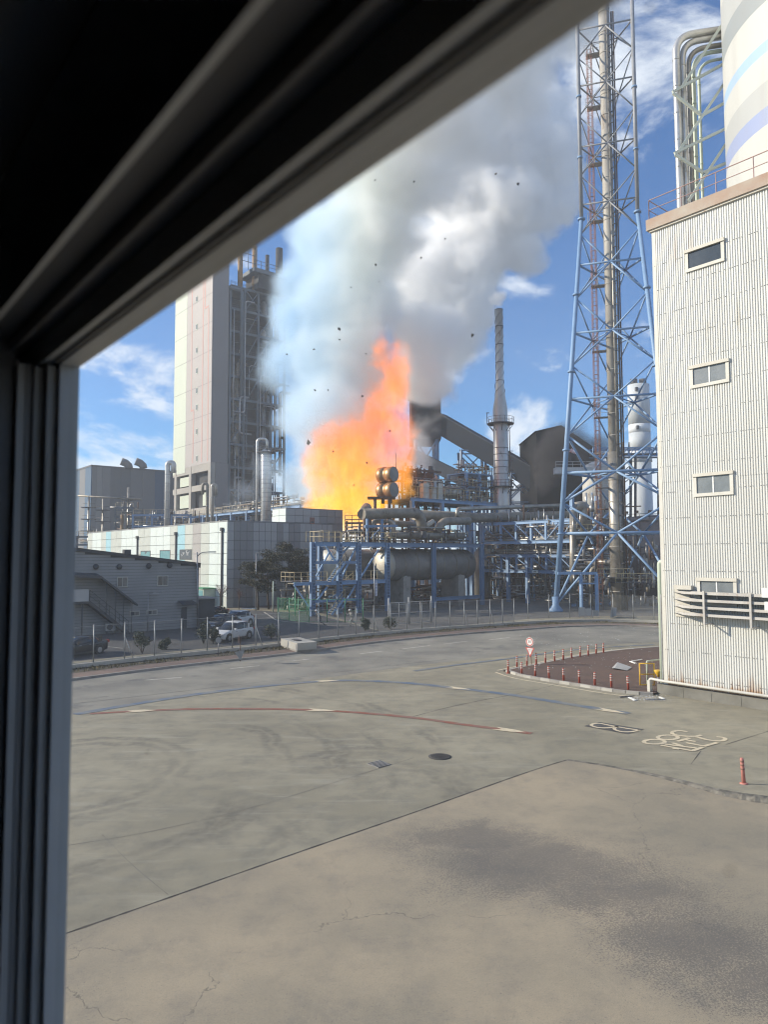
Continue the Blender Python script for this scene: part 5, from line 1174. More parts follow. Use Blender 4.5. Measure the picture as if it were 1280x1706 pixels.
for k in range(12):
    a = random.uniform(FA0+2, FA1-2); z = random.choice(lv[1:-1])+.4; mb = MB(); r_ = random.uniform(.8, 1.6); h = random.uniform(2, 4.5); mb.lathe(S(a, tb+random.uniform(1.5, 4), z), [(r_*.5, 0), (r_, .5), (r_, h), (r_*.4, h+.8)], 14); mb.build('vessel', random.choice(('clad_dull', 'steel', 'tank')), sf)
# crown: vents, ochre stacks, top deck
zt0 = zf_top
mb = MB(); mb.sbox(FA0+6, FA1+4, tb-3, tb+6, zt0+5, zt0+6.2); mb.build('top_deck', 'frame', sf)
mb = MB(); mb.sbox(FA0+8, FA1+3, tb-2.5, tb+5.5, zt0+.5, zt0+5); mb.build('hopper', 'dark_in', sf)
mb = MB(); mb.rail([S(FA0+6, tb-3, zt0+6.2), S(FA1+4, tb-3, zt0+6.2)], 2.2, 0.08, 2.5); mb.rail([S(FA0, tb, zt0), S(FA0+7, tb, zt0)], 1.2, 0.05, 1.5); mb.build('railing', 'frame', sf)
for x, y0, y1, r_, m__ in ((403, 470, 420, .75, 'yellow'), (427, 455, 408, .75, 'yellow'), (448, 440, 424, .6, 'dark_in'), (468, 440, 413, 1.1, 'dark_in')):
    a, _ = twR(x, 450); z0, z1 = twR(x, y0)[1], twR(x, y1)[1]; mb = MB(); mb.tube(S(a, tb+1, zt0), S(a, tb+1, z1), r_, 14); mb.build('vent_stack', 'ochre' if m__ == 'yellow' else m__, sf) if False else mb.build('vent_stack', M.setdefault('ochre', mat('ochre_stack_paint', (0.28, 0.17, 0.07), (0.22, 0.13, 0.06), .5, .7)) if m__ == 'yellow' else m__, sf)
a, _ = twR(414, 450)
mb = MB()
for k in range(3):
    z = zt0+6.2+k*2.4; mb.rail([S(a-2.5, tb, z), S(a+2.5, tb, z)], 2.4, 0.1, 2.5, False)
mb.build('top_frame', 'frame', sf)

# ================================================================ SCRUBBER COLUMN, BENT STACKS, LEFT PIPEWORK
SY_ = 150.0
sc_ = thing('scrubber_column', 'tall ribbed steel scrubber column with a looped pipe standing in thin smoke', 'column', px(443, 927, SY_))
q = px(443, 800, SY_); q = Vector((q.x, SY_, 0)); zt_ = px(443, 751, SY_).z
mb = MB(); mb.lathe(q, [(1.15, 0), (1.15, zt_-.6), (.9, zt_), (.3, zt_+.5)], 20); mb.build('shell', 'clad_bright', sc_)
mb = MB()
for k in range(30): mb.lathe(q+Vector((0, 0, 2+k*.95)), [(1.2, 0), (1.2, .08)], 20)
mb.build('ring', 'steel', sc_, 'stuff')
x1 = px(429, 800, SY_).x; zl = px(430, 732, SY_).z
mb = MB(); mb.pipe(bend([(x1, SY_-.5, 0), (x1, SY_-.5, zl), (q.x+.3, SY_-.5, zl), (q.x+.3, SY_-.5, zt_-.2)], .8, 5), .28, 10); mb.build('loop_pipe', 'clad_bright', sc_)
mb = MB(); mb.tube(q+Vector((1.7, -.3, 0)), q+Vector((1.7, -.3, px(453, 770, SY_).z)), .12, 8); mb.blob(q+Vector((1.5, -.3, px(453, 770, SY_).z)), .5); mb.build('relief_pipe', 'steel', sc_)
mb = MB(); mb.lathe(q+Vector((0, 0, zt_-.5)), [(2.0, 0), (2.0, .12)], 18); mb.rail([q+Vector((2*math.cos(t*.5), 2*math.sin(t*.5), zt_-.4)) for t in range(14)], 1.1, .04, 1); mb.build('platform', 'steel_dark', sc_)
def bent_stack(x0, x1, yt, yb, Y, r_, lb, m__):
    b_ = thing('bent_vent_pipe', lb, 'vent pipe', px(x0, 927, Y)); mb = MB(); X0, X1 = px(x0, 800, Y).x, px(x1, 800, Y).x; z = px(x0, yt, Y).z
    mb.pipe(bend([(X0, Y, 0), (X0, Y, z), (X1, Y, z), (X1, Y, z-2.5)], 1.0, 6), r_, 12); mb.build('pipe', m__, b_); mb = MB()
    for k in range(8): mb.lathe((X0, Y, z-3-k*2.2), [(r_+.05, 0), (r_+.05, .12)], 12)
    mb.build('flange', 'steel', b_, 'stuff')
bent_stack(279, 289, 771, 850, 175, .65, 'bright bent vent pipe standing against the left foot of the tower block', 'clad_bright')
bent_stack(346, 338, 806, 850, 165, .35, 'dark bent vent pipe in front of the tower block base', 'clad_dull')
bent_stack(354, 360, 808, 850, 163, .4, 'pale bent vent pipe in front of the tower block base', 'clad')
def clutter(parent, a0, a1, b0, b1, z0, z1, n, seed, mats=('clad_dull', 'steel', 'steel_dark', 'rust', 'clad'), name='small_piping', vertical=0.45, rmin=.05, rmax=.16):
    """dense small pipework, valves and stubs, too small to tell apart"""
    rnd = random.Random(seed); mb = MB(); mlist = list(mats)
    for k in range(n):
        mb.m(rnd.randrange(len(mlist))); a, b, z = rnd.uniform(a0, a1), rnd.uniform(b0, b1), rnd.uniform(z0, z1); r_ = rnd.uniform(rmin, rmax); t = rnd.random()
        if t < vertical: h = rnd.uniform(.8, (z1-z0)*.7); mb.tube(S(a, b, max(z0, z-h)), S(a, b, z), r_, 6)
        elif t < .75:
            L_ = rnd.uniform(1, (a1-a0)*.5); mb.tube(S(a, b, z), S(min(a1, a+L_), b, z), r_, 6)
        elif t < .85: L_ = rnd.uniform(.8, (b1-b0)*.6); mb.tube(S(a, b, z), S(a, min(b1, b+L_), z), r_, 6)
        elif t < .93: mb.lathe(S(a, b, z), [(r_*2.6, 0), (r_*2.6, .12), (r_*1.1, .16), (r_*1.1, .5), (r_*2, .52), (r_*2, .6)], 8)
        else: mb.frame_box(S(a, b, z), V*rnd.uniform(.2, .5), U*rnd.uniform(.2, .4), (0, 0, rnd.uniform(.2, .6)))
    return mb.build(name, mlist, parent, 'stuff')
# blue pipe rack along the back of the warehouse
RA = wa+37
def rackpt(x, y): d = ray(x, y); t = RA/d.dot(V); p = d*t+Vector((0, 0, CAM_H)); return p.dot(U), p.z
rk = thing('left_pipe_rack', 'blue steel pipe rack carrying pipes above the warehouse roof', 'pipe rack', S(RA, wb_, 0))
rb0, rb1 = rackpt(535, 845)[0], rackpt(318, 865)[0]; rz = rackpt(500, 845)[1]; rz2 = rackpt(330, 860)[1]; rz = (rz+rz2)/2
nn = 9
for k in range(nn):
    b = rb0+(rb1-rb0)*k/(nn-1)
    for da in (0, 5):
        mb = MB(); mb.sbox(RA+da-.25, RA+da+.25, b-.25, b+.25, 0, rz+.3); mb.build('column', 'blue', rk)
for da in (0, 5):
    for z in (rz, rz-4.5):
        mb = MB(); mb.ibeam(S(RA+da, rb0, z), S(RA+da, rb1, z), .4, .6, .06); mb.build('beam', 'blue_pale', rk)
for k in range(7):
    mb = MB(); r_ = (.25, .18, .4, .15, .3, .2, .22)[k]; a = RA+.3+k*.7; mb.tube(S(a, rb0-4, rz+.35+r_), S(a, rb1+3, rz+.35+r_), r_, 10); mb.build('pipe', ('clad', 'steel', 'clad_bright', 'rust', 'clad', 'steel', 'clad')[k], rk)
mb = MB(); mb.pipe(bend([S(RA-.8, rb0-2, rz-1.2), S(RA-.8, rb0+18, rz-1.2), S(RA-.8, rb0+18, rz-6)], 1.2), .55, 12); mb.build('large_pipe', 'clad_bright', rk)
mb = MB(); mb.rail([S(RA-.2, rb0, rz+.3), S(RA-.2, rb1, rz+.3)], 1.6, .04, 1.5); mb.build('railing', 'rail', rk)
clutter(rk, RA-1, RA+5, rb0, rb1, rz+.3, rz+3.0, 130, 5); clutter(rk, RA-.5, RA+5, rb0, rb1, rz-6, rz-.5, 120, 6)
# older units farther left
def unit(name, label, x0, x1, yt, yb, Y, depth, colm, levels, seed, npipe, cat='process unit'):
    p0, p1 = px(x0, yt, Y), px(x1, yt, Y); th = thing(name, label, cat, (p0.x, Y, 0)); zt_ = p0.z; zb = 0.0
    xs_ = [p0.x+(p1.x-p0.x)*k/max(1, int((p1.x-p0.x)/4.5)) for k in range(int((p1.x-p0.x)/4.5)+1)] if p1.x-p0.x > 4.5 else [p0.x, p1.x]
    for x in xs_:
        for y in (Y, Y+depth): mb = MB(); mb.box(x-.2, x+.2, y-.2, y+.2, 0, zt_); mb.build('column', colm, th)
    for k in range(levels):
        z = zt_*(1-k*.5/levels) if k else zt_-.2
        for y in (Y, Y+depth): mb = MB(); mb.bar((p0.x-.3, y, z), (p1.x+.3, y, z), .3, .45); mb.build('beam', colm, th)
        mb = MB(); mb.rail([(p0.x, Y-.1, z+.22), (p1.x, Y-.1, z+.22)], 1.1, .04, 1.5); mb.build('railing', 'rail', th)
    rnd = random.Random(seed); mb = MB(); ml = ['clad_dull', 'steel', 'rust', 'clad', 'steel_dark', 'clad_bright']
    for k in range(npipe):
        mb.m(rnd.randrange(6)); x, y, z = rnd.uniform(p0.x, p1.x), rnd.uniform(Y-.6, Y+depth), rnd.uniform(zt_*.35, zt_+1.8); r_ = rnd.uniform(.05, .2)
        if rnd.random() < .5: mb.tube((x, y, z-rnd.uniform(.8, 4)), (x, y, z), r_, 6)
        elif rnd.random() < .75: mb.tube((x, y, min(z, zt_)), (x+rnd.uniform(-4, 4), y, min(z, zt_)), r_, 6)
        else: mb.lathe((x, y, min(z, zt_)), [(r_*3, 0), (r_*3, .8), (r_*1.5, 1.1)], 8)
    mb.build('small_piping', ml, th, 'stuff'); return th
unit('pipe_unit', 'cluttered dark pipe unit at the far left behind the house roof', 128, 172, 893, 930, 170, 8, 'frame', 3, 31, 90)
unit('pipe_unit', 'slim pipe unit with ochre columns above the left end of the warehouse', 193, 222, 845, 900, 185, 7, 'frame', 4, 32, 70)
unit('pipe_unit', 'blue framed pipe unit above the left half of the warehouse roof', 222, 318, 857, 895, 178, 10, 'blue', 3, 33, 190)
for x, yt, Y, lb in ((170, 831, 182, 'thin steel column with crossing platforms left of the ochre pipe unit'), (212, 812, 187, 'thin vent mast rising from the slim pipe unit'), (146, 826, 184, 'thin steel column at the far left edge of the works')):
    c = px(x, 927, Y); vt = thing('vent_mast', lb, 'mast', c); mb = MB(); z = px(x, yt, Y).z; mb.tube((c.x, Y, 0), (c.x, Y, z), .25, 8); mb.build('tube', 'clad', vt); mb = MB()
    for k in range(5): mb.frame_box((c.x, Y, z*.35+k*z*.13), (1.6, 0, 0), (0, 1, 0), (0, 0, .1)); mb.tube((c.x-1.6, Y, z*.35+k*z*.13+1), (c.x+1.6, Y, z*.35+k*z*.13+1), .05, 4)
    mb.build('platform', 'steel_dark', vt)
mb = MB(); z = px(140, 826, 184).z; p = px(130, 826, 184); q = px(235, 832, 184); mb.tube(p, q, .22, 8); single(mb, 'overhead_pipe', 'clad_dull', 'long thin overhead pipe linking the masts at the far left', 'pipe')
for x in (206, 211):
    c = px(x, 927, 186); mb = MB(); mb.tube((c.x, 184.5, 0), (c.x, 184.5, px(x, 858, 186).z), .45, 10); single(mb, 'ochre_column', 'ochre' if x == 206 else 'clad_dull', 'ochre pipe column standing in front of the slim pipe unit' if x == 206 else 'grey pipe column right of the ochre pipe column', 'column')
# ================================================================ CENTRE: BLUE FRAME WITH HORIZONTAL TANKS
pA = gp(521, 1026.5); qa, qb = ab(pA)
def fr(x, y, b=None): d = ray(x, y); t = (qb if b is None else b)/d.dot(U); p = d*t+Vector((0, 0, CAM_H)); return p.dot(V), p.z
CXS = [fr(x, 950)[0] for x in (521, 565.5, 597.5, 645.5, 723, 803)]
ZD = fr(600, 907)[1]; ZM = fr(600, 969.5)[1]; DB = 11.0
tf = thing('tank_frame', 'blue steel frame with stairs sheltering two big horizontal tanks beside the gate', 'steel frame', S(qa, qb, 0))
for i, a in enumerate(CXS):
    for b in (qb, qb+(DB if i > 2 else 4.4)):
        if b > qb and i == 0: continue
        mb = MB(); w = .30 if i != 4 else .24
        for s_ in (-1, 1): mb.sbox(a+s_*w-.04, a+s_*w+.04, b-.22, b+.22, 0, ZD+.25)
        if i in (0, 1, 2, 3):
            mb.sbox(a-w+.05, a+w-.05, b+.06, b+.10, 0, ZD+.25)
            for k in range(22): mb.sbox(a-w+.045, a+w-.045, b-.2, b-.12, .2+k*.4, .34+k*.4)
        else: mb.sbox(a-w+.045, a+w-.045, b-.05, b+.05, 0, ZD+.25)
        mb.build('column', 'blue', tf)
for b in (qb, qb+DB):
    for a0, a1 in zip(CXS, CXS[1:]):
        if b > qb and a0 < CXS[3]-.1: continue
        mb = MB(); mb.ibeam(S(a0+.36, b, ZD), S(a1-.36, b, ZD), .4, .55, .05); mb.build('deck_beam', 'blue_pale' if a1 < CXS[4] else 'blue', tf)
for a0, a1 in zip(CXS[:3], CXS[1:4]):
    mb = MB(); mb.ibeam(S(a0+.36, qb, ZM), S(a1-.36, qb, ZM), .35, .5, .05); mb.build('middle_beam', 'blue_pale', tf)
mb = MB(); mb.ibeam(S(CXS[4]+.3, qb, fr(760, 996)[1]), S(CXS[5]-.3, qb, fr(760, 996)[1]), .35, .5, .05); mb.build('low_beam', 'blue', tf)
for a in CXS[1:]:
    mb = MB(); mb.ibeam(S(a, qb+.25, ZD), S(a, qb+(DB if a > CXS[2]+.1 else 4.4)-.25, ZD), .35, .5, .05); mb.build('cross_beam', 'blue', tf)
for zz in (.32, .74):
    for a0, a1 in ((CXS[0], CXS[1]), (CXS[1], CXS[2])):
        mb = MB(); z = ZD*zz if zz > .5 else ZM*.45; mb.sbox(a0+.36, a1-.36, qb-.12, qb+.12, z-.18, z+.18); mb.build('tie_beam', 'blue', tf)
for (a0, z0, a1, z1) in ((CXS[0]+.4, ZM+.4, CXS[0]+2.8, ZD-.9), (CXS[1]+.4, ZM+.4, CXS[2]-.4, ZD-.5), (CXS[2]+.4, ZM+.5, CXS[2]+3.6, ZD-.7), (CXS[1]+.4, .5, CXS[2]-.4, ZM-.4), (CXS[0]+2.2, ZD-.3, CXS[1]-.4, ZM+2.6), (CXS[0]+.4, 1.5, CXS[0]+2.4, ZM-.5)):
    mb = MB(); mb.bar(S(a0, qb+.2, z0), S(a1, qb+.2, z1), .18, .2); mb.build('brace', 'blue_pale', tf)
mb = MB(); mb.sbox(CXS[0]-2.8, CXS[3], qb+.5, qb+3.2, ZM+.24, ZM+.32); mb.build('middle_walkway', 'steel_dark', tf)
mb = MB(); mb.ibeam(S(CXS[0]-2.8, qb, ZM), S(CXS[0]-.36, qb, ZM), .3, .4, .05); mb.bar(S(CXS[0]-2.7, qb, ZM-.2), S(CXS[0]-.3, qb, ZM-3.2), .16); mb.build('cantilever', 'blue_pale', tf)
mb = MB(); mb.rail([S(CXS[0]-2.8, qb+3.0, ZM+.3), S(CXS[0]-2.8, qb-.1, ZM+.3), S(CXS[0]+2.2, qb-.1, ZM+.3)], 1.15, .035, 1.1); mb.rail([S(CXS[1]+.4, qb+.4, ZM+.3), S(CXS[3]-.4, qb+.4, ZM+.3)], 1.15, .03, 1.1); mb.build('railing', 'rail', tf)
mb = MB(); mb.sbox(CXS[3], CXS[5], qb+.3, qb+5.6, ZD+.28, ZD+.34); mb.build('deck', 'steel_dark', tf); mb = MB(); mb.sbox(CXS[0]+1.6, CXS[3]-.002, qb+.3, qb+1.9, ZD+.28, ZD+.34); mb.build('deck', 'steel_dark', tf)
mb = MB(); mb.rail([S(CXS[0]+1.6, qb+3, ZD+.34), S(CXS[0]+1.6, qb-.05, ZD+.34), S(CXS[1]+.2, qb-.05, ZD+.34)], 1.35, .04, 1.0); mb.rail([S(CXS[1]+1.5, qb-.05, ZD+.34), S(CXS[3]+1.6, qb-.05, ZD+.34), S(CXS[3]+1.6, qb+3, ZD+.34)], 1.35, .04, 1.1); mb.rail([S(CXS[0]+1.6, qb+4, ZD+.34), S(CXS[4], qb+5, ZD+.34)], 1.35, .035, 1.2); mb.build('railing', 'rail', tf)
def stair(parent, a0, z0, a1, z1, b, wid=.9):
    for off in (0, wid):
        mb = MB(); mb.bar(S(a0, b+off, z0), S(a1, b+off, z1), .07, .28); mb.build('stringer', 'blue_pale', parent)
    n = int(abs(z1-z0)/.24); mb = MB()
    for k in range(n):
        t = (k+.5)/n; c = S(a0+(a1-a0)*t, b+wid/2, z0+(z1-z0)*t); mb.frame_box(c, V*.13, U*(wid/2-.04), (0, 0, .02))
    mb.build('tread', 'clad_bright', parent)
    mb = MB(); mb.rail([S(a0, b-.03, z0+.1), S(a1, b-.03, z1+.1)], 1.05, .03, 1.1); mb.build('handrail', 'rail', parent)
stair(tf, CXS[0]+2.3, .1, CXS[1]+.2, ZM*.52, qb-.9); stair(tf, CXS[0]+2.2, ZM+.1, CXS[1]+.2, ZM+2.5, qb-.9); stair(tf, CXS[1]-.2, ZM*.52, CXS[1]+3.2, ZM+.1, qb+1.2); stair(tf, CXS[1]-.2, ZM+2.5, CXS[1]+3.0, ZD+.2, qb+1.2)
TR = 2.3; tzc = ZD-.55-TR
def htank(a0, a1, b, lb):
    t = thing('horizontal_tank', lb, 'tank', S((a0+a1)/2, b, 0))
    mb = MB(); L_ = a1-a0; mb.lathe(S(a0, b, tzc), [(.2, 0), (TR*.55, .15), (TR*.82, .45), (TR*.96, .85), (TR, 1.2)], 32, V); mb.build('end_cap', 'tank_pale', t)
    mb = MB(); mb.lathe(S(a0, b, tzc), [(TR, 1.202), (TR, L_-1.2), (TR*.9, L_-.6), (TR*.5, L_-.1), (.2, L_)], 32, V); mb.build('shell', 'tank', t)
    mb = MB(); k = 0
    while 3.0+k*2.6 < L_-1.5: mb.lathe(S(a0, b, tzc)+V*(3.0+k*2.6), [(TR+.05, 0), (TR+.05, .16)], 32, V); k += 1
    mb.build('band', 'clad_dull', t)
    for a in (a0+L_*.2, a0+L_*.8):
        mb = MB(); mb.sbox(a-.7, a+.7, b-1.9, b+1.9, 0, tzc-TR*.72); mb.build('saddle', 'concrete', t)
        mb = MB(); mb.sbox(a-.25, a+.25, b-1.7, b+1.7, tzc-TR*.718, tzc-TR*.3); mb.build('cradle', 'steel', t)
    mb = MB()
    for k in range(6): c = S(a0+2+k*(L_-4)/5, b-.6+.3*(k % 3), tzc+TR*.9); mb.tube(c, c+Vector((0, 0, .75)), .12, 8)
    mb.build('nozzle', 'clad', t)
ta1 = fr(631, 940, qb+2.9)[0]; ta2 = fr(782, 940, qb+2.9)[0]
htank(ta1, ta2, qb+2.9, 'long clad horizontal tank nearest the gate, lying under the blue frame deck')
ta3 = fr(535, 940, qb+8.2)[0]; htank(ta3, ta3+15, qb+8.2, 'second clad horizontal tank lying farther back beside the warehouse')
# pipework on the deck
def pp(x, y, db): d = ray(x, y); t = (qb+db)/d.dot(U); return d*t+Vector((0, 0, CAM_H))
dp = thing('deck_pipework', 'fat lagged pipes looping across the deck above the horizontal tanks', 'pipes', S((CXS[2]+CXS[4])/2, qb+4, ZD))
def pipe(pxs, db, r_, m_, parent=dp, rb=1.0, n=14):
    pts = [pp(*(p if len(p) == 2 else p[:2]), db if len(p) == 2 else p[2]) for p in pxs]; mb = MB(); mb.pipe(bend(pts, rb, 6), r_, n); o = mb.build('lagged_pipe', m_, parent)
    return o
pipe([(604, 856.5), (700, 854), (705, 886)], 3.2, .78, 'clad_dull', rb=1.6); pipe([(604, 857), (611, 846, 6)], 3.2, .74, 'clad_dull')
pipe([(645, 866, 3.4), (655, 870), (655, 889)], 3.0, .42, 'clad', rb=.5); pipe([(651, 891.5), (772, 893.5)], 2.2, .50, 'clad_dull'); pipe([(651, 891.5), (646, 896, 2.4)], 2.2, .48, 'clad')
pipe([(782, 868), (737, 868.5), (728, 888)], 2.4, .62, 'clad_dull', rb=1.2); pipe([(690, 858), (800, 863), (955, 858)], 7.0, .85, 'clad_dull', rb=2); pipe([(762, 862), (762, 848), (800, 847), (932, 842)], 4.6, .34, 'clad', rb=.8)
pipe([(655, 872), (690, 874), (718, 876)], 6.0, .5, 'clad_dull'); pipe([(618, 884), (622, 868), (650, 866)], 5.0, .35, 'clad', rb=.8); pipe([(705, 880), (722, 868)], 2.9, .35, 'tank_pale')
mb = MB()
for x in (608, 616): 
    q = pp(x, 852, 3.0); q.z = ZD+.34; mb.tube(q, pp(x, 850, 3.0), .28, 8)
mb.build('support_post', 'rust', dp)
mb = MB()
for x in (612, 637):
    q = pp(x, 900, 1.6); mb.bar((q.x, q.y, ZD+.34), (q.x, q.y, ZD+3.6), .3)
q0, q1 = pp(608, 877, 1.6), pp(662, 876, 1.6); mb.bar(q0, q1, .3, .35)
mb.bar(pp(618, 897, 1.5), pp(634, 880, 1.5), .15); mb.build('small_frame', 'blue', dp)
clutter(dp, CXS[2], CXS[5], qb+.6, qb+6, ZD+.35, ZD+2.6, 170, 41, ('clad_dull', 'clad', 'steel', 'rust', 'steel_dark', 'rail'))
un = thing('under_deck_equipment', 'dim pumps and pipes crowding the ground under the blue tank frame', 'pumps', S(CXS[2], qb+5, 0))
clutter(un, CXS[0]+.6, CXS[3], qb+.4, qb+10, .1, 4.2, 150, 44, ('clad_dull', 'clad', 'steel', 'tank_pale', 'steel_dark', 'rust'), vertical=.5); clutter(un, CXS[3], CXS[5], qb+5.6, qb+10, .1, 3.0, 90, 45)
# hanging banner on a pole
bn = thing('banner', 'small vertical white banner with blue lettering on a tall thin pole', 'banner', gp(624, 1030))
q = gp(624, 1034); mb = MB(); mb.tube(q, (q.x, q.y, px(623, 926, q.y).z), .06, 6); mb.build('pole', 'steel', bn)
b0, b1 = px(624.5, 967, q.y), px(629, 993, q.y); M['banner_cloth'] = mat('banner_cloth', (0.60, 0.62, 0.66), (0.5, 0.52, 0.56), 1, .8); M['banner_ink'] = mat('blue_banner_ink', (0.10, 0.13, 0.35), (0.14, 0.16, 0.36), 2, .8)
mb = MB(); mb.box(b0.x+.05, b1.x, q.y-.01, q.y+.01, b1.z, b0.z); cl_ = mb.build('cloth', 'banner_cloth', bn); mb = MB(); xm = (b0.x+.05+b1.x)/2
for k in range(5):
    z = b1.z+(b0.z-b1.z)*(k+.5)/5; mb.box(xm-.10, xm+.10, q.y-.016, q.y-.012, z+.08, z+.12); mb.box(xm-.10, xm-.06, q.y-.016, q.y-.012, z-.12, z+.07); mb.box(xm+.02, xm+.06, q.y-.016, q.y-.012, z-.14, z+.07)
mb.build('lettering', 'banner_ink', cl_)

# ================================================================ SECOND DECK, DRUMS, PROCESS GEAR BEHIND
PB = qb+15
d2 = thing('upper_process_deck', 'rusty process gear on a railed blue deck right of the flames', 'process unit', S(*[fr(740, 840, PB)[0], PB]))
def f2(x, y, b=PB): return fr(x, y, b)
a0, a1 = f2(684, 840)[0], f2(832, 840)[0]; zd = f2(750, 836)[1]
for a in (a0+.4, a0+(a1-a0)*.33, a0+(a1-a0)*.66, a1-.4):
    for b in (PB, PB+8): mb = MB(); mb.sbox(a-.3, a+.3, b-.3, b+.3, 0, zd-.3); mb.build('column', 'blue_pale', d2)
for b in (PB, PB+8): mb = MB(); mb.ibeam(S(a0, b, zd), S(a1, b, zd), .5, .6, .06); mb.build('deck_beam', 'blue_pale', d2)
mb = MB(); mb.sbox(a0, a1, PB+.3, PB+8, zd+.05, zd+.2); mb.build('deck', 'steel_dark', d2)
mb = MB(); mb.rail([S(a0, PB-.1, zd+.3), S(a1, PB-.1, zd+.3)], 2.0, .05, 1.6); mb.build('railing', 'rail', d2)
clutter(d2, a0+1, a1, PB+.5, PB+7, zd+.2, zd+4.5, 200, 51, ('rust', 'steel', 'clad_dull', 'clad', 'steel_dark', 'trim'))
for x, w in ((714, 1.3), (728, .9), (738, 1.1)):
    a, z = f2(x, 832); mb = MB(); mb.sbox(a-w/2, a+w/2, PB+.5, PB+1.5, zd+.2, zd+random.uniform(2.2, 3.4)); mb.sbox(a-w/2-.15, a+w/2+.15, PB+.4, PB+1.6, zd+3.45, zd+3.6); mb.build('control_cabinet', 'trim', d2)
for x in (752, 762, 770):
    a, z = f2(x, 820); mb = MB(); mb.lathe(S(a, PB+2, zd+1.2), [(.5, 0), (1.0, .3), (1.0, 1.4), (.6, 1.9), (.3, 2.6)], 14, (V+Vector((0, 0, 1.2)))); mb.build('blower', 'clad', d2)
# rust frame tower
rf = thing('rusty_frame_tower', 'rust brown openwork frame holding vessels just right of the orange drums', 'process unit', S(f2(708, 830, PB+5)[0], PB+5, 0))
r0, r1 = f2(680, 810, PB+5)[0], f2(735, 810, PB+5)[0]; rzt = f2(700, 781, PB+5)[1]; rzb = f2(700, 818, PB+5)[1]
for k in range(5):
    a = r0+(r1-r0)*k/4
    for b in (PB+5, PB+9): mb = MB(); mb.sbox(a-.16, a+.16, b-.16, b+.16, 0, rzt-(1.5 if k in (0, 4) else 0)); mb.build('column', 'rust', rf)
for z in (rzb, (rzb+rzt)/2, rzt-.3):
    for b in (PB+5, PB+9): mb = MB(); mb.bar(S(r0, b, z), S(r1, b, z), .3, .35); mb.build('beam', 'rust', rf)
mb = MB(); mb.rail([S(r0, PB+4.9, rzb+.2), S(r1+4, PB+4.9, rzb+.2)], 1.4, .05, 1.3); mb.build('railing', 'rust', rf)
clutter(rf, r0, r1, PB+5, PB+9, rzb-6, rzt+.8, 170, 52, ('rust', 'steel_dark', 'clad_dull', 'rust'))
for k in range(3):
    a = r0+(r1-r0)*(.2+.3*k); mb = MB(); mb.lathe(S(a, PB+6.5, rzb+.2), [(.5, 0), (1.0, .4), (1.0, 3.0), (.4, 3.6)], 14); mb.build('vessel', 'rust', rf)
# the two drums, the fire's orange light put into their cladding colour
M['drum'] = mat('firelit_drum_cladding', (0.46, 0.27, 0.13), (0.36, 0.20, 0.10), .4, .4, .6)
DYY = 117.0
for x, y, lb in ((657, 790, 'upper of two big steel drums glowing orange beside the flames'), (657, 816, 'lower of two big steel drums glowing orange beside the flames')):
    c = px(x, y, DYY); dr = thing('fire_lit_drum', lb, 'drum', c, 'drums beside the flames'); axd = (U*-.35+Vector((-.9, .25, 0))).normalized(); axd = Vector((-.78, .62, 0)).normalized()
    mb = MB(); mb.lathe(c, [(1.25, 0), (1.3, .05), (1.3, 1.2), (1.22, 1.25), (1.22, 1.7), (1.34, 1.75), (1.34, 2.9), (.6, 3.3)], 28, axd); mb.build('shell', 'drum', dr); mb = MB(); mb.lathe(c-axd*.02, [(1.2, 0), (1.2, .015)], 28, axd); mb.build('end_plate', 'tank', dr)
    mb = MB(); zz = c.z-1.35
    for k in (.8, 2.4): q = c+axd*k; mb.bar((q.x, q.y, c.z-2.2 if y > 800 else c.z-1.3), (q.x, q.y, c.z-1.2), .4)
    mb.build('support', 'rust', dr)
mb = MB(); c = px(660, 781, DYY); mb.tube(c, c+Vector((0, 0, 2.6)), .04, 5); single(mb, 'antenna', 'steel_dark', 'thin antenna rod standing on the upper orange drum', 'antenna')
sp_ = thing('drum_frame', 'scorched steel frame under the two orange drums', 'steel frame', px(655, 927, DYY+1)); mb = MB(); c = px(657, 829, DYY)
for dx in (-3.2, -.8):
    for dy in (-.6, 1.8): mb.bar((c.x+dx, DYY+dy, 0), (c.x+dx, DYY+dy, c.z-.15), .35)
mb.build('leg', 'rust', sp_); mb = MB(); mb.box(c.x-4.4, c.x+.2, DYY-1, DYY+2.4, c.z-.148, c.z+.1); mb.build('deck', 'rust', sp_)
sf2 = thing('scorched_gantry', 'scorched gantry frames half hidden in the flames behind the warehouse', 'steel frame', px(590, 927, 114)); mb = MB()
for x in (578, 600, 622, 642):
    for Y in (114, 117): t_ = px(x, 872-(x % 4)*2, Y); mb.bar((t_.x, Y, 0), t_, .25)
for y in (872, 884, 896):
    mb.bar(px(575, y, 114), px(645, y-1, 114), .2, .25); mb.bar(px(575, y-6, 117), px(645, y-7, 117), .15)
mb.build('frame', 'rust', sf2); mb = MB(); mb.rail([px(575, 884, 113.9), px(645, 883, 113.9)], 1.3, .05, 1.2); mb.rail([px(575, 872, 113.9), px(610, 872, 113.9)], 1.3, .05, 1.2); mb.build('railing', 'rust_red', sf2)
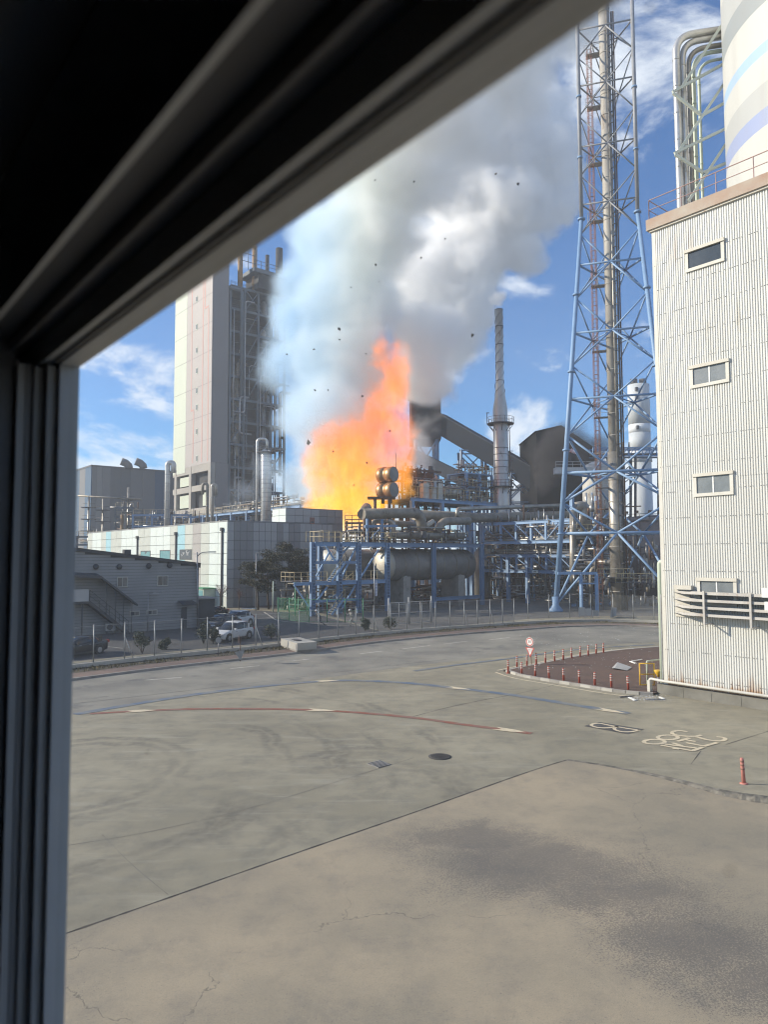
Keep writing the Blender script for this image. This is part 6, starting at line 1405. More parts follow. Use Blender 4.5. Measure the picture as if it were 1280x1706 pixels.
# blue tower of valves left of the chimney
vt = thing('valve_tower', 'blue railed valve tower just left of the steel chimney', 'process unit', S(f2(798, 830, PB+3)[0], PB+3, 0))
v0, v1 = f2(776, 810, PB+3)[0], f2(822, 810, PB+3)[0]
for y in (837, 812, 790):
    z = f2(800, y, PB+3)[1]; mb = MB(); mb.sbox(v0, v1, PB+3, PB+8, z-.15, z+.1); mb.build('deck', 'blue_pale', vt); mb = MB(); mb.rail([S(v0, PB+2.95, z+.1), S(v1, PB+2.95, z+.1)], 1.3, .05, 1.0); mb.build('railing', 'rail', vt)
    clutter(vt, v0, v1, PB+3.1, PB+7, z+.1, z+2.2, 60, 60+y, ('clad', 'steel', 'clad_dull', 'rust', 'clad_bright'))
zt_ = f2(800, 790, PB+3)[1]
for a in (v0+.3, (v0+v1)/2, v1-.3):
    for b in (PB+3.1, PB+7.8): mb = MB(); mb.sbox(a-.22, a+.22, b-.22, b+.22, 0, zt_-.16); mb.build('column', 'blue_pale', vt)

# ================================================================ RIGHT PIPE RACK (two storey blue truss)
rk2 = thing('right_pipe_rack', 'two storey blue truss pipe rack between the tank frame and the flare tower', 'pipe rack', px(870, 927, 112))
RP0, RP1 = px(806, 927, 121), px(955, 927, 106); RP0.z = RP1.z = 0
rdir = (RP1-RP0).normalized(); rn = Vector((rdir.y, -rdir.x, 0)); rn = rn if rn.y > 0 else -rn; RLn = (RP1-RP0).length
def rp(t, off, z): return RP0+rdir*t*RLn+rn*off+Vector((0, 0, z))
zA, zB = px(880, 870, 113).z, px(880, 903, 113).z; zC, zD_ = px(880, 926, 113).z, px(880, 952, 113).z
cs = [0.0, .22, .40, .57, .73, .88, 1.0]
for off in (0, 6):
    for z in (zA, zB, zC, zD_):
        mb = MB(); mb.ibeam(rp(-.05, off, z), rp(1.02, off, z), .35, .5, .05); mb.build('chord', 'blue_pale' if z in (zA, zB) else 'blue', rk2)
    for i, t in enumerate(cs):
        mb = MB(); mb.bar(rp(t, off, zB+.26), rp(t, off, zA-.26), .32); mb.build('truss_post', 'blue_pale', rk2); mb = MB(); mb.bar(rp(t, off, zD_+.26), rp(t, off, zC-.26), .3); mb.build('truss_post', 'blue', rk2)
        if i < len(cs)-1:
            u_ = cs[i+1]; mb = MB(); mb.bar(rp(t, off, zA-.3) if i < 4 else rp(t, off, zB+.3), rp(u_, off, zB+.3) if i < 4 else rp(u_, off, zA-.3), .16); mb.build('truss_brace', 'blue', rk2); mb = MB(); mb.bar(rp(t, off, zC-.3), rp(u_, off, zD_+.3), .14); mb.build('truss_brace', 'blue', rk2)
for t, zt_, m__ in ((-.02, zA, 'blue'), (.30, zC, 'blue'), (.52, zC, 'blue'), (1.0, px(949, 820, 106).z, 'blue_pale')):
    for off in (0, 6): mb = MB(); mb.bar(rp(t, off, 0), rp(t, off, zt_-.28), .55, .5); mb.build('column', m__, rk2)
rnd = random.Random(9)
for k in range(22):
    off = rnd.uniform(.4, 5.6); z = rnd.choice((zB+.3, zB+.5, zB+1.3, zC+.3, zC+.8, zD_+.4, zB+.35)); r_ = rnd.choice((.08, .12, .16, .22, .3)); mb = MB(); mb.tube(rp(-.06, off, z+r_), rp(1.1, off, z+r_), r_, 8); mb.build('pipe', rnd.choice(('clad', 'steel', 'clad_dull', 'rust', 'clad_bright')), rk2)
mb = MB(); ml = ['clad_dull', 'steel', 'rust', 'clad', 'steel_dark', 'clad_bright']
for k in range(420):
    mb.m(rnd.randrange(6)); t, off, z = rnd.uniform(-.05, 1.0), rnd.uniform(-.3, 6.5), rnd.uniform(.3, zA); r_ = rnd.uniform(.04, .16); q = rp(t, off, z)
    if rnd.random() < .45: mb.tube(q, q+Vector((0, 0, rnd.uniform(.6, 3))), r_, 6)
    elif rnd.random() < .8: mb.tube(q, rp(t+rnd.uniform(.04, .25), off, z), r_, 6)
    else: mb.lathe(q, [(r_*3, 0), (r_*3, .15), (r_*1.2, .2), (r_*1.2, .7)], 8)
mb.build('small_piping', ml, rk2, 'stuff')
# screen of dim process gear behind the rack
bk = thing('rear_process_gear', 'dark jumble of vessels and pipes behind the right pipe rack', 'process unit', px(880, 927, 128))
rnd = random.Random(12)
for k in range(26):
    x = rnd.uniform(800, 1010); Y = rnd.uniform(124, 140); c = px(x, 927, Y); r_ = rnd.uniform(.5, 1.6); h = rnd.uniform(3, 13); mb = MB(); mb.lathe((c.x, Y, 0), [(r_, 0), (r_, h), (r_*.5, h+r_*.6)], 14); mb.build('vessel', rnd.choice(('tank', 'clad_dull', 'rust', 'brown_tank', 'steel_dark')), bk)
mb = MB(); 
for k in range(420):
    mb.m(rnd.randrange(6)); x = rnd.uniform(795, 1040); Y = rnd.uniform(118, 136); c = px(x, 927, Y); z = rnd.uniform(0, 13); r_ = rnd.uniform(.05, .2); q = Vector((c.x, Y, z))
    if rnd.random() < .5: mb.tube(q, q+Vector((0, 0, rnd.uniform(1, 4))), r_, 6)
    elif rnd.random() < .8: mb.tube(q, q+Vector((rnd.uniform(1, 6), rnd.uniform(-1, 1), 0)), r_, 6)
    else: mb.frame_box(q, (.4, 0, 0), (0, .4, 0), (0, 0, .5))
mb.build('small_piping', ml, bk, 'stuff')
# gear inside and behind the flare tower base
fg = thing('flare_base_pipework', 'pipes and a curved duct at the base of the flare stack', 'pipes', FC)
q = lambda x, y, Y: px(x, y, Y)
def ppx(pts, r_, m_, parent, rb=1.0): mb = MB(); mb.pipe(bend([px(*p) for p in pts], rb, 6), r_, 14); return mb.build('pipe', m_, parent)
ppx([(955, 1005, 106), (955, 850, 106)], .5, 'clad', fg); ppx([(957, 846, 107), (975, 843, 107), (976, 892, 107)], .85, 'clad', fg, 2.2); ppx([(972, 890, 107), (972, 905, 107), (990, 915, 107)], .5, 'clad_dull', fg); ppx([(977, 936, 104), (1026, 937, 99)], .42, 'clad', fg); ppx([(995, 907, 108), (1020, 908, 106)], .75, 'clad_dull', fg); ppx([(1008, 975, 99), (1016, 960, 99), (1030, 958, 98)], .3, 'clad_bright', fg, .6)
ppx([(960, 968, 100), (978, 968, 100)], .25, 'clad_bright', fg); ppx([(985, 1010, 103), (985, 945, 103), (1010, 945, 103)], .3, 'clad_dull', fg)
rnd = random.Random(15); mb = MB()
for k in range(230):
    mb.m(rnd.randrange(6)); x = rnd.uniform(955, 1095); Y = rnd.uniform(100, 116); z = rnd.uniform(0, 15 if x < 1040 else 9); r_ = rnd.uniform(.05, .2); c = px(x, 927, Y); p = Vector((c.x, Y, z))
    if rnd.random() < .5: mb.tube(p, p+Vector((0, 0, rnd.uniform(.8, 3))), r_, 6)
    elif rnd.random() < .75: mb.tube(p, p+Vector((rnd.uniform(-3, 3), rnd.uniform(-2, 2), 0)), r_, 6)
    else: mb.lathe(p, [(r_*3, 0), (r_*3, .8), (r_, 1.2)], 8)
mb.build('small_piping', ml, fg, 'stuff')
for (x, y, w) in ((1018, 962, 4.5), (1052, 970, 5), (965, 888, 4)):
    c = px(x, y, 97.5 if x > 1000 else 104); mb = MB(); mb.frame_box(c, (w/2, 0, 0), (0, 1.2, 0), (0, 0, .06)); pf = mb.build('platform', 'steel_dark', fg); mb = MB(); mb.rail([c+Vector((-w/2, -1.2, 0)), c+Vector((w/2, -1.2, 0))], 1.2, .04, .9); mb.build('railing', 'rail', pf)
pf = thing('blue_pipe_portal', 'low pale blue pipe portal standing inside the front legs of the flare tower', 'portal', px(975, 927, 95)); mb = MB()
for x in (968, 994): t_ = px(x, 956, 95); mb.bar((t_.x, 95, 0), t_, .35)
mb.bar(px(930, 955, 95), px(995, 955, 95), .35); mb.bar(px(968, 972, 95), px(994, 972, 95), .2); mb.build('frame', 'blue_pale', pf)
wb_ = [(965, 1031, 975, 1017), (976, 1030, 986, 1018), (987, 1028, 998, 1019)]
for i, (x0, y0, x1, y1) in enumerate(wb_):
    Y = 86.5; a, b = px(x0, y0, Y), px(x1, y1, Y); mb = MB(); mb.box(a.x, b.x, Y, Y+.08, .25, .25+(b.z-a.z)); mb.box(a.x+.05, a.x+.1, Y+.02, Y+.06, 0, .248); mb.box(b.x-.1, b.x-.05, Y+.02, Y+.06, 0, .248); single(mb, 'notice_board', 'pan_mid', ('left', 'middle', 'right')[i]+'most of three pale notice boards by the fence at the flare tower foot' if i != 1 else 'middle one of three pale notice boards by the fence at the flare tower foot', 'board')
sb = thing('rack_sign', 'small white name plate hung on the lower chord of the right pipe rack', 'sign', rp(.62, -.3, zD_)); p = rp(.62, -.32, zD_); mb = MB(); mb.frame_box(p, rdir*.6, rn*.03, (0, 0, .2)); mb.build('plate', 'pan_white', sb); mb = MB(); mb.frame_box(p-rn*.035, rdir*.25, rn*.003, (0, 0, .06)); mb.build('lettering', 'steel_dark', sb)
# ================================================================ FENCE, GATE, VERGE OBJECTS
def mesh_mat(name, col, alpha, cell):
    m, nt = new_mat(name); N = nt.nodes; L = nt.links.new; o = N.new('ShaderNodeOutputMaterial'); b = N.new('ShaderNodeBsdfPrincipled'); b.inputs['Base Color'].default_value = (*col, 1); b.inputs['Roughness'].default_value = .6
    L(b.outputs[0], o.inputs['Surface']); b.inputs['Alpha'].default_value = alpha; return m
M['chain'] = mesh_mat('chain_link_mesh', (0.16, 0.17, 0.17), 0.20, .05); M['green_mesh'] = mesh_mat('green_wire_mesh', (0.06, 0.30, 0.15), 0.15, .05)
M['post'] = mat('galvanised_post', (0.34, 0.35, 0.35), (0.27, 0.28, 0.28), 1.5, .5, .3)
fn = thing('chain_link_fence', 'long grey chain link fence on the low kerb wall between road and works', 'fence', FENCE_LINE[20])
PX_POSTS = [107, 155, 207, 257, 302, 345, 387, 426, 464, 498, 531, 563, 593, 623, 651, 678, 703, 726, 750, 774, 796, 817, 838, 857]
FL = offset(KS, 3.72)
def on_fence(x):
    best = None
    for a, b in zip(FL, FL[1:]):
        xa, xb = project(a)[0], project(b)[0]
        if min(xa, xb) <= x <= max(xa, xb) and xb != xa:
            return a.lerp(b, (x-xa)/(xb-xa))
    return FL[0]
CMI = cam.matrix_world.inverted()
def project(p):
    q = CMI @ Vector(p); return CX+FPX*q.x/-q.z, CY-FPX*q.y/-q.z
pts = [on_fence(x) for x in PX_POSTS]
for p in pts:
    mb = MB(); mb.tube((p.x, p.y, .421), (p.x, p.y, 2.95), .042, 7); mb.build('post', 'post', fn)
for i in (2, 7, 13, 19, 21):
    if i+0 < len(pts)-1: p, q = pts[i], pts[i+1]; mb = MB(); mb.tube((p.x, p.y-.02, 2.0), (p.lerp(q, .28).x, p.lerp(q, .28).y-.02, .43), .035, 6); mb.build('strut', 'pan_mid', fn)
mb = MB()
for p, q in zip(pts, pts[1:]): mb.quad((p.x, p.y, .43), (q.x, q.y, .43), (q.x, q.y, 2.85), (p.x, p.y, 2.85))
mb.build('chain_mesh', 'chain', fn)
mb = MB()
for p, q in zip(pts, pts[1:]):
    for z in (2.86, .47): mb.tube((p.x, p.y, z), (q.x, q.y, z), .014, 4, caps=False)
mb.build('tension_wire', 'post', fn, 'stuff')
f2_ = thing('right_fence', 'grey mesh fence behind the far kerb at the foot of the flare tower', 'fence', gp(1020, 1030)); rp_ = [gp(x, y) for x, y in ((880, 1031), (915, 1029), (950, 1029), (985, 1029), (1022, 1029.5), (1056, 1031), (1090, 1033), (1130, 1036))]
for p in rp_: mb = MB(); mb.tube(p, p+Vector((0, 0, 2.9)), .045, 7); mb.build('post', 'post', f2_)
mb = MB()
for p, q in zip(rp_, rp_[1:]): mb.quad(p, q, q+Vector((0, 0, 2.8)), p+Vector((0, 0, 2.8)))
mb.build('chain_mesh', 'chain', f2_)
mb = MB(); a = gp(1016, 1030); b = gp(1026, 1027); mb.poly([a+Vector((0, -.3, .1)), b+Vector((0, -.3, .1)), b+Vector((.2, .1, 1.1)), a+Vector((.3, .1, 1.3))]); mb.poly([b+Vector((.2, .14, 1.1)), b+Vector((0, -.26, .1)), a+Vector((0, -.26, .1)), a+Vector((.3, .14, 1.3))]); single(mb, 'leaning_panel', 'pan_mid', 'pale bent panel leaning on the fence at the flare tower foot', 'panel')
gt = thing('tube_gate', 'pale grey double tube gate with mesh in front of the horizontal tanks', 'gate', gp(682, 1040))
ga, gb_ = gp(648, 1043), gp(719, 1037)
for k in (0, .46, 1.0): p = ga.lerp(gb_, k); mb = MB(); mb.tube(p, p+Vector((0, 0, 3.0)), .08, 8); mb.build('post', 'pan_mid', gt)
for k0, k1 in ((.02, .44), (.48, .98)):
    lf = MB(); p, q = ga.lerp(gb_, k0), ga.lerp(gb_, k1)
    for z in (.15, 1.3, 2.45): lf.tube(p+Vector((0, 0, z)), q+Vector((0, 0, z)), .045, 6)
    for t in (0, .5, 1): w = p.lerp(q, t); lf.tube(w+Vector((0, 0, .15)), w+Vector((0, 0, 2.45)), .04, 6)
    lo = lf.build('leaf', 'pan_mid', gt); mb = MB(); mb.quad(p+Vector((0, 0, .2)), q+Vector((0, 0, .2)), q+Vector((0, 0, 2.4)), p+Vector((0, 0, 2.4))); mb.build('mesh', 'chain', lo)
gf = thing('green_fence', 'green wire mesh enclosure beside the tank frame stairs', 'fence', gp(500, 1030)); gps = [gp(463, 1033), gp(482, 1034), gp(497, 1036), gp(515, 1037), gp(545, 1037), gp(575, 1037), gp(605, 1036)]
gbk = [gp(463, 1033), gp(492, 1026), gp(512, 1025)]
for p in gps+gbk[1:]: mb = MB(); mb.tube(p, p+Vector((0, 0, 2.7)), .055, 7); mb.build('post', 'fence_green', gf)
mb = MB()
for p, q in list(zip(gps[:4], gps[1:4]))+list(zip(gbk, gbk[1:])): mb.quad(p+Vector((0, 0, .1)), q+Vector((0, 0, .1)), q+Vector((0, 0, 2.6)), p+Vector((0, 0, 2.6)))
mb.build('wire_mesh', 'green_mesh', gf)
mb = MB()
for p, q in list(zip(gps, gps[1:])):
    for z in (.1, 1.3, 2.6): mb.tube(p+Vector((0, 0, z)), q+Vector((0, 0, z)), .02, 4)
mb.build('wire', 'fence_green', gf)
mb = MB(); p = gp(492, 1024); mb.tube(p, p+Vector((0, 0, 4.2)), .09, 8); single(mb, 'green_post', 'fence_green', 'tall pale green post rising behind the green enclosure', 'post')
mb = MB(); p = gp(455, 1020); mb.tube(p, p+Vector((0, 0, 4.2)), .09, 8); single(mb, 'green_post', 'mint', 'tall pale post by the far kerb of the car park, left of the green enclosure', 'post')
strip('kerb_line', smooth([gp(440, 1020), gp(452, 1028), gp(463, 1034), gp(500, 1038), gp(545, 1040), gp(610, 1040)], 6), .25, .05, 'concrete_lt')
# concrete box on the pavement
cb_ = thing('concrete_vault', 'low cracked concrete vault box sitting on the kerb edge', 'concrete box', gp(498, 1086)); c0, c1, c2 = gp(495, 1089.5), gp(528, 1087), gp(468, 1080.5)
e1, e2 = c1-c0, c2-c0; e1.z = e2.z = 0
mb = MB(); mb.frame_box(c0+(e1+e2)/2+Vector((0, 0, .55)), e1/2, e2/2, (0, 0, .28)); mb.build('box', 'concrete_lt', cb_); mb = MB(); mb.frame_box(c0+(e1+e2)/2+Vector((0, 0, .135)), e1*.46, e2*.46, (0, 0, .134)); mb.build('base', 'concrete', cb_); mb = MB(); mb.frame_box(c0+e1*.4+e2*.5+Vector((0, 0, .86)), e1*.15, e2*.15, (0, 0, .028)); mb.build('lid', 'steel_dark', cb_)
# bollards
M['bol'] = mat('faded_red_bollard_plastic', (0.42, 0.085, 0.055), (0.34, 0.08, 0.055), 3.0, .55); M['bol_pink'] = mat('sun_bleached_bollard_plastic', (0.55, 0.22, 0.17), (0.45, 0.18, 0.15), 3.0, .6); M['reflector'] = mat('reflective_band', (0.62, 0.58, 0.52), (0.5, 0.47, 0.43), 3, .4)
def bollard(p, label, m__='bol', z=0.0):
    b = thing('lane_bollard', label, 'bollard', (p.x, p.y, z), 'red lane bollards round the maroon island' if m__ == 'bol' else None); q = Vector((p.x, p.y, z)); mb = MB(); mb.lathe(q, [(.13, 0), (.13, .03), (.085, .05)], 14); mb.build('base', m__, b); mb = MB(); mb.lathe(q, [(.062, .05), (.058, .80), (.04, .84)], 12); mb.build('tube', m__, b); 
    mb = MB()
    for z_ in (.46, .59, .71): mb.lathe(q+Vector((0, 0, z_)), [(.064, 0), (.064, .06)], 12)
    mb.build('reflector_band', 'reflector' if m__ == 'bol' else 'rust_red', b); return b
zb7 = zoomed(830, 1040, 4.414)
ups = [(75, 360), (140, 325), (213, 315), (283, 303), (350, 292), (418, 280), (481, 270), (543, 257), (605, 246), (665, 236), (722, 226), (777, 217)]
low = [(175, 377), (273, 393), (377, 409), (485, 425), (600, 441), (713, 458), (836, 474), (960, 492)]
proto = bollard(zb7(*ups[0]), 'red striped bollard at the pointed tip of the maroon island')
ordn = ('second', 'third', 'fourth', 'fifth', 'sixth', 'seventh', 'eighth', 'ninth', 'tenth', 'eleventh', 'last')
for row, side in ((ups[1:], 'road'), (low, 'yard')):
    for i, p in enumerate(row):
        c = copy_tree(proto); q = zb7(*p); c.location = q; c.rotation_euler = (R(random.uniform(-2, 2)), R(random.uniform(-2, 2)), random.uniform(0, 6))
        nm = ordn[i] if side == 'road' else ('first', 'second', 'third', 'fourth', 'fifth', 'sixth', 'seventh', 'last')[i]
        c['label'] = 'red striped bollard, %s from the island tip along its %s side' % (nm, side)
bb_ = bollard(gp(1240, 1309), 'lone sun bleached pink bollard standing on the broken slab edge at the right', 'bol_pink', .06); bb_.rotation_euler = (0, R(-3), 0)
# speed and yield sign
sg = thing('road_sign', 'round 30 limit sign above a red bordered yield triangle on the island tip', 'road sign', zb7(247, 305))
sp = zb7(247, 305); sY = sp.y; M['sign_red'] = mat('sign_red', (0.50, 0.09, 0.07), (0.45, 0.10, 0.08), 2, .5); M['sign_white'] = mat('sign_white', (0.80, 0.77, 0.74), (0.76, 0.73, 0.70), 2, .5); M['sign_black'] = mat('sign_black', (0.04, 0.04, 0.04), (0.06, 0.05, 0.05), 2, .5)
mb = MB(); mb.tube((sp.x, sY, 0), (sp.x-.06, sY, 2.05), .03, 8); mb.build('pole', 'rust_red', sg)
cc = px(883.5, 1069, sY); nrm = Vector((-.68, -.73, 0)).normalized(); rt_ = Vector((-nrm.y, nrm.x, 0)); fm = Matrix((rt_, Vector((0, 0, 1)), nrm)).transposed().to_4x4()
off = cc-nrm*-.06
mb = MB(); mb.lathe(off-nrm*.02, [(.30, 0), (.30, .02)], 28, nrm); dk_ = mb.build('round_plate', 'sign_white', sg); mb = MB(); mb.lathe(off, [(.275, .0015), (.275, .004)], 28, nrm); mb.build('red_ring', 'sign_red', dk_); mb = MB(); mb.lathe(off, [(.205, .0045), (.205, .007)], 28, nrm); mb.build('face', 'sign_white', dk_)
text_mesh('30', .27, Matrix.Translation(off+nrm*.009) @ fm, 'numerals', 'sign_black', dk_, .001)
tcn = px(884, 1083, sY); tw_, th2 = .36, .66; top = tcn+nrm*.05; top.z = px(884, 1078.5, sY).z
def tri(k, d): return [top+nrm*d+rt_*(-tw_*k)+Vector((0, 0, -.0-(1-k)*.16)), top+nrm*d+Vector((0, 0, -th2*k-(1-k)*.22)), top+nrm*d+rt_*tw_*k+Vector((0, 0, -(1-k)*.16))]
def prism(k, d0, d1):
    mb = MB(); a, b = tri(k, d0), tri(k, d1); mb.poly(b); mb.poly(list(reversed(a)))
    for i in range(3): j = (i+1) % 3; mb.quad(a[i], a[j], b[j], b[i])
    return mb
tp = prism(1.0, -.02, 0.0).build('triangle_plate', 'sign_red', sg); prism(.66, .001, .004).build('face', 'sign_white', tp)
text_mesh('천천히', .125, Matrix.Translation(top+nrm*.007+Vector((0, 0, -.17))) @ fm, 'lettering', 'sign_black', tp, .001); text_mesh('SLOW', .085, Matrix.Translation(top+nrm*.007+Vector((0, 0, -.29))) @ fm, 'lettering', 'sign_black', tp, .001)
# sign seen from behind on the far pavement, small marker posts
M['sign_back'] = mat('grey_sign_back', (0.33, 0.32, 0.29), (0.26, 0.25, 0.23), 2, .6)
sg2 = thing('road_sign', 'grey back of a triangular road sign with a round plate on the far pavement', 'road sign', gp(400, 1101)); p = gp(400.5, 1101.5, .14); Y = p.y
mb = MB(); mb.tube(p, (p.x, Y, px(398, 1060, Y).z), .035, 8); mb.build('pole', 'rust', sg2)
a, b, c = px(391, 1086, Y), px(408, 1082, Y), px(401, 1100, Y); mb = MB(); o_ = Vector((0, .05, 0)); mb.poly([a-o_, c-o_, b-o_]); mb.poly([a+o_*.5, b+o_*.5, c+o_*.5]); mb.quad(a-o_, a+o_*.5, c+o_*.5, c-o_); mb.quad(b-o_, c-o_, c+o_*.5, b+o_*.5); mb.build('triangle_plate', 'sign_back', sg2); mb = MB(); cc = px(398, 1065, Y); mb.lathe(cc+Vector((0, -.06, 0)), [(.3, 0), (.3, .02)], 20, (1, .25, 0)); mb.build('round_plate', 'rust', sg2)
mk = thing('marker_post', 'short post with a rounded plate left of the backward sign', 'marker post', gp(364, 1092)); p = gp(364, 1092, .14); mb = MB(); mb.tube(p, p+Vector((0, 0, 1.3)), .03, 6); mb.build('pole', 'steel', mk); mb = MB(); mb.lathe(p+Vector((0, -.05, 1.15)), [(.22, 0), (.22, .02)], 16, (0, -1, 0)); mb.build('plate', 'sign_back', mk)
# lamp posts
def lamp(x, ytop, base, xarm, yarm, lb, r_=.07):
    p = gp(*base); l_ = thing('street_lamp', lb, 'street lamp', p); Y = p.y; t_ = px(x, ytop, Y); mb = MB(); mb.tube(p, t_, r_*1.4, 8, r_); mb.build('pole', 'steel', l_); e = px(xarm, yarm, Y); mb = MB(); mb.pipe(bend([t_-Vector((0, 0, .5)), Vector((t_.x*.7+e.x*.3, Y, e.z-.05)), e], .5, 4), r_*.7, 6); mb.build('arm', 'steel', l_); mb = MB(); d = (e-t_); d.z = 0; d.normalize(); mb.frame_box(e+d*.3, d*.38, d.cross(Vector((0, 0, 1)))*.14, (0, 0, .06)); mb.build('lamp_head', 'steel', l_)
lamp(427, 921, (426, 1017), 434, 920, 'tall street lamp at the warehouse corner left of the pines'); lamp(247, 986, (246, 1052), 257, 988, 'dark small street lamp in front of the grey house', .05); lamp(328.5, 920, (330, 1046), 349, 919.5, 'street lamp with a long arm rising behind the end of the grey house')
# ================================================================ CARS
M['car_white'] = mat('white_car_paint', (0.62, 0.63, 0.64), (0.58, 0.59, 0.60), 1, .25); M['car_dark'] = mat('dark_blue_car_paint', (0.025, 0.03, 0.045), (0.03, 0.035, 0.05), 1, .2); M['car_black'] = mat('black_car_paint', (0.02, 0.02, 0.022), (0.03, 0.03, 0.03), 1, .25)
M['car_glass'] = mat('car_glass', (0.02, 0.024, 0.03), (0.03, 0.034, 0.04), 1, .08); M['lamp_red'] = mat('tail_lamp_red', (0.35, 0.02, 0.02), (0.3, 0.02, 0.02), 1, .3); M['lamp_clear'] = mat('headlamp_clear', (0.6, 0.62, 0.65), (0.5, 0.52, 0.55), 1, .15); M['rim'] = mat('alloy_rim', (0.45, 0.45, 0.46), (0.3, 0.3, 0.31), 2, .35, .7)
def car(p, ang, label, paint, suv=True, hatch=False):
    """x forward; cross sections lofted along the length"""
    c = thing('parked_car', label, 'car', p, 'cars parked behind the fence'); L_, W_ = (4.5, 1.86) if suv else (4.7, 1.84); H_ = 1.66 if suv else 1.46
    rot = Matrix.Rotation(ang, 4, 'Z')
    def loft(secs, name, m__, parent, smooth_=True):
        me = bpy.data.meshes.new(name); v = []; f = []; n = len(secs[0])
        for s in secs: v += s
        for i in range(len(secs)-1):
            for j in range(n-1): f.append((i*n+j, (i+1)*n+j, (i+1)*n+j+1, i*n+j+1))
        f.append(tuple(range(n))); f.append(tuple(reversed(range((len(secs)-1)*n, len(secs)*n))))
        me.from_pydata([rot @ Vector(q) for q in v], [], f); me.materials.append(M[m__])
        for pl in me.polygons: pl.use_smooth = smooth_ and pl.index < len(me.polygons)-2
        o = bpy.data.objects.new(name, me); link(o); o.parent = parent; return o
    def sec(x, w, z0, zs, zt): w2 = w/2; return [(x, -w2*.94, z0), (x, -w2, z0+.18), (x, -w2, (z0+zs)/2), (x, -w2*.985, zs-.05), (x, -w2*.92, zt), (x, -w2*.5, zt+.025), (x, w2*.5, zt+.025), (x, w2*.92, zt), (x, w2*.985, zs-.05), (x, w2, (z0+zs)/2), (x, w2, z0+.18), (x, w2*.94, z0)]
    belt = 1.0 if suv else .93
    def soften(o): sm_ = o.modifiers.new('smooth', 'SUBSURF'); sm_.levels = 1; sm_.render_levels = 2
    body = loft([sec(-L_/2, W_*.82, .45, .85, .98), sec(-L_/2+.12, W_*.93, .30, .98, 1.04), sec(-L_/2+.6, W_, .24, belt+.05, belt+.08), sec(-.4, W_, .24, belt+.02, belt+.05), sec(.8, W_, .24, belt, belt+.04), sec(1.15, W_*.99, .24, belt-.03, belt+.02), sec(L_/2-.55, W_*.95, .25, .84, .90), sec(L_/2-.15, W_*.86, .30, .70, .76), sec(L_/2, W_*.72, .40, .60, .64)], 'body', paint, c)
    def cab(x, w, z0, z1): w2 = w/2; return [(x, -w2, z0), (x, -w2*.97, z0+(z1-z0)*.5), (x, -w2*.86, z1-.06), (x, -w2*.7, z1), (x, w2*.7, z1), (x, w2*.86, z1-.06), (x, w2*.97, z0+(z1-z0)*.5), (x, w2, z0)]
    zb = belt-.02
    if suv: secs = [cab(-L_/2+.10, W_*.86, zb, zb+.08), cab(-L_/2+.70, W_*.88, zb, H_-.12), cab(-1.2, W_*.91, zb, H_-.02), cab(-.2, W_*.92, zb, H_), cab(.15, W_*.91, zb, H_-.06), cab(1.22, W_*.84, zb-.02, zb+.05)]
    else: secs = [cab(-L_/2+.5, W_*.84, zb, zb+.06), cab(-1.15, W_*.88, zb, H_-.06), cab(-.4, W_*.9, zb, H_), cab(.25, W_*.88, zb, H_-.05), cab(1.3, W_*.82, zb-.02, zb+.05)]
    gl = loft(secs, 'glasshouse', 'car_glass', c); soften(body)
    rsecs = [[(q[0], q[1]*1.012, q[2]+.012) for q in s[2:6]] for s in secs[1:-1]]
    loft(rsecs, 'roof', paint, c)
    def part(name, m__, boxes, parent=c):
        mb = MB()
        for (x, y, z, hx, hy, hz) in boxes: mb.frame_box(rot @ Vector((x, y, z)), rot @ Vector((hx, 0, 0)), rot @ Vector((0, hy, 0)), (0, 0, hz))
        me = bpy.data.meshes.new(name); me.from_pydata(mb.v, [], mb.f); me.materials.append(M[m__]); o = bpy.data.objects.new(name, me); link(o); o.parent = parent; return o
    for sy in (-1, 1):
        part('pillar', paint, [(-.75, sy*W_*.452, zb+.24, .03, .02, .24), (-L_/2+.85, sy*W_*.435, zb+.22, .12, .02, .22)])
        part('headlight', 'lamp_clear', [(L_/2-.22, sy*W_*.36, .70, .14, .16, .06)]); part('tail_light', 'lamp_red', [(-L_/2+.04, sy*W_*.38, .92, .06, .14, .10)])
        part('wing_mirror', paint, [(.72, sy*W_*.55, belt+.10, .08, .10, .07)])
        part('door_handle', 'steel', [(-.45, sy*W_*.505, .86, .1, .015, .015), (.45, sy*W_*.505, .85, .1, .015, .015)]); part('sill', 'black', [(0, sy*W_*.49, .26, L_*.28, .03, .07)])
        for sx in (-1.36, 1.40):
            mb = MB(); mb.lathe(rot @ Vector((sx, sy*(W_/2-.22), .34)), [(.30, 0), (.34, .03), (.34, .20), (.30, .235)], 20, rot @ Vector((0, sy, 0))); me = bpy.data.meshes.new('wheel'); me.from_pydata(mb.v, [], mb.f); me.materials.append(M['black']); w = bpy.data.objects.new('wheel', me); link(w); w.parent = c
            mb = MB(); mb.lathe(rot @ Vector((sx, sy*(W_/2+.017), .34)), [(.22, 0), (.20, .012), (.05, .02)], 12, rot @ Vector((0, sy, 0))); me = bpy.data.meshes.new('rim'); me.from_pydata(mb.v, [], mb.f); me.materials.append(M['rim']); o = bpy.data.objects.new('rim', me); link(o); o.parent = w
            mb = MB(); mb.lathe(rot @ Vector((sx, sy*(W_/2-.10), .36)), [(.43, 0), (.43, .115)], 20, rot @ Vector((0, sy, 0))); me = bpy.data.meshes.new('wheel_arch'); me.from_pydata(mb.v, [], mb.f); me.materials.append(M['black']); o = bpy.data.objects.new('wheel_arch', me); link(o); o.parent = c
    part('number_plate', 'white', [(L_/2+.01, 0, .5, .012, .26, .06)])
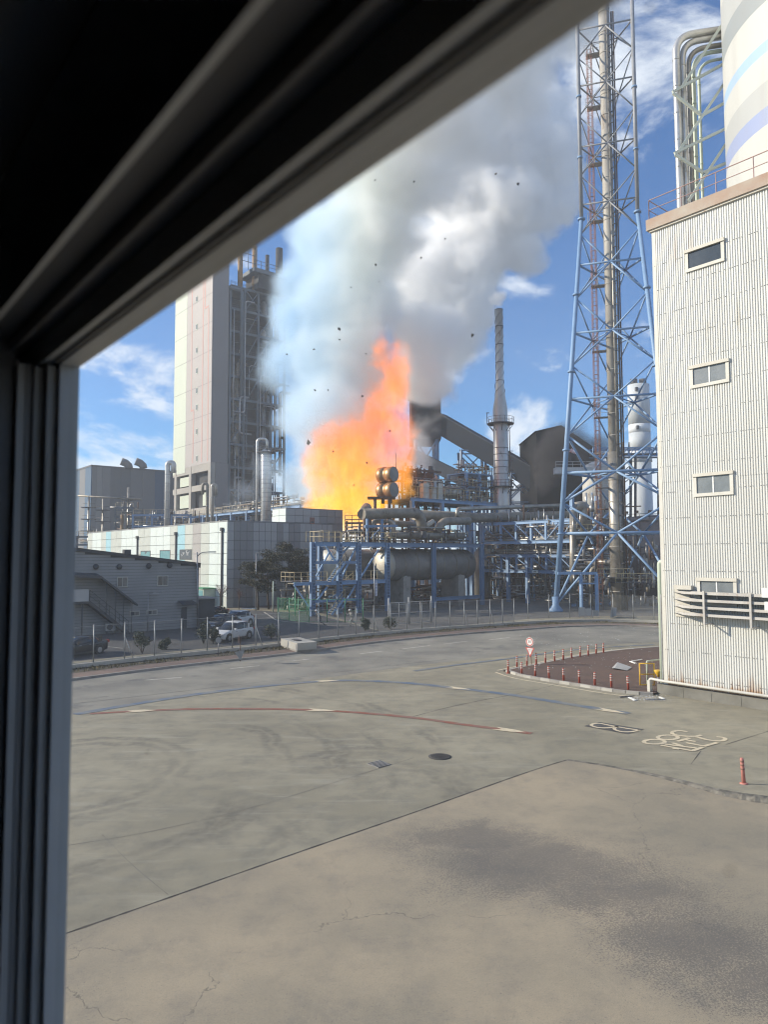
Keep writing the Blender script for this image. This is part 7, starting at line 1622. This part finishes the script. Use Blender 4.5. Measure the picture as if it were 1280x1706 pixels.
    if hatch:
        part('open_tailgate', paint, [(-L_/2-.10, 0, H_+.12, .45, .7, .03)]); part('tailgate_glass', 'car_glass', [(-L_/2-.1, 0, H_+.16, .3, .55, .008)])
    c.rotation_euler = (0, 0, 0); return c
def car_px(xm, y, ang_dir, *a, **k): return car(gp(xm, y), math.atan2(ang_dir.y, ang_dir.x), *a, **k)
fw = (-V*.92-U*.40).normalized()
car_px(386, 1066, fw, 'white SUV parked nearest the fence facing left', 'car_white')
car_px(368, 1050, fw, 'dark blue SUV parked just behind the white one', 'car_dark')
car_px(393, 1043, fw, 'white hatchback with its tailgate raised behind the dark SUV', 'car_white', True, True)
car_px(352, 1030, fw, 'black saloon parked farthest back by the dark shed', 'car_black', False)
car_px(128, 1092, fw, 'black car half hidden behind the window frame at the far left', 'car_black', False)
# ================================================================ TREES AND SHRUBS
def leaf_mat(name, c1, c2): return mat(name, c1, c2, 3.0, .7, detail=2)
M['pine'] = leaf_mat('pine_needles', (0.035, 0.045, 0.025), (0.055, 0.05, 0.028)); M['shrub'] = leaf_mat('dark_shrub_leaves', (0.03, 0.045, 0.025), (0.05, 0.06, 0.03)); M['bark'] = mat('grey_brown_bark', (0.09, 0.07, 0.055), (0.06, 0.05, 0.04), 3, .9); M['twig'] = mat('reddish_bare_twigs', (0.16, 0.085, 0.075), (0.11, 0.065, 0.06), 3, .9); M['grass_dry'] = leaf_mat('dry_grass', (0.16, 0.13, 0.065), (0.09, 0.085, 0.04))
def foliage(mb, c, r_, n, size, rnd, sq=(1, 1, 1)):
    for k in range(n):
        d = Vector((rnd.gauss(0, 1), rnd.gauss(0, 1), rnd.gauss(0, 1))).normalized()*r_*rnd.uniform(.35, 1.0)**.6; d = Vector((d.x*sq[0], d.y*sq[1], d.z*sq[2])); p = c+d
        a = Vector((rnd.uniform(-1, 1), rnd.uniform(-1, 1), rnd.uniform(-.6, .6))).normalized()*size*rnd.uniform(.6, 1.3); b = a.cross(Vector((rnd.uniform(-1, 1), rnd.uniform(-1, 1), rnd.uniform(-1, 1)))).normalized()*size*.5
        mb.quad(p-a-b*.3, p+b, p+a+b*.2, p-b)
def pine(base, h, lean, seed, lb, spread=1.0):
    rnd = random.Random(seed); t = thing('pine_tree', lb, 'tree', base, 'pines by the warehouse'); top = base+Vector((lean, 0, h)); mb = MB(); tr = [base+(top-base)*k+Vector((rnd.uniform(-.2, .2), rnd.uniform(-.2, .2), 0))*(k > 0) for k in (0, .25, .5, .75, 1)]; mb.pipe(tr, .17, 8, .05)
    cl = []
    for k in range(16):
        f = rnd.uniform(.42, 1.0); q = base+(top-base)*f; an = rnd.uniform(0, 6.28); L_ = (1.25-f)*rnd.uniform(2.2, 3.6)*spread+.3; e = q+Vector((math.cos(an)*L_, math.sin(an)*L_, rnd.uniform(-.1, .5))); mb.tube(q, e, .05, 5, .02); cl.append((e, rnd.uniform(.6, 1.1))); cl.append((q.lerp(e, .55), rnd.uniform(.5, .9)))
    mb.build('trunk', 'bark', t); mb = MB()
    for c, r_ in cl: foliage(mb, c, r_, 230, .12, rnd, (1.35, 1.35, .55))
    mb.build('crown', 'pine', t)
pine(gp(474, 1016), 9.0, 1.0, 3, 'tallest dark pine leaning right against the warehouse wall', 1.1); pine(gp(448, 1015), 7.8, -.4, 4, 'broad dark pine in the middle of the group by the warehouse', 1.15); pine(gp(430, 1016), 6.4, -.6, 5, 'shorter dark pine leftmost beside the tall street lamp', 1.0); pine(gp(494, 1014), 7.6, .5, 8, 'dark pine rightmost of the group nearest the blue tank frame', 0.95)
def bare_tree(base, h, seed, lb):
    rnd = random.Random(seed); t = thing('bare_tree', lb, 'tree', base); mb = MB(); tw_b = MB()
    def grow(p, d, L_, r_, lvl):
        e = p+d*L_; (mb if lvl < 2 else tw_b).tube(p, e, r_, 5, r_*.6, caps=False)
        if lvl < 5:
            for k in range(3 if lvl else 5): nd = (d+Vector((rnd.uniform(-.8, .8), rnd.uniform(-.8, .8), rnd.uniform(-.15, .5)))).normalized(); grow(p.lerp(e, rnd.uniform(.55, 1)), nd, L_*rnd.uniform(.55, .8), r_*.55, lvl+1)
    grow(base, Vector((0, 0, 1)), h*.34, .08, 0); mb.build('trunk', 'bark', t); tw_b.build('twigs', 'twig', t)
bare_tree(gp(367, 1014), 4.6, 11, 'leafless reddish small tree at the warehouse corner'); bare_tree(gp(398, 1015), 3.8, 12, 'low leafless reddish tree left of the pines against the grey wall')
def shrub(x, y, h, w, lb, seed):
    p = gp(x, y); t = thing('shrub', lb, 'shrub', p, 'shrubs along the fence'); rnd = random.Random(seed); mb = MB()
    for k in range(6): d = Vector((rnd.uniform(-.5, .5)*w, rnd.uniform(-.4, .4)*w, h*rnd.uniform(.5, .8))); mb.tube(p, p+d, .025, 4, .012)
    mb.build('stem', 'bark', t); mb = MB()
    for k in range(9): foliage(mb, p+Vector((rnd.uniform(-.4, .4)*w, rnd.uniform(-.35, .35)*w, h*rnd.uniform(.3, .85))), .26*w+.12, 70, .1, rnd)
    mb.build('crown', 'shrub', t)
for i, (x, y, h, w, lb) in enumerate(((237, 1089, 1.7, 1.0, 'leaning dark shrub behind the fence in front of the small lamp'), (274, 1082, .9, .7, 'small dark shrub between the leaning shrub and the white SUV'), (339, 1072, 1.9, 1.1, 'tall dark shrub beside the front of the white SUV'), (356, 1073, 1.5, .8, 'dark shrub overlapping the bonnet of the white SUV'), (452, 1064, 1.35, 1.2, 'round dark shrub right of the white SUV'), (609, 1051, 1.3, .8, 'round dark shrub behind the fence left of the gate'), (650, 1048, 1.5, 1.1, 'bigger round dark shrub at the left post of the gate'))): shrub(x, y, h, w, lb, 70+i)
mb = MB(); rnd = random.Random(5)
for k in range(5200):
    i = rnd.randrange(4, len(K2)-8); t = rnd.random(); p = K2[i].lerp(K2[i+1], t).lerp(K3[i].lerp(K3[i+1], t), rnd.random()**.6); h = rnd.uniform(.04, .22)*(1 if mnoise.noise(p*.35) > -.1 else .3); a = rnd.uniform(0, 6.28); d = Vector((math.cos(a), math.sin(a), 0))*rnd.uniform(.02, .06); z = Vector((0, 0, .13)); mb.poly([p-d+z, p+d+z, p+d*rnd.uniform(-2, 3)+z+Vector((0, 0, h))])
tag(mb.build('dry_grass', 'grass_dry', None, 'stuff'), 'dry grass growing along the soil verge under the fence', 'grass')
# ================================================================ PEOPLE
def person(base, facing, label, seed, lean=.25, suit=(0.09, 0.10, 0.12), helmet=(0.7, 0.7, 0.7), H_=1.72):
    ph = thing('person', label, 'person', base); fwd = Vector((math.cos(facing), math.sin(facing), 0)); sd_ = Vector((-fwd.y, fwd.x, 0))
    def P_(f, s, z): return base+fwd*f+sd_*s+Vector((0, 0, z))
    pel = P_(0, 0, .93)
    J = [pel, P_(lean*.5, 0, 1.15), P_(lean*.9, 0, 1.38), P_(lean*1.15, 0, 1.50), P_(lean*1.35, 0, 1.62), P_(.0, .10, .90), P_(.32, .10, .58), P_(.12, .10, .12), P_(.28, .10, .05), P_(0, -.10, .90), P_(-.05, -.10, .50), P_(-.42, -.10, .32), P_(-.50, -.10, .20),
         P_(lean*.95, .20, 1.40), P_(lean*.3, .27, 1.16), P_(lean*.8+.25, .22, 1.10), P_(lean*.8+.34, .2, 1.14), P_(lean*.95, -.20, 1.40), P_(lean+.22, -.26, 1.18), P_(lean+.42, -.16, 1.36), P_(lean+.46, -.14, 1.43)]
    E_ = [(0, 1), (1, 2), (2, 3), (3, 4), (0, 5), (5, 6), (6, 7), (7, 8), (0, 9), (9, 10), (10, 11), (11, 12), (2, 13), (13, 14), (14, 15), (15, 16), (2, 17), (17, 18), (18, 19), (19, 20)]
    rr_ = [.15, .14, .16, .06, .085, .10, .075, .05, .045, .10, .075, .05, .045, .07, .05, .038, .035, .07, .05, .038, .035]
    off = OFF[ph.name]; me = bpy.data.meshes.new('body'); me.from_pydata([j-off for j in J], E_, []); o = bpy.data.objects.new('body', me); link(o); o.parent = ph
    sk = o.modifiers.new('skin', 'SKIN'); sk.use_smooth_shade = True
    for i, r_ in enumerate(rr_): me.skin_vertices[0].data[i].radius = (r_, r_)
    me.skin_vertices[0].data[0].use_root = True; o.modifiers.new('sub', 'SUBSURF').render_levels = 1
    me.materials.append(mat('work_clothes', suit, tuple(x*.8 for x in suit), 6, .85))
    mb = MB(); h = P_(lean*1.42, 0, 1.66); mb.blob(h, .105, 1, 1, 1.2, 12); hd = mb.build('head', mat('skin_tone', (.38, .24, .17), (.34, .21, .15), 8, .6), ph)
    mb = MB(); mb.blob(h+fwd*.1+Vector((0, 0, .0)), .022, 1, 1, 1.3, 6); mb.blob(h+sd_*.1, .03, .6, .6, 1, 6); mb.blob(h-sd_*.1, .03, .6, .6, 1, 6); mb.build('nose_and_ears', bpy.data.materials['skin_tone'], hd)
    mb = MB(); mb.lathe(h+Vector((0, 0, .05)), [(.165, 0), (.135, .02), (.125, .07), (.08, .12), (.02, .14)], 14); mb.build('helmet', mat('helmet_shell', helmet, tuple(x*.9 for x in helmet), 4, .4), ph)
    mb = MB()
    for (f, s) in ((.26, .10), (-.5, -.10)): mb.blob(P_(f, s, .06 if f > 0 else .2), .07, 1.5, 1.2, .8, 8)
    mb.build('shoes', 'black', ph)
person(gp(534, 1044), R(205), 'person in dark work clothes and pale helmet running by the tank frame stairs', 1, .34)
person(gp(587, 1043), R(215), 'person in pale grey overalls and helmet hurrying in front of the tank frame', 2, .22, (0.34, 0.34, 0.32))
# ================================================================ DEBRIS IN THE AIR AND ON THE GROUND
M['debris'] = mat('scorched_sheet', (0.05, 0.045, 0.04), (0.09, 0.08, 0.07), 2, .8)
rnd = random.Random(4)
air = [(513, 738, 5.5, 'largest bent dark sheet thrown up left of the flames'), (470, 729, 4.2, 'pale torn strip tumbling left of the large bent sheet'), (863, 307, 4, 'dark scrap high in the sky right of the white smoke'), (565, 548, 3, 'dark scrap drifting in the pale smoke above the flame tip'), (787, 560, 3.6, 'thin dark sliver beside the steel chimney'), (612, 771, 2.6, 'dark scrap inside the flames over the drums'), (555, 752, 2, ''), (617, 497, 1.8, ''), (610, 590, 1.8, ''), (604, 660, 1.8, ''), (478, 590, 1.8, ''), (523, 582, 1.6, ''), (585, 478, 1.6, ''), (626, 441, 1.5, ''), (632, 469, 1.5, ''), (690, 303, 1.7, ''), (826, 290, 1.4, ''), (742, 398, 1.5, ''), (650, 718, 1.8, ''), (525, 650, 1.6, ''), (547, 650, 1.6, ''), (590, 808, 1.6, ''), (702, 430, 1.5, ''), (625, 300, 1.4, ''), (566, 566, 1.4, '')]
for i, (x, y, s_, lb) in enumerate(air):
    c = px(x, y, 106); k = max(s_, 2.1)*1.25*106/FPX; n = rnd.choice((4, 5, 6)); mb = MB(); ax_ = Vector((rnd.uniform(-1, 1), rnd.uniform(-1, 1), rnd.uniform(-1, 1))).normalized(); bx = ax_.cross(Vector((.3, -1, .2))).normalized(); up2 = ax_.cross(bx)
    ring = [c+ax_*math.cos(t*6.283/n)*k*rnd.uniform(.5, 1.2)+bx*math.sin(t*6.283/n)*k*rnd.uniform(.4, .9)+up2*k*rnd.uniform(-.25, .25) for t in range(n)]; ring2 = [p+up2*.06 for p in ring]
    mb.poly(ring2); mb.poly(list(reversed(ring)))
    for a in range(n): b = (a+1) % n; mb.quad(ring[a], ring[b], ring2[b], ring2[a])
    if not lb: lb = 'tiny dark scrap of debris flying in the smoke, smaller than the bent sheets'
    single(mb, 'flying_debris', 'debris', lb, 'debris', 'debris flying in the air')
wp_ = thing('torn_sheet', 'torn pale metal sheet lying on the maroon island', 'metal sheet', zb7(910, 330)); mb = MB(); pts = [zb7(838, 335), zb7(880, 310), zb7(985, 330), zb7(950, 352), zb7(860, 345)]; hs_ = (.14, .30, .14, .12, .2)
tp_ = [p+Vector((0, 0, h)) for p, h in zip(pts, hs_)]; mb.poly(tp_); mb.poly([p-Vector((0, 0, .03)) for p in reversed(tp_)]); mb.build('sheet', 'pan_mid', wp_)
for (p, q, w, lb, m_, z) in (((972, 285), (1016, 300), .12, 'white frame strip lying on the island near the yellow guard frame', 'white', .12), ((985, 288), (1060, 275), .09, 'longer white frame strip crossing the short one on the island', 'white', .16), ((965, 541), (1012, 562), .12, 'fallen white window frame piece on the yard by the plinth', 'white', .03), ((1188, 538), (1225, 552), .1, 'fallen white frame piece nearest the plinth corner', 'white', .03), ((1085, 556), (1230, 556), .1, 'fallen grey window frame rail among the broken glass', 'steel', .03), ((897, 538), (1003, 530), .07, 'thin dark bar lying left of the broken glass', 'steel_dark', .03)):
    mb = MB(); a, b = zb7(*p), zb7(*q); zz = Vector((0, 0, z)); mb.bar(a+zz, b+zz, w, .05); single(mb, 'fallen_frame_piece', m_, lb, 'debris')
mb = MB()
for k in range(900):
    x, y = rnd.gauss(1090, 70), rnd.gauss(545, 14); p = zb7(x, y); s_ = rnd.uniform(.015, .05); a = rnd.uniform(0, 6.28); zz = Vector((0, 0, .022+rnd.uniform(0, .02))); mb.poly([p+zz, p+zz+Vector((math.cos(a)*s_, math.sin(a)*s_, rnd.uniform(0, .02))), p+zz+Vector((math.cos(a+1.2)*s_, math.sin(a+1.2)*s_, rnd.uniform(0, .02)))])
tag(mb.build('broken_glass', 'lamp_clear', None, 'stuff'), 'broken glass scattered on the yard below the corrugated wall', 'glass')
mb = MB()
for k in range(420):
    x, y = rnd.uniform(850, 1095), rnd.uniform(1046, 1118); p = gp(x, y); s_ = rnd.uniform(.02, .09); a = rnd.uniform(0, 6.28); zz = Vector((0, 0, .11)); mb.poly([p+zz, p+zz+Vector((math.cos(a)*s_, math.sin(a)*s_, rnd.uniform(0, .05))), p+zz+Vector((math.cos(a+1.3)*s_, math.sin(a+1.3)*s_, rnd.uniform(0, .03)))])
tag(mb.build('scattered_fragments', 'pan_white', None, 'stuff'), 'small pale fragments scattered over the road and island', 'fragments')
# ================================================================ SMOKE AND FIRE (volumes)
def volume_mat(name, scatter_col, density, aniso=0.2, emission=None):
    m, nt = new_mat(name); N = nt.nodes; L = nt.links.new
    o = N.new('ShaderNodeOutputMaterial'); p = N.new('ShaderNodeVolumePrincipled'); L(p.outputs[0], o.inputs['Volume'])
    p.inputs['Density'].default_value = density; p.inputs['Density Attribute'].default_value = 'density'
    p.inputs['Color'].default_value = (*scatter_col, 1); p.inputs['Anisotropy'].default_value = aniso
    return m, N, L, p
def gn_volume(name, blobs, lo, hi, res, material, warp, edge, cut=0.0, rise=1.0, fine=1.0):
    """fog volume from soft ellipsoids; blobs = [(centre, (rx, ry, rz), weight)], warped by rising turbulent noise"""
    ng = bpy.data.node_groups.new(name+'_density', 'GeometryNodeTree')
    ng.interface.new_socket('Geometry', in_out='OUTPUT', socket_type='NodeSocketGeometry')
    N = ng.nodes; L = ng.links.new
    out = N.new('NodeGroupOutput'); vc = N.new('GeometryNodeVolumeCube')
    vc.inputs['Min'].default_value = lo; vc.inputs['Max'].default_value = hi
    for k, r_ in zip(('Resolution X', 'Resolution Y', 'Resolution Z'), res): vc.inputs[k].default_value = r_
    pos = N.new('GeometryNodeInputPosition').outputs[0]
    def vmath(op, a, b, scale=None):
        x = N.new('ShaderNodeVectorMath'); x.operation = op
        for i, v in enumerate((a, b)):
            if v is None: continue
            if isinstance(v, (tuple, Vector)): x.inputs[i].default_value = v
            else: L(v, x.inputs[i])
        if scale is not None: x.inputs['Scale'].default_value = scale
        return x
    def fmath(op, a, b=0.0, c=None):
        x = N.new('ShaderNodeMath'); x.operation = op
        for i, v in enumerate((a, b) if c is None else (a, b, c)):
            if isinstance(v, (int, float)): x.inputs[i].default_value = v
            else: L(v, x.inputs[i])
        return x.outputs[0]
    def noise(scale, detail, rough, vec, seed=0.0):
        n = N.new('ShaderNodeTexNoise'); n.inputs['Scale'].default_value = scale; n.inputs['Detail'].default_value = detail; n.inputs['Roughness'].default_value = rough
        L(vmath('ADD', vec, Vector((seed, seed*1.7, seed*0.6))).outputs[0], n.inputs['Vector']); return n
    p = pos
    for sc_, amp, sd in warp:
        n = noise(sc_, 2.0, 0.5, pos, sd)
        w = vmath('SUBTRACT', n.outputs['Color'], (0.5, 0.5, 0.5)).outputs[0]
        w = vmath('SCALE', w, None, amp).outputs[0]
        p = vmath('ADD', p, w).outputs[0]
    acc = None
    for c, r_, wgt in blobs:
        q = vmath('SUBTRACT', p, Vector(c)-lo*0).outputs[0]
        q = vmath('MULTIPLY', q, (1/r_[0], 1/r_[1], 1/r_[2])).outputs[0]
        ln = N.new('ShaderNodeVectorMath'); ln.operation = 'LENGTH'; L(q, ln.inputs[0])
        v = fmath('MULTIPLY', fmath('SUBTRACT', 1.0, ln.outputs['Value']), wgt)
        acc = v if acc is None else fmath('SMOOTH_MAX', acc, v, 0.12)
    det = noise(0.16*fine, 7.0, 0.62, p, 3.3)
    d = fmath('ADD', acc, fmath('MULTIPLY', fmath('SUBTRACT', det.outputs['Fac'], 0.5), 1.25))
    mr = N.new('ShaderNodeMapRange'); mr.interpolation_type = 'SMOOTHSTEP'
    mr.inputs['From Min'].default_value = cut; mr.inputs['From Max'].default_value = cut+edge
    L(d, mr.inputs['Value'])
    L(mr.outputs[0], vc.inputs['Density'])
    sm = N.new('GeometryNodeSetMaterial'); sm.inputs['Material'].default_value = material
    L(vc.outputs[0], sm.inputs['Geometry']); L(sm.outputs[0], out.inputs[0])
    vo = bpy.data.volumes.new(name); vo.materials.append(material)
    o = bpy.data.objects.new(name, vo); link(o)
    md = o.modifiers.new('density', 'NODES'); md.node_group = ng
    return o
def pb(x, y, Y, rx, rz, ry=None, w=1.0):
    """ellipsoid whose centre projects at (x, y) at distance Y, radii given in picture pixels at that distance"""
    s = Y/FPX; return (px(x, y, Y), (rx*s, (ry or rx)*s, rz*s), w)
Ys = 128.0
sm_blobs = [
    pb(575, 800, Ys, 85, 75, 60), pb(560, 700, Ys, 100, 80, 70), pb(575, 600, Ys, 123, 90, 80), pb(590, 500, Ys, 130, 95, 85), pb(620, 400, Ys, 130, 95, 90),
    pb(660, 300, Ys, 150, 100, 95), pb(720, 200, Ys, 160, 110, 100), pb(800, 90, Ys, 150, 123, 110), pb(880, -20, Ys, 160, 123, 110),
    pb(508, 530, Ys+4, 70, 70), pb(488, 600, Ys+6, 55, 60), pb(515, 680, Ys+8, 52, 60, 40, 0.8), pb(500, 470, Ys+6, 48, 60), pb(520, 400, Ys+4, 60, 70),
    pb(720, 560, Ys+4, 70, 70), pb(700, 620, Ys+8, 55, 55), 
    
    pb(700, 760, Ys+10, 42, 80, 30, 0.55), pb(485, 800, Ys+14, 50, 45, 30, 0.5),
]
lo = px(340, 900, Ys); hi = px(1060, -120, Ys)
lo, hi = Vector((lo.x, Ys-16, 6.0)), Vector((hi.x, Ys+24, 118.0))
sm_mat, N, L, p = volume_mat('fire_smoke', (0.93, 0.93, 0.92), 0.34, 0.0)
# bluish thin smoke at the left, warm grey in the core, white at the right: the light in the smoke put into its colour
t = N.new('ShaderNodeTexCoord'); sx = N.new('ShaderNodeSeparateXYZ'); L(t.outputs['Object'], sx.inputs[0])
cr = N.new('ShaderNodeValToRGB'); e = cr.color_ramp.elements
e[0].position = 0.0; e[0].color = (0.74, 0.88, 0.988, 1); e[1].position = 1.0; e[1].color = (0.97, 0.97, 0.965, 1)
for pos_, c_ in ((0.24, (0.87, 0.945, 0.985, 1)), (0.40, (0.975, 0.982, 0.952, 1)), (0.56, (0.982, 0.972, 0.945, 1)), (0.66, (0.985, 0.982, 0.976, 1))):
    x = e.new(pos_); x.color = c_
nz = N.new('ShaderNodeTexNoise'); nz.inputs['Scale'].default_value = 0.05; L(t.outputs['Object'], nz.inputs['Vector'])
ad = N.new('ShaderNodeMath'); ad.operation = 'MULTIPLY_ADD'; L(nz.outputs['Fac'], ad.inputs[0]); ad.inputs[1].default_value = 14.0; L(sx.outputs['X'], ad.inputs[2])
mr = N.new('ShaderNodeMapRange'); mr.inputs['From Min'].default_value = px(430, 500, Ys).x+7; mr.inputs['From Max'].default_value = px(900, 400, Ys).x+7
L(ad.outputs[0], mr.inputs['Value']); L(mr.outputs[0], cr.inputs['Fac']); L(cr.outputs['Color'], p.inputs['Color'])
smoke = gn_volume('smoke_plume', sm_blobs, lo, hi, (200, 110, 300), sm_mat, ((0.035, 12.0, 1.0), (0.10, 5.0, 5.0), (0.28, 2.2, 9.0)), 0.58, -0.06)
tag(smoke, 'huge billowing smoke plume over the burning plant, blue at left and white at right', 'smoke')
wh_blobs = [pb(712, 455, 174, 80, 80, 60), pb(905, 235, 174, 70, 75, 60), pb(945, 280, 174, 45, 55, 45, .8), pb(735, 560, 174, 75, 70, 60), pb(700, 640, 174, 55, 45, 45), pb(775, 500, 174, 70, 70, 60), pb(790, 420, 174, 95, 80, 70), pb(850, 350, 174, 95, 90, 75), pb(872, 425, 174, 55, 40, 45), pb(900, 260, 174, 90, 85, 75), pb(850, 200, 174, 110, 90, 80), pb(935, 330, 174, 45, 50, 40, .9), pb(870, 130, 174, 70, 65, 60, .7), pb(780, 330, 174, 90, 80, 70), pb(760, 240, 174, 100, 90, 80), pb(920, 190, 174, 45, 45, 45, .6)]
lo, hi = px(600, 740, 174), px(1080, 20, 174)
lo, hi = Vector((lo.x, 157, lo.z)), Vector((hi.x, 191, hi.z))
w_mat, N, L, p = volume_mat('white_smoke', (0.998, 0.998, 0.998), 0.40, 0.0)
wsm = gn_volume('white_smoke_cloud', wh_blobs, lo, hi, (150, 80, 240), w_mat, ((0.04, 11.0, 2.0), (0.11, 5.0, 7.0), (0.30, 2.2, 4.0)), 0.40, 0.02)
tag(wsm, 'bright white sunlit cloud of smoke spreading to the right behind the grey plume', 'smoke')
fr_blobs = [pb(535, 850, 123, 34, 42, 26), pb(590, 840, 123, 85, 60, 40), pb(590, 760, 123, 75, 75, 40), pb(640, 720, 123, 48, 110, 30), pb(655, 650, 123, 34, 90, 26), pb(668, 740, 123, 28, 90, 26), pb(540, 770, 123, 40, 70, 26), pb(560, 790, 123, 48, 60, 30), pb(635, 600, 123, 18, 48, 16), pb(668, 800, 121, 30, 40, 20)]
lo, hi = Vector((px(470, 850, 123).x, 113, 4.0)), Vector((px(740, 850, 123).x, 134, 54.0))
f_mat, N, L, p = volume_mat('fire', (0.5, 0.22, 0.07), 0.30, 0.0)
p.inputs['Emission Color'].default_value = (1.0, 0.30, 0.055, 1)
at = N.new('ShaderNodeAttribute'); at.attribute_name = 'density'
t = N.new('ShaderNodeTexCoord'); sx = N.new('ShaderNodeSeparateXYZ'); L(t.outputs['Object'], sx.inputs[0])
mr = N.new('ShaderNodeMapRange'); mr.inputs['From Min'].default_value = 16; mr.inputs['From Max'].default_value = 27; L(sx.outputs['Z'], mr.inputs['Value'])
cr = N.new('ShaderNodeValToRGB'); e = cr.color_ramp.elements; e[0].color = (1.0, 0.52, 0.02, 1); e[1].color = (1.0, 0.27, 0.045, 1); L(mr.outputs[0], cr.inputs['Fac']); L(cr.outputs[0], p.inputs['Emission Color'])
ms = N.new('ShaderNodeMath'); ms.operation = 'MULTIPLY'; L(at.outputs['Fac'], ms.inputs[0]); ms.inputs[1].default_value = 0.20; fn_ = N.new('ShaderNodeTexNoise'); fn_.inputs['Scale'].default_value = 0.55; fn_.inputs['Detail'].default_value = 7; fn_.inputs['Roughness'].default_value = 0.68; fn_.inputs['Distortion'].default_value = 0.8
fm_ = N.new('ShaderNodeMapping'); fm_.inputs['Scale'].default_value = (1.0, 1.0, 0.45); L(t.outputs['Object'], fm_.inputs['Vector']); L(fm_.outputs[0], fn_.inputs['Vector'])
fr_ = N.new('ShaderNodeMapRange'); fr_.inputs['From Min'].default_value = 0.36; fr_.inputs['From Max'].default_value = 0.66; fr_.inputs['To Min'].default_value = 0.35; fr_.inputs['To Max'].default_value = 1.75; L(fn_.outputs['Fac'], fr_.inputs['Value'])
m2_ = N.new('ShaderNodeMath'); m2_.operation = 'MULTIPLY'; L(ms.outputs[0], m2_.inputs[0]); L(fr_.outputs[0], m2_.inputs[1]); L(m2_.outputs[0], p.inputs['Emission Strength'])
fire = gn_volume('fire', fr_blobs, lo, hi, (150, 110, 210), f_mat, ((0.12, 4.0, 2.0), (0.35, 2.6, 8.0)), 0.62, -0.04, fine=4.0)
tag(fire, 'towering orange flames bursting up behind the panelled warehouse inside the smoke', 'fire')

# black smoke round the drive house, thin steam at the chimney tip, wisps over the left rack
def puff(name, lb, blobs, lo, hi, res, colour, dens, edge=0.7, warp=((0.15, 3.0, 1.0), (0.4, 1.2, 6.0)), fine=2.0):
    m, N, L, p = volume_mat(name, colour, dens, 0.0)
    o = gn_volume(name, blobs, lo, hi, res, m, warp, edge, 0.0, fine=fine); tag(o, lb, 'smoke'); return o
a, b = px(880, 840, 150), px(1030, 690, 150)
puff('black_smoke', 'black smoke wrapped round the pitched drive house beside the flare tower', [pb(920, 765, 152, 42, 55, 30), pb(950, 735, 152, 50, 36, 30), pb(990, 750, 154, 40, 38, 30), pb(905, 800, 152, 26, 30, 20)], Vector((a.x, 143, a.z)), Vector((b.x, 159, b.z)), (70, 50, 70), (0.15, 0.145, 0.15), 0.4)
a, b = px(800, 525, CYY), px(870, 465, CYY)
puff('chimney_steam', 'small pale puff of steam at the tip of the steel chimney', [pb(830, 505, CYY, 11, 9, 11), pb(834, 494, CYY, 15, 11, 14), pb(820, 500, CYY, 10, 9, 9, .7)], Vector((a.x, CYY-4, a.z)), Vector((b.x, CYY+4, b.z)), (50, 40, 50), (0.99, 0.98, 0.96), 1.1, 0.8, ((0.4, 1.2, 1.0), (1.0, .5, 6.0)), 5.0)
a, b = px(360, 870, 140), px(470, 720, 140)
puff('thin_smoke_wisp', 'thin bluish smoke wisp drifting over the left pipe rack', [pb(410, 820, 140, 38, 34, 30, .8), pb(435, 780, 140, 36, 40, 30, .7), pb(395, 845, 140, 30, 16, 20, .8)], Vector((a.x, 132, a.z)), Vector((b.x, 148, b.z)), (60, 40, 60), (0.80, 0.88, 0.97), 0.05, 0.8)

# ================================================================ AIR
hm, hnt = new_mat('haze'); ho = hnt.nodes.new('ShaderNodeOutputMaterial'); hv = hnt.nodes.new('ShaderNodeVolumePrincipled'); hnt.links.new(hv.outputs[0], ho.inputs['Volume'])
hv.inputs['Density'].default_value = 0.0006; hv.inputs['Color'].default_value = (0.86, 0.90, 0.95, 1); hv.inputs['Anisotropy'].default_value = 0.0
mb = MB(); mb.box(-330, 330, -60, 420, -1.0, 128.0); hz_o = mb.build('haze', hm, None, 'stuff')
tag(hz_o, 'thin pale haze of smoke and dust hanging over the works', 'haze')
